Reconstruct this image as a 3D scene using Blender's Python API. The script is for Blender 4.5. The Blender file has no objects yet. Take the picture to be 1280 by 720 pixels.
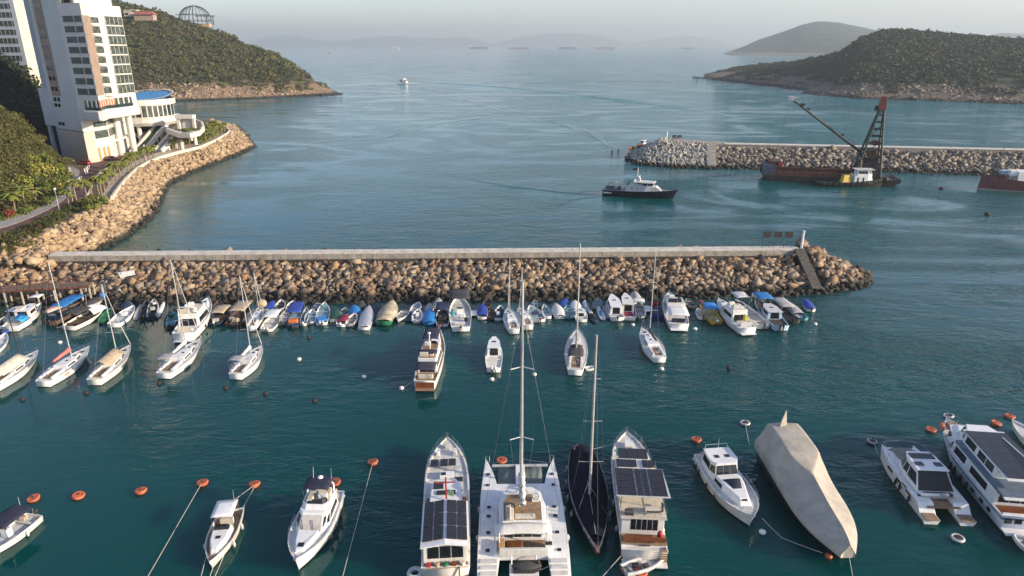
import bpy, bmesh, math, random
import numpy as np
from mathutils import Vector, Matrix
R = math.radians
S = bpy.context.scene
COL = S.collection
# ------------------------------------------------------------------ camera
F, HOR, H = 853.0, 55.0, 45.0          # focal length and horizon row in the 1280x720 frame, eye height
PIT = math.atan((360 - HOR) / F)
SP, CP = math.sin(PIT), math.cos(PIT)
cd = bpy.data.cameras.new('camera'); cam = bpy.data.objects.new('camera', cd); COL.objects.link(cam)
cam.location = (0, 0, H); cam.rotation_euler = (math.pi / 2 - PIT, 0, 0)
cd.sensor_width = 36; cd.lens = 36 * F / 1280; cd.clip_start = .5; cd.clip_end = 80000
S.camera = cam
# ------------------------------------------------------------------ light
SUN_EL, SUN_AZ = R(17), R(107)          # azimuth from the view direction (+Y) towards +X
w = bpy.data.worlds.new('World'); S.world = w; w.use_nodes = True
nt = w.node_tree; nt.nodes.clear()
sky = nt.nodes.new('ShaderNodeTexSky'); sky.sky_type = 'NISHITA'; sky.sun_disc = False
sky.sun_elevation = SUN_EL; sky.sun_rotation = SUN_AZ
sky.air_density = 1.0; sky.dust_density = .8; sky.ozone_density = 1.0; sky.altitude = 40
bg = nt.nodes.new('ShaderNodeBackground'); bg.inputs[1].default_value = .105
wo = nt.nodes.new('ShaderNodeOutputWorld')
hs = nt.nodes.new('ShaderNodeHueSaturation'); hs.inputs['Saturation'].default_value = .85; tn = nt.nodes.new('ShaderNodeMix'); tn.data_type = 'RGBA'; tn.blend_type = 'MULTIPLY'; tn.inputs[0].default_value = 1; tn.inputs[7].default_value = (.91, .925, 1.10, 1)
nt.links.new(sky.outputs[0], hs.inputs['Color']); nt.links.new(hs.outputs[0], tn.inputs[6]); nt.links.new(tn.outputs[2], bg.inputs[0]); nt.links.new(bg.outputs[0], wo.inputs[0])
sl = bpy.data.lights.new('sun', 'SUN'); sl.energy = 4.1; sl.angle = R(.6); sl.color = (1, .83, .62)
sun = bpy.data.objects.new('sun', sl); COL.objects.link(sun)
sd = Vector((math.sin(SUN_AZ) * math.cos(SUN_EL), math.cos(SUN_AZ) * math.cos(SUN_EL), math.sin(SUN_EL)))
sun.rotation_euler = sd.to_track_quat('Z', 'Y').to_euler(); sun.location = sd * 300
S.view_settings.view_transform = 'Standard'; S.view_settings.look = 'None'
S.view_settings.exposure = 1.12; S.view_settings.gamma = 1
S.cycles.use_denoising = True
S.cycles.max_bounces = 6; S.cycles.volume_bounces = 0; S.cycles.transparent_max_bounces = 8
S.cycles.use_adaptive_sampling = True; S.cycles.adaptive_threshold = .015
HAZE_DENS = .00014; HAZE_COL = (.66, .76, .82)

# ------------------------------------------------------------------ helpers
def W(px, py, z=0.0):
    """point of the horizontal plane z seen at a pixel of the photo (used to survey the place)"""
    u = (px - 640) / F; v = (py - 360) / F
    t = (H - z) / (SP + v * CP)
    return Vector((t * u, t * (CP - v * SP), z))
def atY(px, py, Y):
    u = (px - 640) / F; v = (py - 360) / F
    t = Y / (CP - v * SP)
    return Vector((t * u, Y, H - t * (SP + v * CP)))
def pixy(p): d = p[1] * CP - (p[2] - H) * SP; return 360 - F * (p[1] * SP + (p[2] - H) * CP) / d
def tag(o, label=None, cat=None, group=None, kind=None):
    if label: o['label'] = label
    if cat: o['category'] = cat
    if group: o['group'] = group
    if kind: o['kind'] = kind
    return o
def thing(name, label, cat, loc=(0, 0, 0), rz=0.0, group=None):
    o = bpy.data.objects.new(name, None); COL.objects.link(o); o.empty_display_size = .3
    o.location = loc; o.rotation_euler = (0, 0, rz)
    return tag(o, label, cat, group)
def kids(o): return [c for c in bpy.data.objects if c.parent == o]
CH = {}
def dup(o, loc, rz=0, label=None, sc=None):
    """copy of a thing and of its parts and sub-parts"""
    def rec(a, par):
        c = a.copy(); COL.objects.link(c)
        if par: c.parent = par
        for k in CH.get(a.name, []): rec(bpy.data.objects[k], c)
        return c
    c = rec(o, None); c.location = loc; c.rotation_euler = (0, 0, rz)
    if label: c['label'] = label
    if sc: c.scale = sc if hasattr(sc, '__len__') else (sc, sc, sc)
    return c

MATS = {}
def lin(c): return tuple(((x / 255) / 12.92 if x <= 10 else (((x / 255) + .055) / 1.055) ** 2.4) for x in c)
def nodes(name):
    m = bpy.data.materials.new(name); m.use_nodes = True
    t = m.node_tree; b = t.nodes['Principled BSDF']
    return m, t, b
def N(t, typ, **kw):
    n = t.nodes.new(typ)
    for k, v in kw.items():
        if k in n.inputs.keys(): n.inputs[k].default_value = v
        else: setattr(n, k, v)
    return n
def ramp(t, stops):
    r = t.nodes.new('ShaderNodeValToRGB'); e = r.color_ramp.elements
    while len(e) < len(stops): e.new(.5)
    for i, (p, c) in enumerate(stops):
        e[i].position = p; e[i].color = (*c, 1) if len(c) == 3 else c
    return r
def mat(name, rgb, rough=.5, metal=0, var=.10, scale=1.5, bump=0, bscale=12, coat=0, stain=0, spec=.5):
    """plain procedural surface: a base colour with uneven wear"""
    if name in MATS: return MATS[name]
    m, t, b = nodes(name)
    tc = N(t, 'ShaderNodeTexCoord')
    n1 = N(t, 'ShaderNodeTexNoise', Scale=scale, Detail=5, Roughness=.6)
    t.links.new(tc.outputs['Object'], n1.inputs['Vector'])
    lo = tuple(max(0, c * (1 - var * 2)) for c in rgb); hi = tuple(min(1, c * (1 + var)) for c in rgb)
    rp = ramp(t, [(.3, lo), (.62, hi)]); t.links.new(n1.outputs['Fac'], rp.inputs['Fac'])
    out = rp.outputs[0]
    if stain:
        mp = N(t, 'ShaderNodeMapping'); mp.inputs['Scale'].default_value = (2.2, 2.2, .25)
        n3 = N(t, 'ShaderNodeTexNoise', Scale=1.6, Detail=6)
        t.links.new(tc.outputs['Object'], mp.inputs[0]); t.links.new(mp.outputs[0], n3.inputs['Vector'])
        rs = ramp(t, [(.48, (1, 1, 1)), (.75, (1 - stain, 1 - stain * 1.1, 1 - stain * 1.25))])
        t.links.new(n3.outputs['Fac'], rs.inputs['Fac'])
        mx = N(t, 'ShaderNodeMix', data_type='RGBA', blend_type='MULTIPLY'); mx.inputs[0].default_value = 1
        t.links.new(out, mx.inputs[6]); t.links.new(rs.outputs[0], mx.inputs[7]); out = mx.outputs[2]
    t.links.new(out, b.inputs['Base Color'])
    b.inputs['Roughness'].default_value = rough; b.inputs['Metallic'].default_value = metal
    b.inputs['Specular IOR Level'].default_value = spec
    if coat: b.inputs['Coat Weight'].default_value = coat
    if bump:
        n2 = N(t, 'ShaderNodeTexNoise', Scale=bscale, Detail=4)
        t.links.new(tc.outputs['Object'], n2.inputs['Vector'])
        bp = N(t, 'ShaderNodeBump', Strength=bump, Distance=.05)
        t.links.new(n2.outputs['Fac'], bp.inputs['Height']); t.links.new(bp.outputs[0], b.inputs['Normal'])
    MATS[name] = m
    return m
def cmat(rgb255, rough=.6, **k):
    """paint or cloth of a given colour (0-255 triple)"""
    return mat('paint_%d_%d_%d_%d' % (*rgb255, int(rough * 100)), lin(rgb255), rough, **k)

class MB:
    """collects shapes; build() links them as ONE mesh object"""
    def __init__(s): s.v = []; s.f = []; s.m = []; s.sm = []
    def add(s, vs, fs, mi=0, sm=False):
        o = len(s.v); s.v += [tuple(p) for p in vs]
        s.f += [tuple(i + o for i in f) for f in fs]; s.m += [mi] * len(fs); s.sm += [sm] * len(fs)
        return s
    def box(s, c, d, rz=0, mi=0, taper=1.0, rx=0):
        x, y, z = (k / 2 for k in d)
        vs = [(-x, -y, -z), (x, -y, -z), (x, y, -z), (-x, y, -z), (-x * taper, -y * taper, z), (x * taper, -y * taper, z), (x * taper, y * taper, z), (-x * taper, y * taper, z)]
        M = Matrix.Rotation(rz, 3, 'Z') @ Matrix.Rotation(rx, 3, 'X')
        vs = [M @ Vector(p) + Vector(c) for p in vs]
        return s.add(vs, [(0, 3, 2, 1), (4, 5, 6, 7), (0, 1, 5, 4), (1, 2, 6, 5), (2, 3, 7, 6), (3, 0, 4, 7)], mi)
    def house(s, ob, ot, z0, z1, mi=0, bottom=True, top=True):
        """tapered prism between a lower and an upper outline of (x,y) or (x,y,dz)"""
        n = len(ob)
        g = lambda p, z: (p[0], p[1], z + (p[2] if len(p) > 2 else 0))
        vs = [g(p, z0) for p in ob] + [g(p, z1) for p in ot]
        fs = [(i, (i + 1) % n, n + (i + 1) % n, n + i) for i in range(n)]
        if bottom: fs.append(tuple(reversed(range(n))))
        if top: fs.append(tuple(range(n, 2 * n)))
        return s.add(vs, fs, mi)
    def win(s, ob, ot, z0, z1, i, u0, u1, v0, v1, off=.015, mi=0, th=.02):
        """panel on side face i of a house, at fractions of its width and height, standing proud"""
        n = len(ob); g = lambda p, z: Vector((p[0], p[1], z + (p[2] if len(p) > 2 else 0)))
        a, b, c, d = g(ob[i], z0), g(ob[(i + 1) % n], z0), g(ot[(i + 1) % n], z1), g(ot[i], z1)
        q = lambda u, v: a.lerp(b, u).lerp(d.lerp(c, u), v)
        P = [q(u0, v0), q(u1, v0), q(u1, v1), q(u0, v1)]
        nr = (P[1] - P[0]).cross(P[3] - P[0]).normalized()
        o = [p + nr * off for p in P]; k = [p - nr * th for p in P]
        return s.add(o + k, [(0, 1, 2, 3), (0, 4, 5, 1), (1, 5, 6, 2), (2, 6, 7, 3), (3, 7, 4, 0)], mi)
    def tube(s, pts, r, n=6, mi=0, r1=None):
        pts = [Vector(p) for p in pts]; L = len(pts); vs = []
        for i, p in enumerate(pts):
            d = (pts[min(i + 1, L - 1)] - pts[max(i - 1, 0)]).normalized()
            a = d.orthogonal().normalized() if abs(d.z) > .99 else d.cross(Vector((0, 0, 1))).normalized()
            b = d.cross(a); rr = r if r1 is None else r + (r1 - r) * i / max(1, L - 1)
            for k in range(n):
                t = 2 * math.pi * k / n; vs.append(p + a * math.cos(t) * rr + b * math.sin(t) * rr)
        fs = [(i * n + k, i * n + (k + 1) % n, (i + 1) * n + (k + 1) % n, (i + 1) * n + k) for i in range(L - 1) for k in range(n)]
        s.add(vs, fs, mi, n > 5)
        return s.add([vs[k] for k in range(n)] + [vs[(L - 1) * n + k] for k in range(n)], [tuple(reversed(range(n))), tuple(range(n, 2 * n))], mi)
    def ell(s, c, r, nu=10, nv=6, mi=0, rz=0, vmin=-1.0, rx=0):
        vs = []; M = Matrix.Rotation(rz, 3, 'Z') @ Matrix.Rotation(rx, 3, 'X')
        for j in range(nv + 1):
            ph = math.asin(max(-1, min(1, vmin))) + (math.pi / 2 - math.asin(max(-1, min(1, vmin)))) * j / nv
            for i in range(nu):
                th = 2 * math.pi * i / nu
                vs.append(M @ Vector((r[0] * math.cos(ph) * math.cos(th), r[1] * math.cos(ph) * math.sin(th), r[2] * math.sin(ph))) + Vector(c))
        fs = [(j * nu + i, j * nu + (i + 1) % nu, (j + 1) * nu + (i + 1) % nu, (j + 1) * nu + i) for j in range(nv) for i in range(nu)]
        return s.add(vs, fs, mi, True)
    def torus(s, c, Rr, r, nu=16, nv=8, mi=0, rx=0, rz=0):
        vs = []; M = Matrix.Rotation(rz, 3, 'Z') @ Matrix.Rotation(rx, 3, 'X')
        for i in range(nu):
            a = 2 * math.pi * i / nu
            for j in range(nv):
                b = 2 * math.pi * j / nv
                vs.append(M @ Vector(((Rr + r * math.cos(b)) * math.cos(a), (Rr + r * math.cos(b)) * math.sin(a), r * math.sin(b))) + Vector(c))
        fs = [(i * nv + j, ((i + 1) % nu) * nv + j, ((i + 1) % nu) * nv + (j + 1) % nv, i * nv + (j + 1) % nv) for i in range(nu) for j in range(nv)]
        return s.add(vs, fs, mi, True)
    def grid(s, rows, mi=0, sm=True, th=0):
        """sheet through rows of points; th gives it a thickness downwards"""
        nr, nc = len(rows), len(rows[0]); vs = [tuple(p) for r in rows for p in r]
        fs = [(j * nc + i, j * nc + i + 1, (j + 1) * nc + i + 1, (j + 1) * nc + i) for j in range(nr - 1) for i in range(nc - 1)]
        if th:
            k = len(vs); vs += [(p[0], p[1], p[2] - th) for p in vs]
            fs += [tuple(i + k for i in reversed(f)) for f in fs[:]]
            bd = [i for i in range(nc)] + [j * nc + nc - 1 for j in range(1, nr)] + [(nr - 1) * nc + i for i in range(nc - 2, -1, -1)] + [j * nc for j in range(nr - 2, 0, -1)]
            fs += [(bd[(i + 1) % len(bd)], bd[i], bd[i] + k, bd[(i + 1) % len(bd)] + k) for i in range(len(bd))]
        return s.add(vs, fs, mi, sm)
    def plate(s, out, z, th, mi=0):
        o = [(p[0], p[1]) if len(p) == 2 else p for p in out]
        return s.house(o, o, z - th, z, mi)
    def build(s, name, mats, parent=None, bevel=0, loc=None):
        me = bpy.data.meshes.new(name); me.from_pydata(s.v, [], s.f)
        for m in (mats if isinstance(mats, (list, tuple)) else [mats]): me.materials.append(m)
        me.polygons.foreach_set('material_index', s.m); me.polygons.foreach_set('use_smooth', s.sm)
        me.update()
        o = bpy.data.objects.new(name, me); COL.objects.link(o)
        if parent:
            o.parent = parent; CH.setdefault(parent.name, []).append(o.name)
        if loc: o.location = loc
        if bevel:
            b = o.modifiers.new('bevel', 'BEVEL'); b.width = bevel; b.segments = 2; b.limit_method = 'ANGLE'; b.angle_limit = R(35)
        return o
def npmesh(name, V, Fc, mats, mi=None, smooth=False):
    """fast mesh from numpy arrays; Fc is (n,3) or (n,4)"""
    me = bpy.data.meshes.new(name); k = Fc.shape[1]; n = len(Fc)
    me.vertices.add(len(V)); me.vertices.foreach_set('co', V.astype(np.float32).ravel())
    me.loops.add(n * k); me.loops.foreach_set('vertex_index', Fc.astype(np.int32).ravel())
    me.polygons.add(n); me.polygons.foreach_set('loop_start', np.arange(0, n * k, k, dtype=np.int32))
    if smooth: me.polygons.foreach_set('use_smooth', np.ones(n, dtype=bool))
    for m in (mats if isinstance(mats, (list, tuple)) else [mats]): me.materials.append(m)
    if mi is not None: me.polygons.foreach_set('material_index', mi.astype(np.int32))
    me.update(calc_edges=True); me.validate()
    o = bpy.data.objects.new(name, me); COL.objects.link(o)
    return o
def fbm(x, y, seed=0, octv=5, base=1.0):
    """cheap smooth value noise on numpy arrays"""
    def vn(x, y, sd):
        xi = np.floor(x).astype(np.int64); yi = np.floor(y).astype(np.int64); fx = x - xi; fy = y - yi
        h = lambda a, b: (np.sin(a * 127.1 + b * 311.7 + sd * 74.7) * 43758.5453) % 1.0
        fx = fx * fx * (3 - 2 * fx); fy = fy * fy * (3 - 2 * fy)
        return (h(xi, yi) * (1 - fx) + h(xi + 1, yi) * fx) * (1 - fy) + (h(xi, yi + 1) * (1 - fx) + h(xi + 1, yi + 1) * fx) * fy
    r = 0; a = .5
    for o in range(octv):
        r = r + a * vn(x * base * 2 ** o, y * base * 2 ** o, seed + o * 13); a *= .5
    return r
rng = np.random.default_rng(7); random.seed(7)
# ------------------------------------------------------------------ shared surfaces
def water_mat(name, ripple=1.0):
    m, t, b = nodes(name)
    geo = N(t, 'ShaderNodeNewGeometry')
    def noise(sc, det, stretch, dist=0.0, rot=.35):
        mp = N(t, 'ShaderNodeMapping'); mp.inputs['Scale'].default_value = stretch; mp.inputs['Rotation'].default_value = (0, 0, rot)
        n = N(t, 'ShaderNodeTexNoise', Scale=sc, Detail=det, Roughness=.55, Distortion=dist)
        t.links.new(geo.outputs['Position'], mp.inputs[0]); t.links.new(mp.outputs[0], n.inputs['Vector'])
        return n.outputs['Fac']
    def math_(op, a, b_):
        n = N(t, 'ShaderNodeMath', operation=op)
        for i, k in enumerate((a, b_)):
            if isinstance(k, (int, float)): n.inputs[i].default_value = k
            else: t.links.new(k, n.inputs[i])
        return n.outputs[0]
    # slicks: swirling smooth patches where the ripples die down
    sl_ = noise(.0105, 5, (1, 1.9, 1), 2.6, .2)
    rs = ramp(t, [(.41, (.16,) * 3), (.56, (1,) * 3)]); t.links.new(sl_, rs.inputs[0])
    # gusts outside the harbour
    sep = N(t, 'ShaderNodeSeparateXYZ'); t.links.new(geo.outputs['Position'], sep.inputs[0])
    mr = N(t, 'ShaderNodeMapRange'); mr.inputs[1].default_value = -40; mr.inputs[2].default_value = 90; mr.inputs[3].default_value = .5; mr.inputs[4].default_value = 2.0
    t.links.new(sep.outputs[0], mr.inputs[0])
    big = noise(.16, 3, (.8, 1.4, 1), .3, .5); mid = noise(.55, 3, (.7, 1.5, 1), .3, .3); sm_ = noise(1.9, 2, (.8, 1.3, 1), .2, .1)
    h = math_('ADD', math_('MULTIPLY', big, .42), math_('ADD', math_('MULTIPLY', mid, .24), math_('MULTIPLY', sm_, .10)))
    my = N(t, 'ShaderNodeMapRange'); my.inputs[1].default_value = 130; my.inputs[2].default_value = 1500; my.inputs[3].default_value = 1; my.inputs[4].default_value = 4.5; t.links.new(sep.outputs[1], my.inputs[0])
    st = math_('MULTIPLY', math_('MULTIPLY', rs.outputs[0], mr.outputs[0]), my.outputs[0])
    bp = N(t, 'ShaderNodeBump', Distance=1.0); t.links.new(math_('MULTIPLY', st, .95 * ripple), bp.inputs['Strength']); t.links.new(h, bp.inputs['Height'])
    t.links.new(bp.outputs[0], b.inputs['Normal'])
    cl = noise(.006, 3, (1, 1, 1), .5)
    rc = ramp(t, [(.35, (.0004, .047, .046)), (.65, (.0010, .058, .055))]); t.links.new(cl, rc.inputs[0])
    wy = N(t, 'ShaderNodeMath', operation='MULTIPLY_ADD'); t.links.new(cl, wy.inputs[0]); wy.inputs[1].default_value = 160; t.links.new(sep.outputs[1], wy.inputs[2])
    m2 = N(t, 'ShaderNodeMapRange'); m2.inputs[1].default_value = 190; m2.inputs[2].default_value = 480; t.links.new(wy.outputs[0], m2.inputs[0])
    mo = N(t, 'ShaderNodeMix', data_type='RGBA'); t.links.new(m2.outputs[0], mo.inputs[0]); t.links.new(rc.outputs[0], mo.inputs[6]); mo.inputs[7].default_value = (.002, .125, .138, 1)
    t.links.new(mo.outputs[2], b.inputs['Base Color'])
    b.inputs['Subsurface Weight'].default_value = 1 if ripple == 1 else 0; b.inputs['Subsurface Radius'].default_value = (1.2, 3.5, 3.5); b.inputs['Subsurface Scale'].default_value = 4.5; b.inputs['Specular Tint'].default_value = (.72, .95, 1, 1)
    b.inputs['Roughness'].default_value = .06; b.inputs['IOR'].default_value = 1.333
    return m
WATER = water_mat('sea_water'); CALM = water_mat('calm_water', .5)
def rock_mat(name, cols, wet=True, per='island', var=.35, wetz=1.1):
    m, t, b = nodes(name); geo = N(t, 'ShaderNodeNewGeometry'); oi = N(t, 'ShaderNodeObjectInfo'); tc = N(t, 'ShaderNodeTexCoord')
    a = N(t, 'ShaderNodeMath', operation='ADD'); t.links.new(geo.outputs['Random Per Island'], a.inputs[0]); t.links.new(oi.outputs['Random'], a.inputs[1])
    fr = N(t, 'ShaderNodeMath', operation='FRACT'); t.links.new(a.outputs[0], fr.inputs[0])
    rp = ramp(t, [((i + .5) / len(cols), c) for i, c in enumerate(cols)]); t.links.new(fr.outputs[0], rp.inputs[0])
    n = N(t, 'ShaderNodeTexNoise', Scale=1.8, Detail=6, Roughness=.65); t.links.new(geo.outputs['Position'], n.inputs['Vector'])
    rv = ramp(t, [(.3, (1 - var,) * 3), (.7, (1 + var * .5,) * 3)]); t.links.new(n.outputs['Fac'], rv.inputs[0])
    mx = N(t, 'ShaderNodeMix', data_type='RGBA', blend_type='MULTIPLY'); mx.inputs[0].default_value = 1
    t.links.new(rp.outputs[0], mx.inputs[6]); t.links.new(rv.outputs[0], mx.inputs[7]); out = mx.outputs[2]
    if wet:   # tide-stained, weed-grown band at the waterline
        sp = N(t, 'ShaderNodeSeparateXYZ'); t.links.new(geo.outputs['Position'], sp.inputs[0])
        ad = N(t, 'ShaderNodeMath', operation='MULTIPLY_ADD'); t.links.new(n.outputs['Fac'], ad.inputs[0]); ad.inputs[1].default_value = -.9; t.links.new(sp.outputs[2], ad.inputs[2])
        rw = N(t, 'ShaderNodeMapRange'); t.links.new(ad.outputs[0], rw.inputs[0]); rw.inputs[1].default_value = wetz - .75; rw.inputs[2].default_value = wetz - .1
        mw = N(t, 'ShaderNodeMix', data_type='RGBA'); t.links.new(rw.outputs[0], mw.inputs[0])
        mw.inputs[6].default_value = (.022, .020, .014, 1); t.links.new(out, mw.inputs[7]); out = mw.outputs[2]
    t.links.new(out, b.inputs['Base Color']); b.inputs['Roughness'].default_value = .85
    bp = N(t, 'ShaderNodeBump', Strength=.35, Distance=.08); t.links.new(n.outputs['Fac'], bp.inputs['Height']); t.links.new(bp.outputs[0], b.inputs['Normal'])
    return m
ROCK = rock_mat('breakwater_stone', [(.29, .19, .10), (.13, .092, .066), (.38, .28, .17), (.09, .072, .06), (.27, .16, .085), (.18, .155, .13), (.44, .35, .245), (.17, .105, .068), (.23, .18, .13)])
ROCKW = rock_mat('embankment_stone', [(.32, .22, .125), (.39, .285, .17), (.23, .16, .10), (.45, .34, .22), (.34, .245, .15), (.18, .13, .09)])
ROCKG = rock_mat('far_breakwater_stone', [(.20, .165, .125), (.29, .24, .18), (.14, .12, .10), (.25, .22, .18)])
CONCT = rock_mat('tetrapod_concrete', [(.36, .34, .30), (.30, .29, .26), (.42, .40, .35)])
def leaf_mat(name, cols, rough=.75, nsc=.13):
    m, t, b = nodes(name); geo = N(t, 'ShaderNodeNewGeometry'); oi = N(t, 'ShaderNodeObjectInfo')
    n = N(t, 'ShaderNodeTexNoise', Scale=nsc, Detail=4); t.links.new(geo.outputs['Position'], n.inputs['Vector'])
    a = N(t, 'ShaderNodeMath', operation='MULTIPLY_ADD'); t.links.new(geo.outputs['Random Per Island'], a.inputs[0]); a.inputs[1].default_value = .38
    a2 = N(t, 'ShaderNodeMath', operation='MULTIPLY_ADD'); t.links.new(n.outputs['Fac'], a2.inputs[0]); a2.inputs[1].default_value = 2.6; a2.inputs[2].default_value = -1.0
    t.links.new(a2.outputs[0], a.inputs[2])
    rp = ramp(t, [((i + .5) / len(cols), c) for i, c in enumerate(cols)]); t.links.new(a.outputs[0], rp.inputs[0])
    t.links.new(rp.outputs[0], b.inputs['Base Color']); b.inputs['Roughness'].default_value = rough
    b.inputs['Specular IOR Level'].default_value = .25
    return m
LEAF_HEAD = leaf_mat('headland_leaves', nsc=.07, cols=[(.038, .054, .016), (.10, .076, .036), (.058, .078, .020), (.046, .064, .018), (.11, .076, .038), (.055, .075, .018), (.13, .15, .022)])
LEAF_ISLE = leaf_mat('island_leaves', [(.052, .054, .025), (.044, .057, .023), (.038, .050, .021), (.062, .057, .030), (.046, .063, .023)])
LEAF_SLOPE = leaf_mat('slope_leaves', [(.055, .045, .018), (.045, .06, .014), (.09, .085, .02), (.07, .055, .022), (.05, .07, .015)])
LEAF_TREE = leaf_mat('tree_leaves', [(.06, .09, .016), (.11, .14, .024), (.16, .17, .034), (.045, .07, .014), (.13, .15, .028)])
LEAF_YEL = leaf_mat('yellow_green_leaves', [(.17, .185, .03), (.22, .215, .042), (.13, .15, .026), (.25, .235, .05)])
LEAF_SHADED = leaf_mat('shaded_leaves', [(.012, .018, .007), (.018, .026, .009), (.022, .030, .010)])  # leaf colour darkened to hold the shade cast by the towers
LEAF_PALM = leaf_mat('palm_leaves', [(.11, .13, .024), (.17, .17, .036), (.08, .105, .02), (.20, .185, .05)])
BARK = mat('bark', (.13, .10, .07), .9, var=.2, scale=4)
CONC = mat('weathered_concrete', (.31, .285, .245), .9, var=.18, scale=.8, bump=.3, bscale=4, stain=.55)  # base tone darkened for the shaded wall face; streaks are weathering
CONCLIT = mat('lit_top_concrete', (.55, .51, .44), .9, var=.14, scale=.7)  # wall top lighter than the face, sunlight put into the colour
WHITE = mat('white_gelcoat', (.74, .74, .72), .28, var=.05, scale=.8, stain=.10)
WHITE2 = mat('cream_gelcoat', (.68, .66, .60), .35, var=.07, scale=.9, stain=.16)
DECKW = mat('nonskid_deck', (.56, .55, .52), .75, var=.10, scale=1.3)
TEAK = mat('teak_deck', (.26, .17, .10), .75, var=.2, scale=3)
VARN = mat('varnished_wood', (.17, .055, .022), .35, var=.2, scale=2)
GLASS = mat('dark_glass', (.012, .015, .018), .07, var=.1, scale=2)
BLACK = mat('black_rubber', (.016, .016, .017), .6, var=.2, scale=4)
NAVY = mat('navy_canvas', (.018, .020, .045), .85, var=.12, scale=2, bump=.25, bscale=5)
DGREY = mat('charcoal_canvas', (.05, .048, .048), .85, var=.15, scale=2, bump=.25, bscale=5)
BEIGE = mat('beige_canvas', (.40, .365, .305), .9, var=.10, scale=.6, bump=1, bscale=1.3, stain=.12)
CREAM = mat('cream_cushion', (.55, .50, .41), .85, var=.08, scale=2)
STAY = mat('rigging_wire', (.16, .16, .16), .5, var=.05)
STEEL = mat('stainless_steel', (.55, .55, .55), .28, metal=1, var=.05)
ALU = mat('mast_aluminium', (.50, .49, .47), .45, metal=.3, var=.06)
ROPE = mat('rope', (.46, .44, .38), .9, var=.1)
def orange_mat():
    return mat('orange_buoy_paint', (.50, .125, .055), .6, var=.22, scale=2.2, stain=.4)
ORANGE = orange_mat()
BLUE = mat('blue_tarp', (.015, .16, .42), .6, var=.12, scale=2, bump=.35, bscale=4)
ROYAL = mat('royal_blue_tarp', (.02, .055, .30), .6, var=.14, scale=2, bump=.35, bscale=4)
SILVER = mat('silver_cover', (.50, .51, .53), .42, metal=.5, var=.10, scale=2, bump=.6, bscale=2.5)
TAN = mat('tan_tarp', (.40, .32, .22), .85, var=.14, scale=2, bump=.35, bscale=4)
GREYT = mat('grey_cover', (.34, .34, .34), .8, var=.1, scale=2, bump=.35, bscale=4)
LGREY = mat('pale_grey_cover', (.52, .52, .51), .7, var=.1, scale=2, bump=.35, bscale=4)
GREENB = mat('green_paint', (.02, .16, .07), .5, var=.15, scale=3)
REDP = mat('red_paint', (.33, .03, .03), .55, var=.2, scale=2)
RUST = mat('rusty_steel', (.12, .042, .026), .85, var=.35, scale=1.1, stain=.4)
DRUST = mat('dark_rusty_steel', (.032, .022, .019), .85, var=.35, scale=.9, stain=.3)
YEL = mat('yellow_paint', (.55, .36, .04), .5, var=.15, scale=3)
ANTIF = mat('antifouling', (.022, .028, .045), .7, var=.2, scale=2)
ANTIR = mat('red_antifouling', (.14, .022, .018), .7, var=.2, scale=2)
NAVYH = mat('navy_hull', (.010, .012, .020), .22, var=.1, scale=1)
PALEFR = mat('pale_panel_frame', (.55, .55, .55), .5)
def solar_mat():
    m, t, b = nodes('solar_cells'); tc = N(t, 'ShaderNodeTexCoord')
    br = N(t, 'ShaderNodeTexBrick', Scale=1.0, offset=0.0); br.inputs['Mortar Size'].default_value = .012; br.inputs['Brick Width'].default_value = .16; br.inputs['Row Height'].default_value = .16
    br.inputs['Color1'].default_value = (.012, .013, .018, 1); br.inputs['Color2'].default_value = (.018, .018, .024, 1); br.inputs['Mortar'].default_value = (.06, .06, .065, 1)
    t.links.new(tc.outputs['Object'], br.inputs['Vector']); t.links.new(br.outputs[0], b.inputs['Base Color']); b.inputs['Roughness'].default_value = .22
    b.inputs['Specular IOR Level'].default_value = .35
    return m
SOLAR = solar_mat()
# ------------------------------------------------------------------ the sea and the air
BX = 20000
mb = MB(); mb.add([(-BX, -600, 0), (BX, -600, 0), (BX, BX, 0), (-BX, BX, 0)], [(0, 1, 2, 3)])
tag(mb.build('water', WATER), kind='structure')
hb = MB(); hb.box((0, (BX - 600) / 2, 208.5), (2 * BX + 200, BX + 800, 423))
hm = bpy.data.materials.new('haze'); hm.use_nodes = True; ht = hm.node_tree; ht.nodes.clear()
pv = N(ht, 'ShaderNodeVolumePrincipled', Density=HAZE_DENS, Anisotropy=.2); pv.inputs['Color'].default_value = (*HAZE_COL, 1)
ho = N(ht, 'ShaderNodeOutputMaterial'); ht.links.new(pv.outputs[0], ho.inputs['Volume'])
tag(hb.build('haze', hm), kind='stuff', label='pale haze over the bay', cat='haze')
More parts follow.
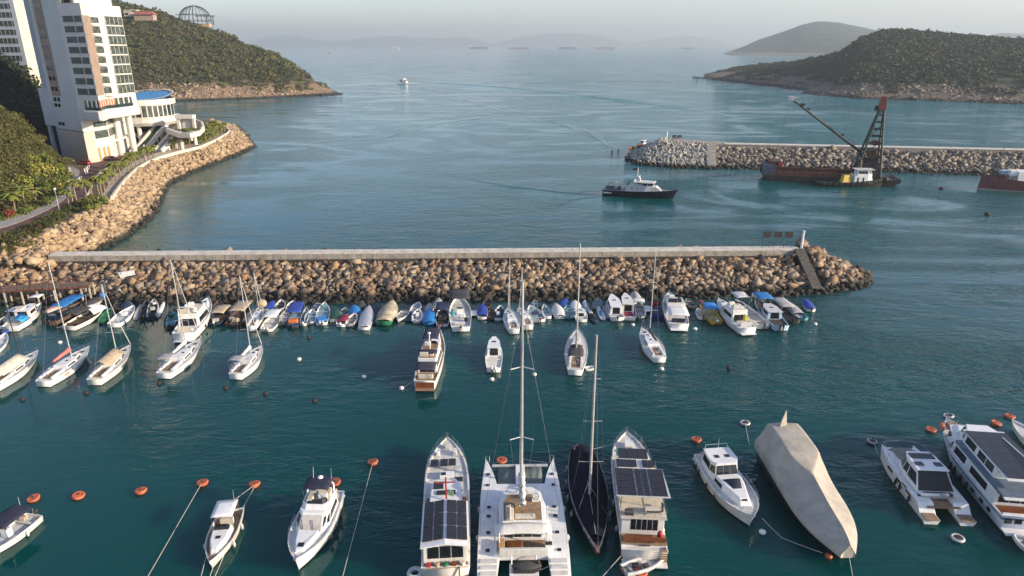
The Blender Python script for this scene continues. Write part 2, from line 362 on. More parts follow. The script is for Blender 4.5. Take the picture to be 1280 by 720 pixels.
# ------------------------------------------------------------------ rocks and leaf clumps (numpy prototypes)
def hull_proto(pts):
    bm = bmesh.new()
    for p in pts: bm.verts.new(p)
    r = bmesh.ops.convex_hull(bm, input=bm.verts)
    bmesh.ops.delete(bm, geom=[v for v in bm.verts if not v.link_faces], context='VERTS')
    bmesh.ops.triangulate(bm, faces=bm.faces); bm.verts.index_update()
    V = np.array([v.co[:] for v in bm.verts]); Fc = np.array([[v.index for v in f.verts] for f in bm.faces]); bm.free()
    return V, Fc
def rock_proto(i):
    r = np.random.default_rng(100 + i); p = np.array([[x, y, z] for x in (-1, 1) for y in (-1, 1) for z in (-1, 1)], float) * .62 + r.normal(size=(8, 3)) * .30
    p *= np.array([1.0, r.uniform(.6, .95), r.uniform(.5, .85)]) * .56
    return hull_proto(p)
ROCKS = [rock_proto(i) for i in range(14)]
def rotm(rz, rx, ry):
    a = np.array([[np.cos(rz), -np.sin(rz), 0], [np.sin(rz), np.cos(rz), 0], [0, 0, 1]])
    b = np.array([[1, 0, 0], [0, np.cos(rx), -np.sin(rx)], [0, np.sin(rx), np.cos(rx)]])
    c = np.array([[np.cos(ry), 0, np.sin(ry)], [0, 1, 0], [-np.sin(ry), 0, np.cos(ry)]])
    return a @ b @ c
def scatter(name, protos, P, size, mats, tilt=1.0, seed=1, zs=None, lean=0):
    """one mesh from many turned and scaled copies of the prototypes at points P"""
    r = np.random.default_rng(seed); VV = []; FF = []; o = 0
    for k, p in enumerate(P):
        V, Fc = protos[r.integers(len(protos))]
        Mx = rotm(r.uniform(0, 6.28), 0, 0) if False else rotm(0, lean, 0) @ rotm(r.uniform(0, 6.28), r.normal() * .45 * tilt, r.normal() * .45 * tilt)
        s = size[k]; q = V * s
        if zs is not None: q = q * np.array([1, 1, zs[k]])
        VV.append(q @ Mx.T + p); FF.append(Fc + o); o += len(V)
    return npmesh(name, np.concatenate(VV), np.concatenate(FF), mats)
def clump_proto(i, n=34, leaf=.34, flat=.75):
    r = np.random.default_rng(500 + i); V = []; Fc = []
    for k in range(n):
        d = r.normal(size=3); d[2] = abs(d[2]) * 1.0 - .15; d /= np.linalg.norm(d)
        c = d * r.uniform(.62, 1.0) * np.array([.5, .5, .5 * flat])
        c[:2] += r.normal(size=2) * .04
        nn = d + r.normal(size=3) * .55; nn /= np.linalg.norm(nn)
        u = np.cross(nn, r.normal(size=3)); u /= np.linalg.norm(u); v = np.cross(nn, u)
        s = leaf * r.uniform(.5, 1) * .5; s2 = s * r.uniform(.5, .9); o = len(V)
        V += [c - u * s, c - v * s2, c + u * s, c + v * s2]; Fc.append([o, o + 1, o + 2, o + 3])
    return np.array(V), np.array(Fc)
CLUMPS = [clump_proto(i) for i in range(10)]
FINE = [clump_proto(20 + i, n=70, leaf=.22, flat=.85) for i in range(6)]
def terrain(name, cols, m, nv=40, nu_sub=6, back=1.0, bulge=.25, rough=3.0, seed=3, kind='structure', rock=.25):
    """hill from (shore point, ridge point) columns: front slope up to the ridge, then a back slope down to the sea"""
    A = np.array([c[0][:] for c in cols]); B = np.array([c[1][:] for c in cols]); n = len(cols)
    t = np.linspace(0, n - 1, (n - 1) * nu_sub + 1); i = np.minimum(t.astype(int), n - 2); f = (t - i)[:, None]
    f = f * f * (3 - 2 * f) * .5 + f * .5
    A = A[i] * (1 - f) + A[i + 1] * f; B = B[i] * (1 - f) + B[i + 1] * f
    rows = []
    for j in range(nv + 1):
        s = j / nv
        p = A * (1 - s) + B * s; p[:, 2] = A[:, 2] + (B[:, 2] - A[:, 2]) * (np.sin(s * math.pi / 2) * bulge + s * (1 - bulge))
        rows.append(p)
    for j in range(1, 9):
        s = j / 8; p = B.copy(); p[:, 1] += s * back * np.maximum(B[:, 2], 8) * 1.6; p[:, 2] = B[:, 2] * (1 - s) ** .8 - 2 * s; rows.append(p)
    G = np.array(rows); nz = fbm(G[:, :, 0] * .02 + 9, G[:, :, 1] * .02, seed) + .35 * fbm(G[:, :, 0] * .09, G[:, :, 1] * .09 + 4, seed + 3)
    amp = np.concatenate([np.minimum(1, np.arange(nv + 1) / (nv * .12)) * np.minimum(1, np.maximum(.12, (nv - np.arange(nv + 1)) / (nv * .25))), np.full(8, .12)])[:, None]
    G[:, :, 2] += (nz - .62) * rough * 2 * amp * np.minimum(1, G[nv, :, 2] / 12)[None, :]
    G[:, :, 1] += (fbm(G[:, :, 0] * .05, G[:, :, 2] * .1, seed + 8) - .5) * rough * 1.2 * np.minimum(1, np.arange(nv + 9) / 3)[:, None]
    G[0, :, 2] = -1.5
    J, I = G.shape[:2]; idx = np.arange(J * I).reshape(J, I)
    Fc = np.stack([idx[:-1, :-1], idx[:-1, 1:], idx[1:, 1:], idx[1:, :-1]], -1).reshape(-1, 4)
    o = npmesh(name, G.reshape(-1, 3), Fc, m, smooth=True); tag(o, kind=kind)
    return o, G
def on_terrain(G, n, s0, s1, nv, seed, thin=None):
    """random points of a terrain grid between slope fractions s0..s1"""
    r = np.random.default_rng(seed); J, I = G.shape[:2]
    j = r.uniform(s0, s1, n * 3) * nv; i = r.uniform(0, I - 1.001, n * 3); j0 = np.minimum(j.astype(int), J - 2); i0 = i.astype(int); fj = (j - j0)[:, None]; fi = (i - i0)[:, None]
    P = (G[j0, i0] * (1 - fj) + G[j0 + 1, i0] * fj) * (1 - fi) + (G[j0, i0 + 1] * (1 - fj) + G[j0 + 1, i0 + 1] * fj) * fi
    # even out by local cell area
    a = np.linalg.norm(np.cross(G[j0 + 1, i0] - G[j0, i0], G[j0, i0 + 1] - G[j0, i0]), axis=1); keep = r.uniform(0, 1, n * 3) < a / np.percentile(a, 92)
    P = P[keep]
    if thin is not None: P = P[thin(P, r)]
    return P[:n]
def hill_mat(name, veg, rocky, zr=9, zs=3.0, soil=.5):
    """scrub above, bare rock near the sea"""
    m, t, b = nodes(name); geo = N(t, 'ShaderNodeNewGeometry'); sp = N(t, 'ShaderNodeSeparateXYZ'); t.links.new(geo.outputs['Position'], sp.inputs[0])
    n = N(t, 'ShaderNodeTexNoise', Scale=.05, Detail=7, Roughness=.65); t.links.new(geo.outputs['Position'], n.inputs['Vector'])
    n2 = N(t, 'ShaderNodeTexNoise', Scale=.35, Detail=6, Roughness=.7); t.links.new(geo.outputs['Position'], n2.inputs['Vector'])
    rv = ramp(t, [(.3, veg[0]), (.5, veg[1]), (.68, veg[2])]); t.links.new(n2.outputs['Fac'], rv.inputs[0])
    rr = ramp(t, [(.25, rocky[0]), (.5, rocky[1]), (.72, rocky[2])]); t.links.new(n2.outputs['Fac'], rr.inputs[0])
    a = N(t, 'ShaderNodeMath', operation='MULTIPLY_ADD'); t.links.new(n.outputs['Fac'], a.inputs[0]); a.inputs[1].default_value = -zr * 2.4; t.links.new(sp.outputs[2], a.inputs[2])
    mr = N(t, 'ShaderNodeMapRange'); t.links.new(a.outputs[0], mr.inputs[0]); mr.inputs[1].default_value = -zr * .25 - zs; mr.inputs[2].default_value = -zr * .25 + zs
    mx = N(t, 'ShaderNodeMix', data_type='RGBA'); t.links.new(mr.outputs[0], mx.inputs[0]); t.links.new(rr.outputs[0], mx.inputs[6]); t.links.new(rv.outputs[0], mx.inputs[7])
    mw = N(t, 'ShaderNodeMix', data_type='RGBA'); rw = N(t, 'ShaderNodeMapRange'); t.links.new(sp.outputs[2], rw.inputs[0]); rw.inputs[1].default_value = .8; rw.inputs[2].default_value = 2.0
    t.links.new(rw.outputs[0], mw.inputs[0]); mw.inputs[6].default_value = (.03, .026, .02, 1); t.links.new(mx.outputs[2], mw.inputs[7])
    t.links.new(mw.outputs[2], b.inputs['Base Color']); b.inputs['Roughness'].default_value = .95
    bp = N(t, 'ShaderNodeBump', Strength=1, Distance=2.2); t.links.new(n2.outputs['Fac'], bp.inputs['Height']); t.links.new(bp.outputs[0], b.inputs['Normal'])
    return m
# ------------------------------------------------------------------ hills and islands
HM = hill_mat('headland_ground', [(.030, .032, .012), (.050, .044, .02), (.085, .062, .034)], [(.12, .075, .042), (.25, .165, .095), (.38, .28, .18)], zr=11, zs=3)
HM2 = hill_mat('island_ground', [(.026, .032, .014), (.040, .044, .02), (.06, .052, .03)], [(.08, .06, .042), (.14, .105, .075), (.22, .17, .13)], zr=8, zs=3)
HM3 = hill_mat('far_hill_ground', [(.016, .028, .016), (.025, .038, .02), (.04, .05, .03)], [(.1, .09, .07), (.2, .17, .13), (.3, .25, .19)], zr=8, zs=6)
def cols(L): return [(W(*a), atY(*b)) for a, b in L]
hd, G = terrain('hill', cols([((-90, 128), (-90, -150, 860)), ((60, 128), (60, -62, 850)), ((150, 127), (150, 3, 830)), ((205, 127), (200, 15, 820)), ((245, 126), (240, 31.5, 800)), ((280, 125), (283, 42, 790)),
    ((310, 124), (308, 57, 780)), ((340, 122.5), (335, 64, 770)), ((370, 121.3), (362, 79, 755)), ((395, 120.3), (385, 96, 740)), ((415, 119.3), (404, 107, 725)), ((429, 118), (424, 116, 712))]),
    HM, rough=2.6, seed=5, bulge=.2)
def above(z0, z1): return lambda P, r: r.uniform(0, 1, len(P)) < np.clip((P[:, 2] - z0) / (z1 - z0) * .9 + (fbm(P[:, 0] * .045, P[:, 1] * .045, 31) - .5) * 2.2, 0, 1)
def woods(name, G, n, s0, s1, z0, z1, size, m, seed, label, nv=40, protos=None):
    P = on_terrain(G, n, s0, s1, nv, seed, above(z0, z1)); r = np.random.default_rng(seed + 1)
    sz = r.gamma(3.5, size / 3.5, len(P)); sz = np.clip(sz, size * .35, size * 2.6); o = scatter(name, protos or CLUMPS, P, sz, m, tilt=.5, seed=seed + 2, zs=r.uniform(.7, 1.15, len(P)))
    return tag(o, label, 'woodland', kind='stuff')
woods('headland_woodland', G, 9500, .04, 1.06, 5, 14, 4.6, LEAF_HEAD, 11, 'olive and brown scrub woodland covering the rocky headland')
# bare rock along the foot of the headland
P = on_terrain(G, 3500, -.0, .16, 40, 77, lambda P, r: P[:, 2] < 13); r_ = np.random.default_rng(3)
o = scatter('headland_rocks', ROCKS, P, r_.gamma(3, .45, len(P)), rock_mat('headland_stone', [(.28, .19, .115), (.36, .26, .165), (.20, .14, .09), (.42, .33, .23)], wetz=1.6), zs=np.full(len(P), .8))
tag(o, 'broken pale brown shore rocks below the headland woodland', 'rocks', kind='stuff')
is1, G1 = terrain('hill', cols([((866, 96.5), (868, 95.5, 1130)), ((900, 101), (900, 88, 1150)), ((950, 107), (940, 82, 1150)), ((1000, 113), (995, 78, 1120)), ((1045, 116), (1045, 68, 1090)), ((1090, 118), (1090, 50, 1070)), ((1130, 119), (1130, 44, 1060))]), HM2, rough=3, seed=15)
is2, G2 = terrain('hill', cols([((1003, 117), (1006, 114.5, 730)), ((1025, 119.5), (1022, 98, 800)), ((1050, 121.5), (1048, 72, 850)), ((1080, 124), (1074, 50, 900)), ((1110, 125), (1102, 38.5, 940)), ((1145, 126), (1142, 38.5, 940)),
    ((1200, 128), (1200, 44, 920)), ((1280, 131), (1280, 50, 890)), ((1400, 136), (1400, 62, 850)), ((1550, 142), (1540, 100, 800))]), HM2, rough=3.5, seed=25, bulge=.3)
woods('island_scrub', G1, 5500, .1, 1.06, 4, 13, 4.8, LEAF_ISLE, 41, 'dull green scrub on the low spur of the right hand island')
woods('island_woodland', G2, 11500, .06, 1.06, 6, 16, 4.9, LEAF_ISLE, 51, 'dark green scrub covering the steep island on the right')
for q, Gq, zz in (('island_rocks', G2, 11), ('island_spur_rocks', G1, 12)):
    P = on_terrain(Gq, 3500, .0, .2, 40, 78, lambda P, r: P[:, 2] < zz)
    o = scatter(q, ROCKS, P, r_.gamma(3, .5, len(P)), rock_mat(q + '_stone', [(.15, .115, .085), (.20, .16, .12), (.11, .085, .065), (.26, .21, .16)], wetz=2.2), zs=np.full(len(P), .8))
    tag(o, 'brown shore rocks at the foot of the %s' % ('steep island on the right' if q == 'island_rocks' else 'low island spur'), 'rocks', kind='stuff')
fi, G3 = terrain('hill', cols([((898, 68.4), (900, 68, 3900)), ((925, 68.8), (925, 60, 4100)), ((955, 69), (950, 49, 4200)), ((985, 69.2), (978, 40, 4200)), ((1005, 69.4), (1002, 31, 4200)), ((1025, 69.5), (1022, 26.5, 4200)), ((1050, 69.8), (1048, 28, 4200)), ((1080, 70), (1082, 35, 4200)), ((1130, 70), (1130, 46, 4200)), ((1200, 70), (1200, 60, 4100))]), HM3, rough=9, seed=35, bulge=.1)
far2 = terrain('hill', cols([((1190, 62), (1190, 58, 6500)), ((1225, 62), (1222, 47, 6500)), ((1255, 62), (1252, 41, 6500)), ((1290, 62), (1290, 43, 6500)), ((1350, 62), (1350, 50, 6500))]), HM3, rough=8, seed=45, bulge=.1)
def ridge(pts, Y, seed):
    C = []
    for px, py in pts:
        B = atY(px, py, Y + 500); A = Vector((B.x * Y / (Y + 500), Y, 0)); C.append((A, B))
    terrain('hill', C, HM3, nv=10, nu_sub=5, rough=10, seed=seed, bulge=0)
ridge([(300, 57), (333, 46), (352, 43.5), (375, 45), (394, 50), (415, 51.5), (440, 49), (470, 46), (497, 45), (530, 47.5), (553, 48), (581, 45.5), (605, 52), (618, 57)], 18300, 61)
ridge([(612, 57), (623, 53), (640, 49), (656, 45.5), (690, 41), (722, 41), (750, 45), (773, 51), (790, 57)], 18000, 62)
ridge([(785, 57), (806, 51), (822, 49), (839, 46), (862, 44.5), (878, 47), (895, 51), (920, 57)], 18600, 63)
# ------------------------------------------------------------------ near breakwater and left shore
def strip_mesh(name, pairs, m, sub=8, nv=6):
    """sheet between the water line and the crest of a rubble slope; returns a sampler"""
    A = np.array([p[0][:] for p in pairs]); B = np.array([p[1][:] for p in pairs]); n = len(pairs)
    t = np.linspace(0, n - 1, (n - 1) * sub + 1); i = np.minimum(t.astype(int), n - 2); f = (t - i)[:, None]
    A = A[i] * (1 - f) + A[i + 1] * f; B = B[i] * (1 - f) + B[i + 1] * f
    A = A + (A - B) * .12
    G = np.array([A * (1 - s) + B * s for s in np.linspace(0, 1, nv + 1)])
    J, I = G.shape[:2]; idx = np.arange(J * I).reshape(J, I)
    Fc = np.stack([idx[:-1, :-1], idx[:-1, 1:], idx[1:, 1:], idx[1:, :-1]], -1).reshape(-1, 4)
    o = npmesh(name, G.reshape(-1, 3) - np.array([0, 0, .5]), Fc, m); tag(o, kind='structure')
    return G
def strip_pts(G, spacing, seed):
    """jittered points spread evenly over the sheet"""
    r = np.random.default_rng(seed); J, I = G.shape[:2]; out = []
    for j in range(J - 1):
        for i in range(I - 1):
            a, b, c, d = G[j, i], G[j, i + 1], G[j + 1, i + 1], G[j + 1, i]
            ar = np.linalg.norm(np.cross(c - a, d - b)) / 2; k = ar / spacing ** 2; k = int(k) + (r.uniform() < k - int(k))
            for _ in range(k):
                u, v = r.uniform(), r.uniform(); out.append(a * (1 - u) * (1 - v) + b * u * (1 - v) + c * u * v + d * (1 - u) * v)
    return np.array(out)
GROUNDR = mat('rubble_bed', (.05, .042, .032), .95, var=.3, scale=.6)
zb = 4.0
WL, WM, WR = W(62, 328.6, zb), W(640, 323.8, zb), W(1000, 321, zb)
wdir = (WR - WL).normalized(); wn = Vector((wdir.y, -wdir.x, 0)); wn = wn if wn.y < 0 else -wn      # wn points to the marina
wang = math.atan2(wdir.y, wdir.x); WLEN = (WR - WL).length
ztop = (atY(640, 316, WM.y).z + atY(999, 312.2, WR.y).z + atY(62, 317.6, WL.y).z) / 3
wz = W(640, pixy(wnear := Vector((WM.x, WM.y, ztop))) - 4.6, ztop); WID = (wz - WM).dot(-wn)
def wp(s, off=0, z=0): return Vector((WL.x, WL.y, 0)) + wdir * s - wn * off + Vector((0, 0, z))      # along the wall, off = seawards
inner = [(W(-90, 384), W(-90, 322, 7)), (W(0, 380), W(0, 313, 7)), (W(40, 378.5), W(34, 312, 6.2)), (W(66, 378), wp(0, 0, zb - .45))]
for k in range(1, 9): inner.append((W(66 + (985 - 66) * k / 8, 378 - 10 * (k / 8) ** 1.5), wp(WLEN * k / 8, 0, zb - .45)))
c0 = wp(WLEN + .5, 1.5, 6.0)
for px, py in ((1012, 366), (1040, 364.5), (1066, 360), (1086, 353)): inner.append((W(px, py), c0 + (W(px, py) - c0) * .10 + Vector((0, 0, .2))))
tip = W(1086, 353)
for a_ in (25, 60, 100): inner.append((Vector((c0.x, c0.y, 0)) + Matrix.Rotation(R(a_), 3, 'Z') @ (Vector((tip.x, tip.y, 0)) - Vector((c0.x, c0.y, 0))), c0 + Vector((0, 1, 0))))
GI = strip_mesh('breakwater_slope', inner, GROUNDR)
outer = [(wp(s, WID + 13, 0), wp(s, WID + .8, 2.7)) for s in np.linspace(0, WLEN + 4, 9)]
GO = strip_mesh('breakwater_slope', outer, GROUNDR)
core = MB(); core.box(tuple(wp(WLEN / 2, WID / 2, 2.0)), (WLEN + 3, WID + .6, 4.6), rz=wang)
tag(core.build('breakwater_core', GROUNDR), kind='structure')
emb = [(W(296, 158), W(262, 150, 7)), (W(309, 172), W(279, 159, 7)), (W(318, 184), W(287, 166, 7)), (W(296, 194), W(270, 175, 7)), (W(275, 202), W(250, 184, 7)), (W(237, 217), W(200, 197, 7)), (W(207, 233), W(170, 212, 7)), (W(198, 255), W(147, 237, 7)), (W(187, 273), W(132, 252, 7)),
       (W(157, 296), W(96, 270, 7)), (W(120, 314), W(55, 292, 7)), (W(80, 330), W(34, 308, 6.6))]
GE = strip_mesh('embankment_slope', emb, GROUNDR)
def rocks(prefix, G, spacing, size, m, seed, n_ind, label_i, group, label_s, jig=.25):
    P = strip_pts(G, spacing, seed); r = np.random.default_rng(seed + 5)
    a_, b_ = wp(WLEN - .3, .2, 0), W(1021, 362, 0); d_ = (b_ - a_).normalized(); q_ = P[:, :2] - np.array(a_[:2]); P = P[~((np.abs(q_[:, 0] * d_.y - q_[:, 1] * d_.x) < 1.75) & (q_ @ np.array(d_[:2]) > -1) & (q_ @ np.array(d_[:2]) < (b_ - a_).length + .5))]
    P = P + r.normal(size=P.shape) * np.array([.2, .2, jig * .5]); sz = np.clip(r.gamma(5, size / 5, len(P)), size * .45, size * 2.2)
    app = sz / np.linalg.norm(P - np.array([0, 0, H]), axis=1) * (np.abs(P[:, 0] / np.maximum(P[:, 1], 1)) < .74)
    order = np.argsort(-app); ind, rest = order[:n_ind], order[n_ind:]
    if n_ind:
        mes = []
        for k, (V, Fc) in enumerate(ROCKS):
            o = npmesh('boulder', V, Fc, m); mes.append(o.data); bpy.data.objects.remove(o)
        for k in ind:
            o = bpy.data.objects.new('boulder', mes[k % len(mes)]); COL.objects.link(o); o.location = P[k]; s = sz[k]; o.scale = (s, s, s)
            o.rotation_euler = (.45 + r.normal() * .35, r.normal() * .35, r.uniform(-3, 3)); tag(o, label_i, 'boulder', group)
    o = scatter(prefix, ROCKS, P[rest], sz[rest], m, seed=seed + 9, lean=.45 if seed == 1 else 0, tilt=.8); tag(o, label_s, 'rocks', kind='stuff')
GE2 = strip_mesh('embankment_slope', [(W(62, 331, 4.0), W(52, 293, 7)), (W(34, 326, 5.6), W(32, 303, 7)), (W(0, 322, 6.4), W(0, 308, 7)), (W(-80, 328, 6.4), W(-80, 315, 7))], GROUNDR)
rocks('embankment_rubble', GE2, .75, 1.05, ROCKW, 33, 0, '', '', 'golden rubble heaped at the landward end of the breakwater wall')
rocks('breakwater_rubble', GI, .57, 1.0, ROCK, 1, 300, 'large angular tan or brown boulder in the marina side slope of the near breakwater', 'boulders on the near breakwater', 'smaller tan and brown rubble packing the near breakwater slope')
rocks('outer_rubble', GO, 1.6, 1.8, ROCK, 2, 0, '', '', 'brown rubble on the seaward side of the near breakwater wall')
rocks('embankment_rubble', GE, .70, 1.08, ROCKW, 3, 0, '', '', 'sunlit golden rubble slope below the promenade')
wall = MB()
nseg = 26
for k in range(nseg):     # cast in bays with open joints
    s0, s1 = WLEN * k / nseg + .02, WLEN * (k + 1) / nseg - .02
    for z0, z1, o0, o1, mi in ((2.0, ztop - .16, .0, WID, 0), (ztop - .16, ztop, .0, WID, 1)):
        a, b, c, d = (wp(s0, o0), wp(s1, o0), wp(s1, o1), wp(s0, o1)); q = [(p.x, p.y) for p in (a, b, c, d)]
        wall.house(q, q, z0, z1, mi)
o = wall.build('breakwater_wall', [CONC, CONCLIT]); tag(o, 'long weathered concrete parapet wall along the crest of the near breakwater', 'sea wall')
# concrete steps running down the slope near the end of the wall
st = MB(); p0, p1 = wp(WLEN - .3, .2, ztop - .2), W(1021, 362, .7); dd = p1 - p0; hd_ = Vector((dd.x, dd.y, 0)).normalized(); rzs = math.atan2(hd_.y, hd_.x) - math.pi / 2
for k in range(26):
    c = p0 + dd * ((k + .5) / 26); st.box((c.x, c.y, c.z + .30), (1.9, dd.to_2d().length / 26 - .08, .40), rz=rzs)
st.box(tuple(p0 + dd * .5 + Vector((0, 0, -.5))), (1.7, .3, .3), rz=rzs)
tag(st.build('concrete_steps', mat('step_concrete', (.12, .11, .095), .9, var=.2, scale=1.2, stain=.3)), 'straight flight of worn concrete steps down the rocks at the breakwater end', 'steps')
# far breakwater
zb2 = 4.6
wl2, wr2 = W(905, 185.5, zb2), W(1285, 193.5, zb2); d2 = (wr2 - wl2).normalized(); wr2 = wl2 + d2 * ((wr2 - wl2).length + 60); n2 = Vector((d2.y, -d2.x, 0)); n2 = n2 if n2.y < 0 else -n2
L2 = (wr2 - wl2).length; zt2 = atY(1280, 187.3, W(1280, 193.4, zb2).y).z; a2 = math.atan2(d2.y, d2.x)
def wp2(s, off=0, z=0): return Vector((wl2.x, wl2.y, 0)) + d2 * s - n2 * off + Vector((0, 0, z))
tipc = W(838, 178, 6.4)
far_in = [(W(830, 208), W(832, 179, 6.4)), (W(860, 209.5), W(860, 179.5, 6.2)), (W(888, 210), W(886, 180.5, 6.0)), (W(915, 210.3), wp2(2, 0, zb2 + .4))]
for px, py in ((960, 211), (1020, 212), (1080, 213.5), (1130, 215), (1200, 217.5), (1290, 221)):
    g = W(px, py); s = (g - wl2).dot(d2); far_in.append((g, wp2(s, 0, zb2 + .3)))
far_in.append((W(1400, 225.5), wp2(L2, 0, zb2 + .3)))
far_tip = [(W(850, 176), W(852, 174, 5.6)), (W(800, 183), W(828, 176, 6.2)), (W(785, 200), W(828, 178, 6.4)), (W(800, 205.5), W(830, 179, 6.4)), (W(830, 208), W(833, 179, 6.4)), (W(860, 209.5), W(860, 179.5, 6.2)), (W(888, 210), W(886, 180.5, 6.0))]
GF = strip_mesh('far_breakwater_slope', far_in[2:], GROUNDR); GT = strip_mesh('far_breakwater_slope', far_tip, GROUNDR)
rocks('far_rubble', GF, .95, 1.3, ROCKG, 5, 0, '', '', 'grey brown rubble slope of the far breakwater')
fw = MB()
for k in range(20):
    s0, s1 = L2 * k / 20 + .02, L2 * (k + 1) / 20 - .02
    for z0, z1, o0, o1, mi in ((2, zt2 - .3, .1, 4, 0), (zt2 - .3, zt2, -.05, 4.05, 1)):
        q = [(p.x, p.y) for p in (wp2(s0, o0), wp2(s1, o0), wp2(s1, o1), wp2(s0, o1))]; fw.house(q, q, z0, z1, mi)
tag(fw.build('breakwater_wall', [CONC, CONCLIT]), 'distant grey concrete wall along the far breakwater behind the crane barge', 'sea wall')
fo = strip_mesh('far_breakwater_slope', [(wp2(s, 17, 0), wp2(s, 4, 4.5)) for s in np.linspace(-20, L2, 5)], GROUNDR)
pl = MB(); q = [W(829, 178.5, 6.3), W(890, 180.3, 6.3), W(905, 180.8, 6.3), W(905, 177, 6.3), W(850, 173.8, 6.3), W(829, 175.5, 6.3)]
pl.house([(p.x, p.y) for p in q], [(p.x, p.y) for p in q], 2, 6.3); tag(pl.build('breakwater_core', CONC), kind='structure')
sl2 = MB(); a_, b_ = W(889, 180, 6.2), W(889.5, 209.5, .3); dd = b_ - a_; sl2.box(tuple(a_.lerp(b_, .5) + Vector((0, 0, .5))), (3.4, dd.length, .8), rz=math.atan2(dd.y, dd.x) - math.pi / 2, rx=math.asin(dd.z / dd.length))
tag(sl2.build('concrete_chute', CONC), 'narrow grey concrete chute between tetrapods and rocks on the far breakwater', 'chute')
# tetrapods: four tapered legs
def tetrapod():
    mb = MB(); ds = [Vector((0, 0, 1))] + [Vector((math.cos(a) * .943, math.sin(a) * .943, -.333)) for a in (0, 2.094, 4.189)]
    for d in ds: mb.tube([d * 0, d], .42, 7, r1=.27)
    V = np.array(mb.v); return V, mb.f
TV, TF = tetrapod()
P = strip_pts(GT, 1.5, 8); r = np.random.default_rng(8); me = None; P = P[P[:, 1] < tipc.y + 12]
app = np.argsort(P[:, 1])
tm = MB(); tm.v = [tuple(p) for p in TV]; tm.f = TF; tm.m = [0] * len(TF); tm.sm = [True] * len(TF)
t0 = tm.build('tetrapod', CONCT)
for k in app[:300]:
    c = bpy.data.objects.new('tetrapod', t0.data); COL.objects.link(c); c.location = P[k] + np.array([0, 0, .3]); c.rotation_euler = r.uniform(0, 6.28, 3); s = r.uniform(1.0, 1.35); c.scale = (s, s, s)
    tag(c, 'pale concrete tetrapod piled on the head of the far breakwater', 'tetrapod', 'tetrapods on the far breakwater')
bpy.data.objects.remove(t0)
if len(app) > 300:
    rest = MB()
    for k in app[300:]:
        Mx = rotm(*r.uniform(0, 6.28, 3)); q = (TV * r.uniform(1, 1.35)) @ Mx.T + P[k] + np.array([0, 0, .3]); rest.add(q, TF, 0, True)
    tag(rest.build('tetrapods', CONCT), 'further tetrapods at the back of the far breakwater head', 'tetrapods', kind='stuff')
P = strip_pts(GT, 1.6, 18); o = scatter('tetrapod_bed', ROCKS, P - np.array([0, 0, .3]), np.full(len(P), 1.8), ROCKG, seed=4); tag(o, 'grey bedding stones under the tetrapods', 'rocks', kind='stuff')
# ------------------------------------------------------------------ left shore: ground, hillside
def poly(px, z, th, name, m, kind='structure'):
    q = [W(a, b, z) for a, b in px]; mb = MB(); o = [(p.x, p.y) for p in q]; 
    ar = sum(o[i][0] * o[(i + 1) % len(o)][1] - o[(i + 1) % len(o)][0] * o[i][1] for i in range(len(o)))
    if ar < 0: o.reverse()
    mb.house(o, o, z - th, z); ob = mb.build(name, m); return tag(ob, kind=kind)
SOIL = mat('planted_soil', (.11, .085, .045), .95, var=.35, scale=.25, bump=.5, bscale=1.2)
poly([(-220, 345), (-90, 316), (0, 308), (28, 304), (52, 293), (96, 270.5), (132, 252.5), (147, 237.5), (170, 212.5), (200, 197.5), (250, 184.5), (270, 175.5), (287, 166.5), (279, 159.5), (262, 150.5), (200, 142), (60, 140), (-220, 150)], 7, 6, 'ground', SOIL)
poly([(88, 207), (100, 213), (97, 226), (87, 244), (70, 257), (45, 269), (20, 279), (0, 285), (-80, 303), (-80, 290), (0, 275), (30, 266), (58, 254), (77, 240), (88, 222)], 7.12, .12, 'path', mat('grey_paving', (.30, .28, .25), .85, var=.12, scale=.8))
REDR = mat('red_paving', (.12, .055, .05), .85, var=.15, scale=.6)
poly([(100, 213.5), (104, 207), (152, 195), (162, 199), (132, 211), (119, 222), (113, 236), (104, 247), (84, 259), (60, 269), (30, 281), (0, 296), (-80, 314), (-80, 304), (0, 285.5), (20, 279.5), (45, 269.5), (70, 257.5), (87, 244.5), (97, 226.5)], 7.06, .06, 'road', REDR)
PAVE = mat('promenade_paving', (.42, .36, .29), .85, var=.12, scale=.7)
poly([(147, 237), (170, 212), (200, 197), (250, 184), (287, 166), (283, 161), (245, 177), (200, 189), (165, 203), (138, 224), (128, 243), (134, 250)], 7.07, .07, 'promenade', PAVE)
def kerb(px, z, w, h, name, label, m, cat):
    mb = MB(); q = [W(a, b, z) for a, b in px]
    for a, b in zip(q[:-1], q[1:]):
        d = b - a; mb.box(tuple((a + b) / 2 + Vector((0, 0, h / 2 - .1))), (d.length + w * .5, w, h + .2), rz=math.atan2(d.y, d.x))
    return tag(mb.build(name, m), label, cat)
KERB = mat('pale_stone', (.58, .52, .43), .8, var=.1)
kerb([(140, 249), (147, 238.5), (156, 227), (170, 213), (185, 204), (200, 198), (225, 191), (250, 185), (270, 176), (284, 168), (287, 165), (284, 160.5)], 7, .6, .8, 'promenade_parapet', 'pale stone parapet along the seaward edge of the promenade', KERB, 'parapet')
kerb([(112, 240), (116, 226), (124, 217), (135, 210), (150, 204)], 7.06, .5, .25, 'road_kerb', 'curved white kerb beside the red road', KERB, 'kerb')
kerb([(100, 251), (108, 245), (112, 240)], 7.06, .5, .25, 'road_kerb', 'short white kerb at the lower bend of the red road', KERB, 'kerb')
kerb([(50, 274), (66, 266), (76, 262)], 7.06, .4, .25, 'road_kerb', 'short pale kerb between the road and the rocky shrubs', KERB, 'kerb')
HMS = hill_mat('slope_ground', [(.035, .030, .012), (.055, .045, .018), (.085, .07, .025)], [(.05, .04, .02), (.07, .055, .025), (.09, .07, .03)], zr=1, zs=1)
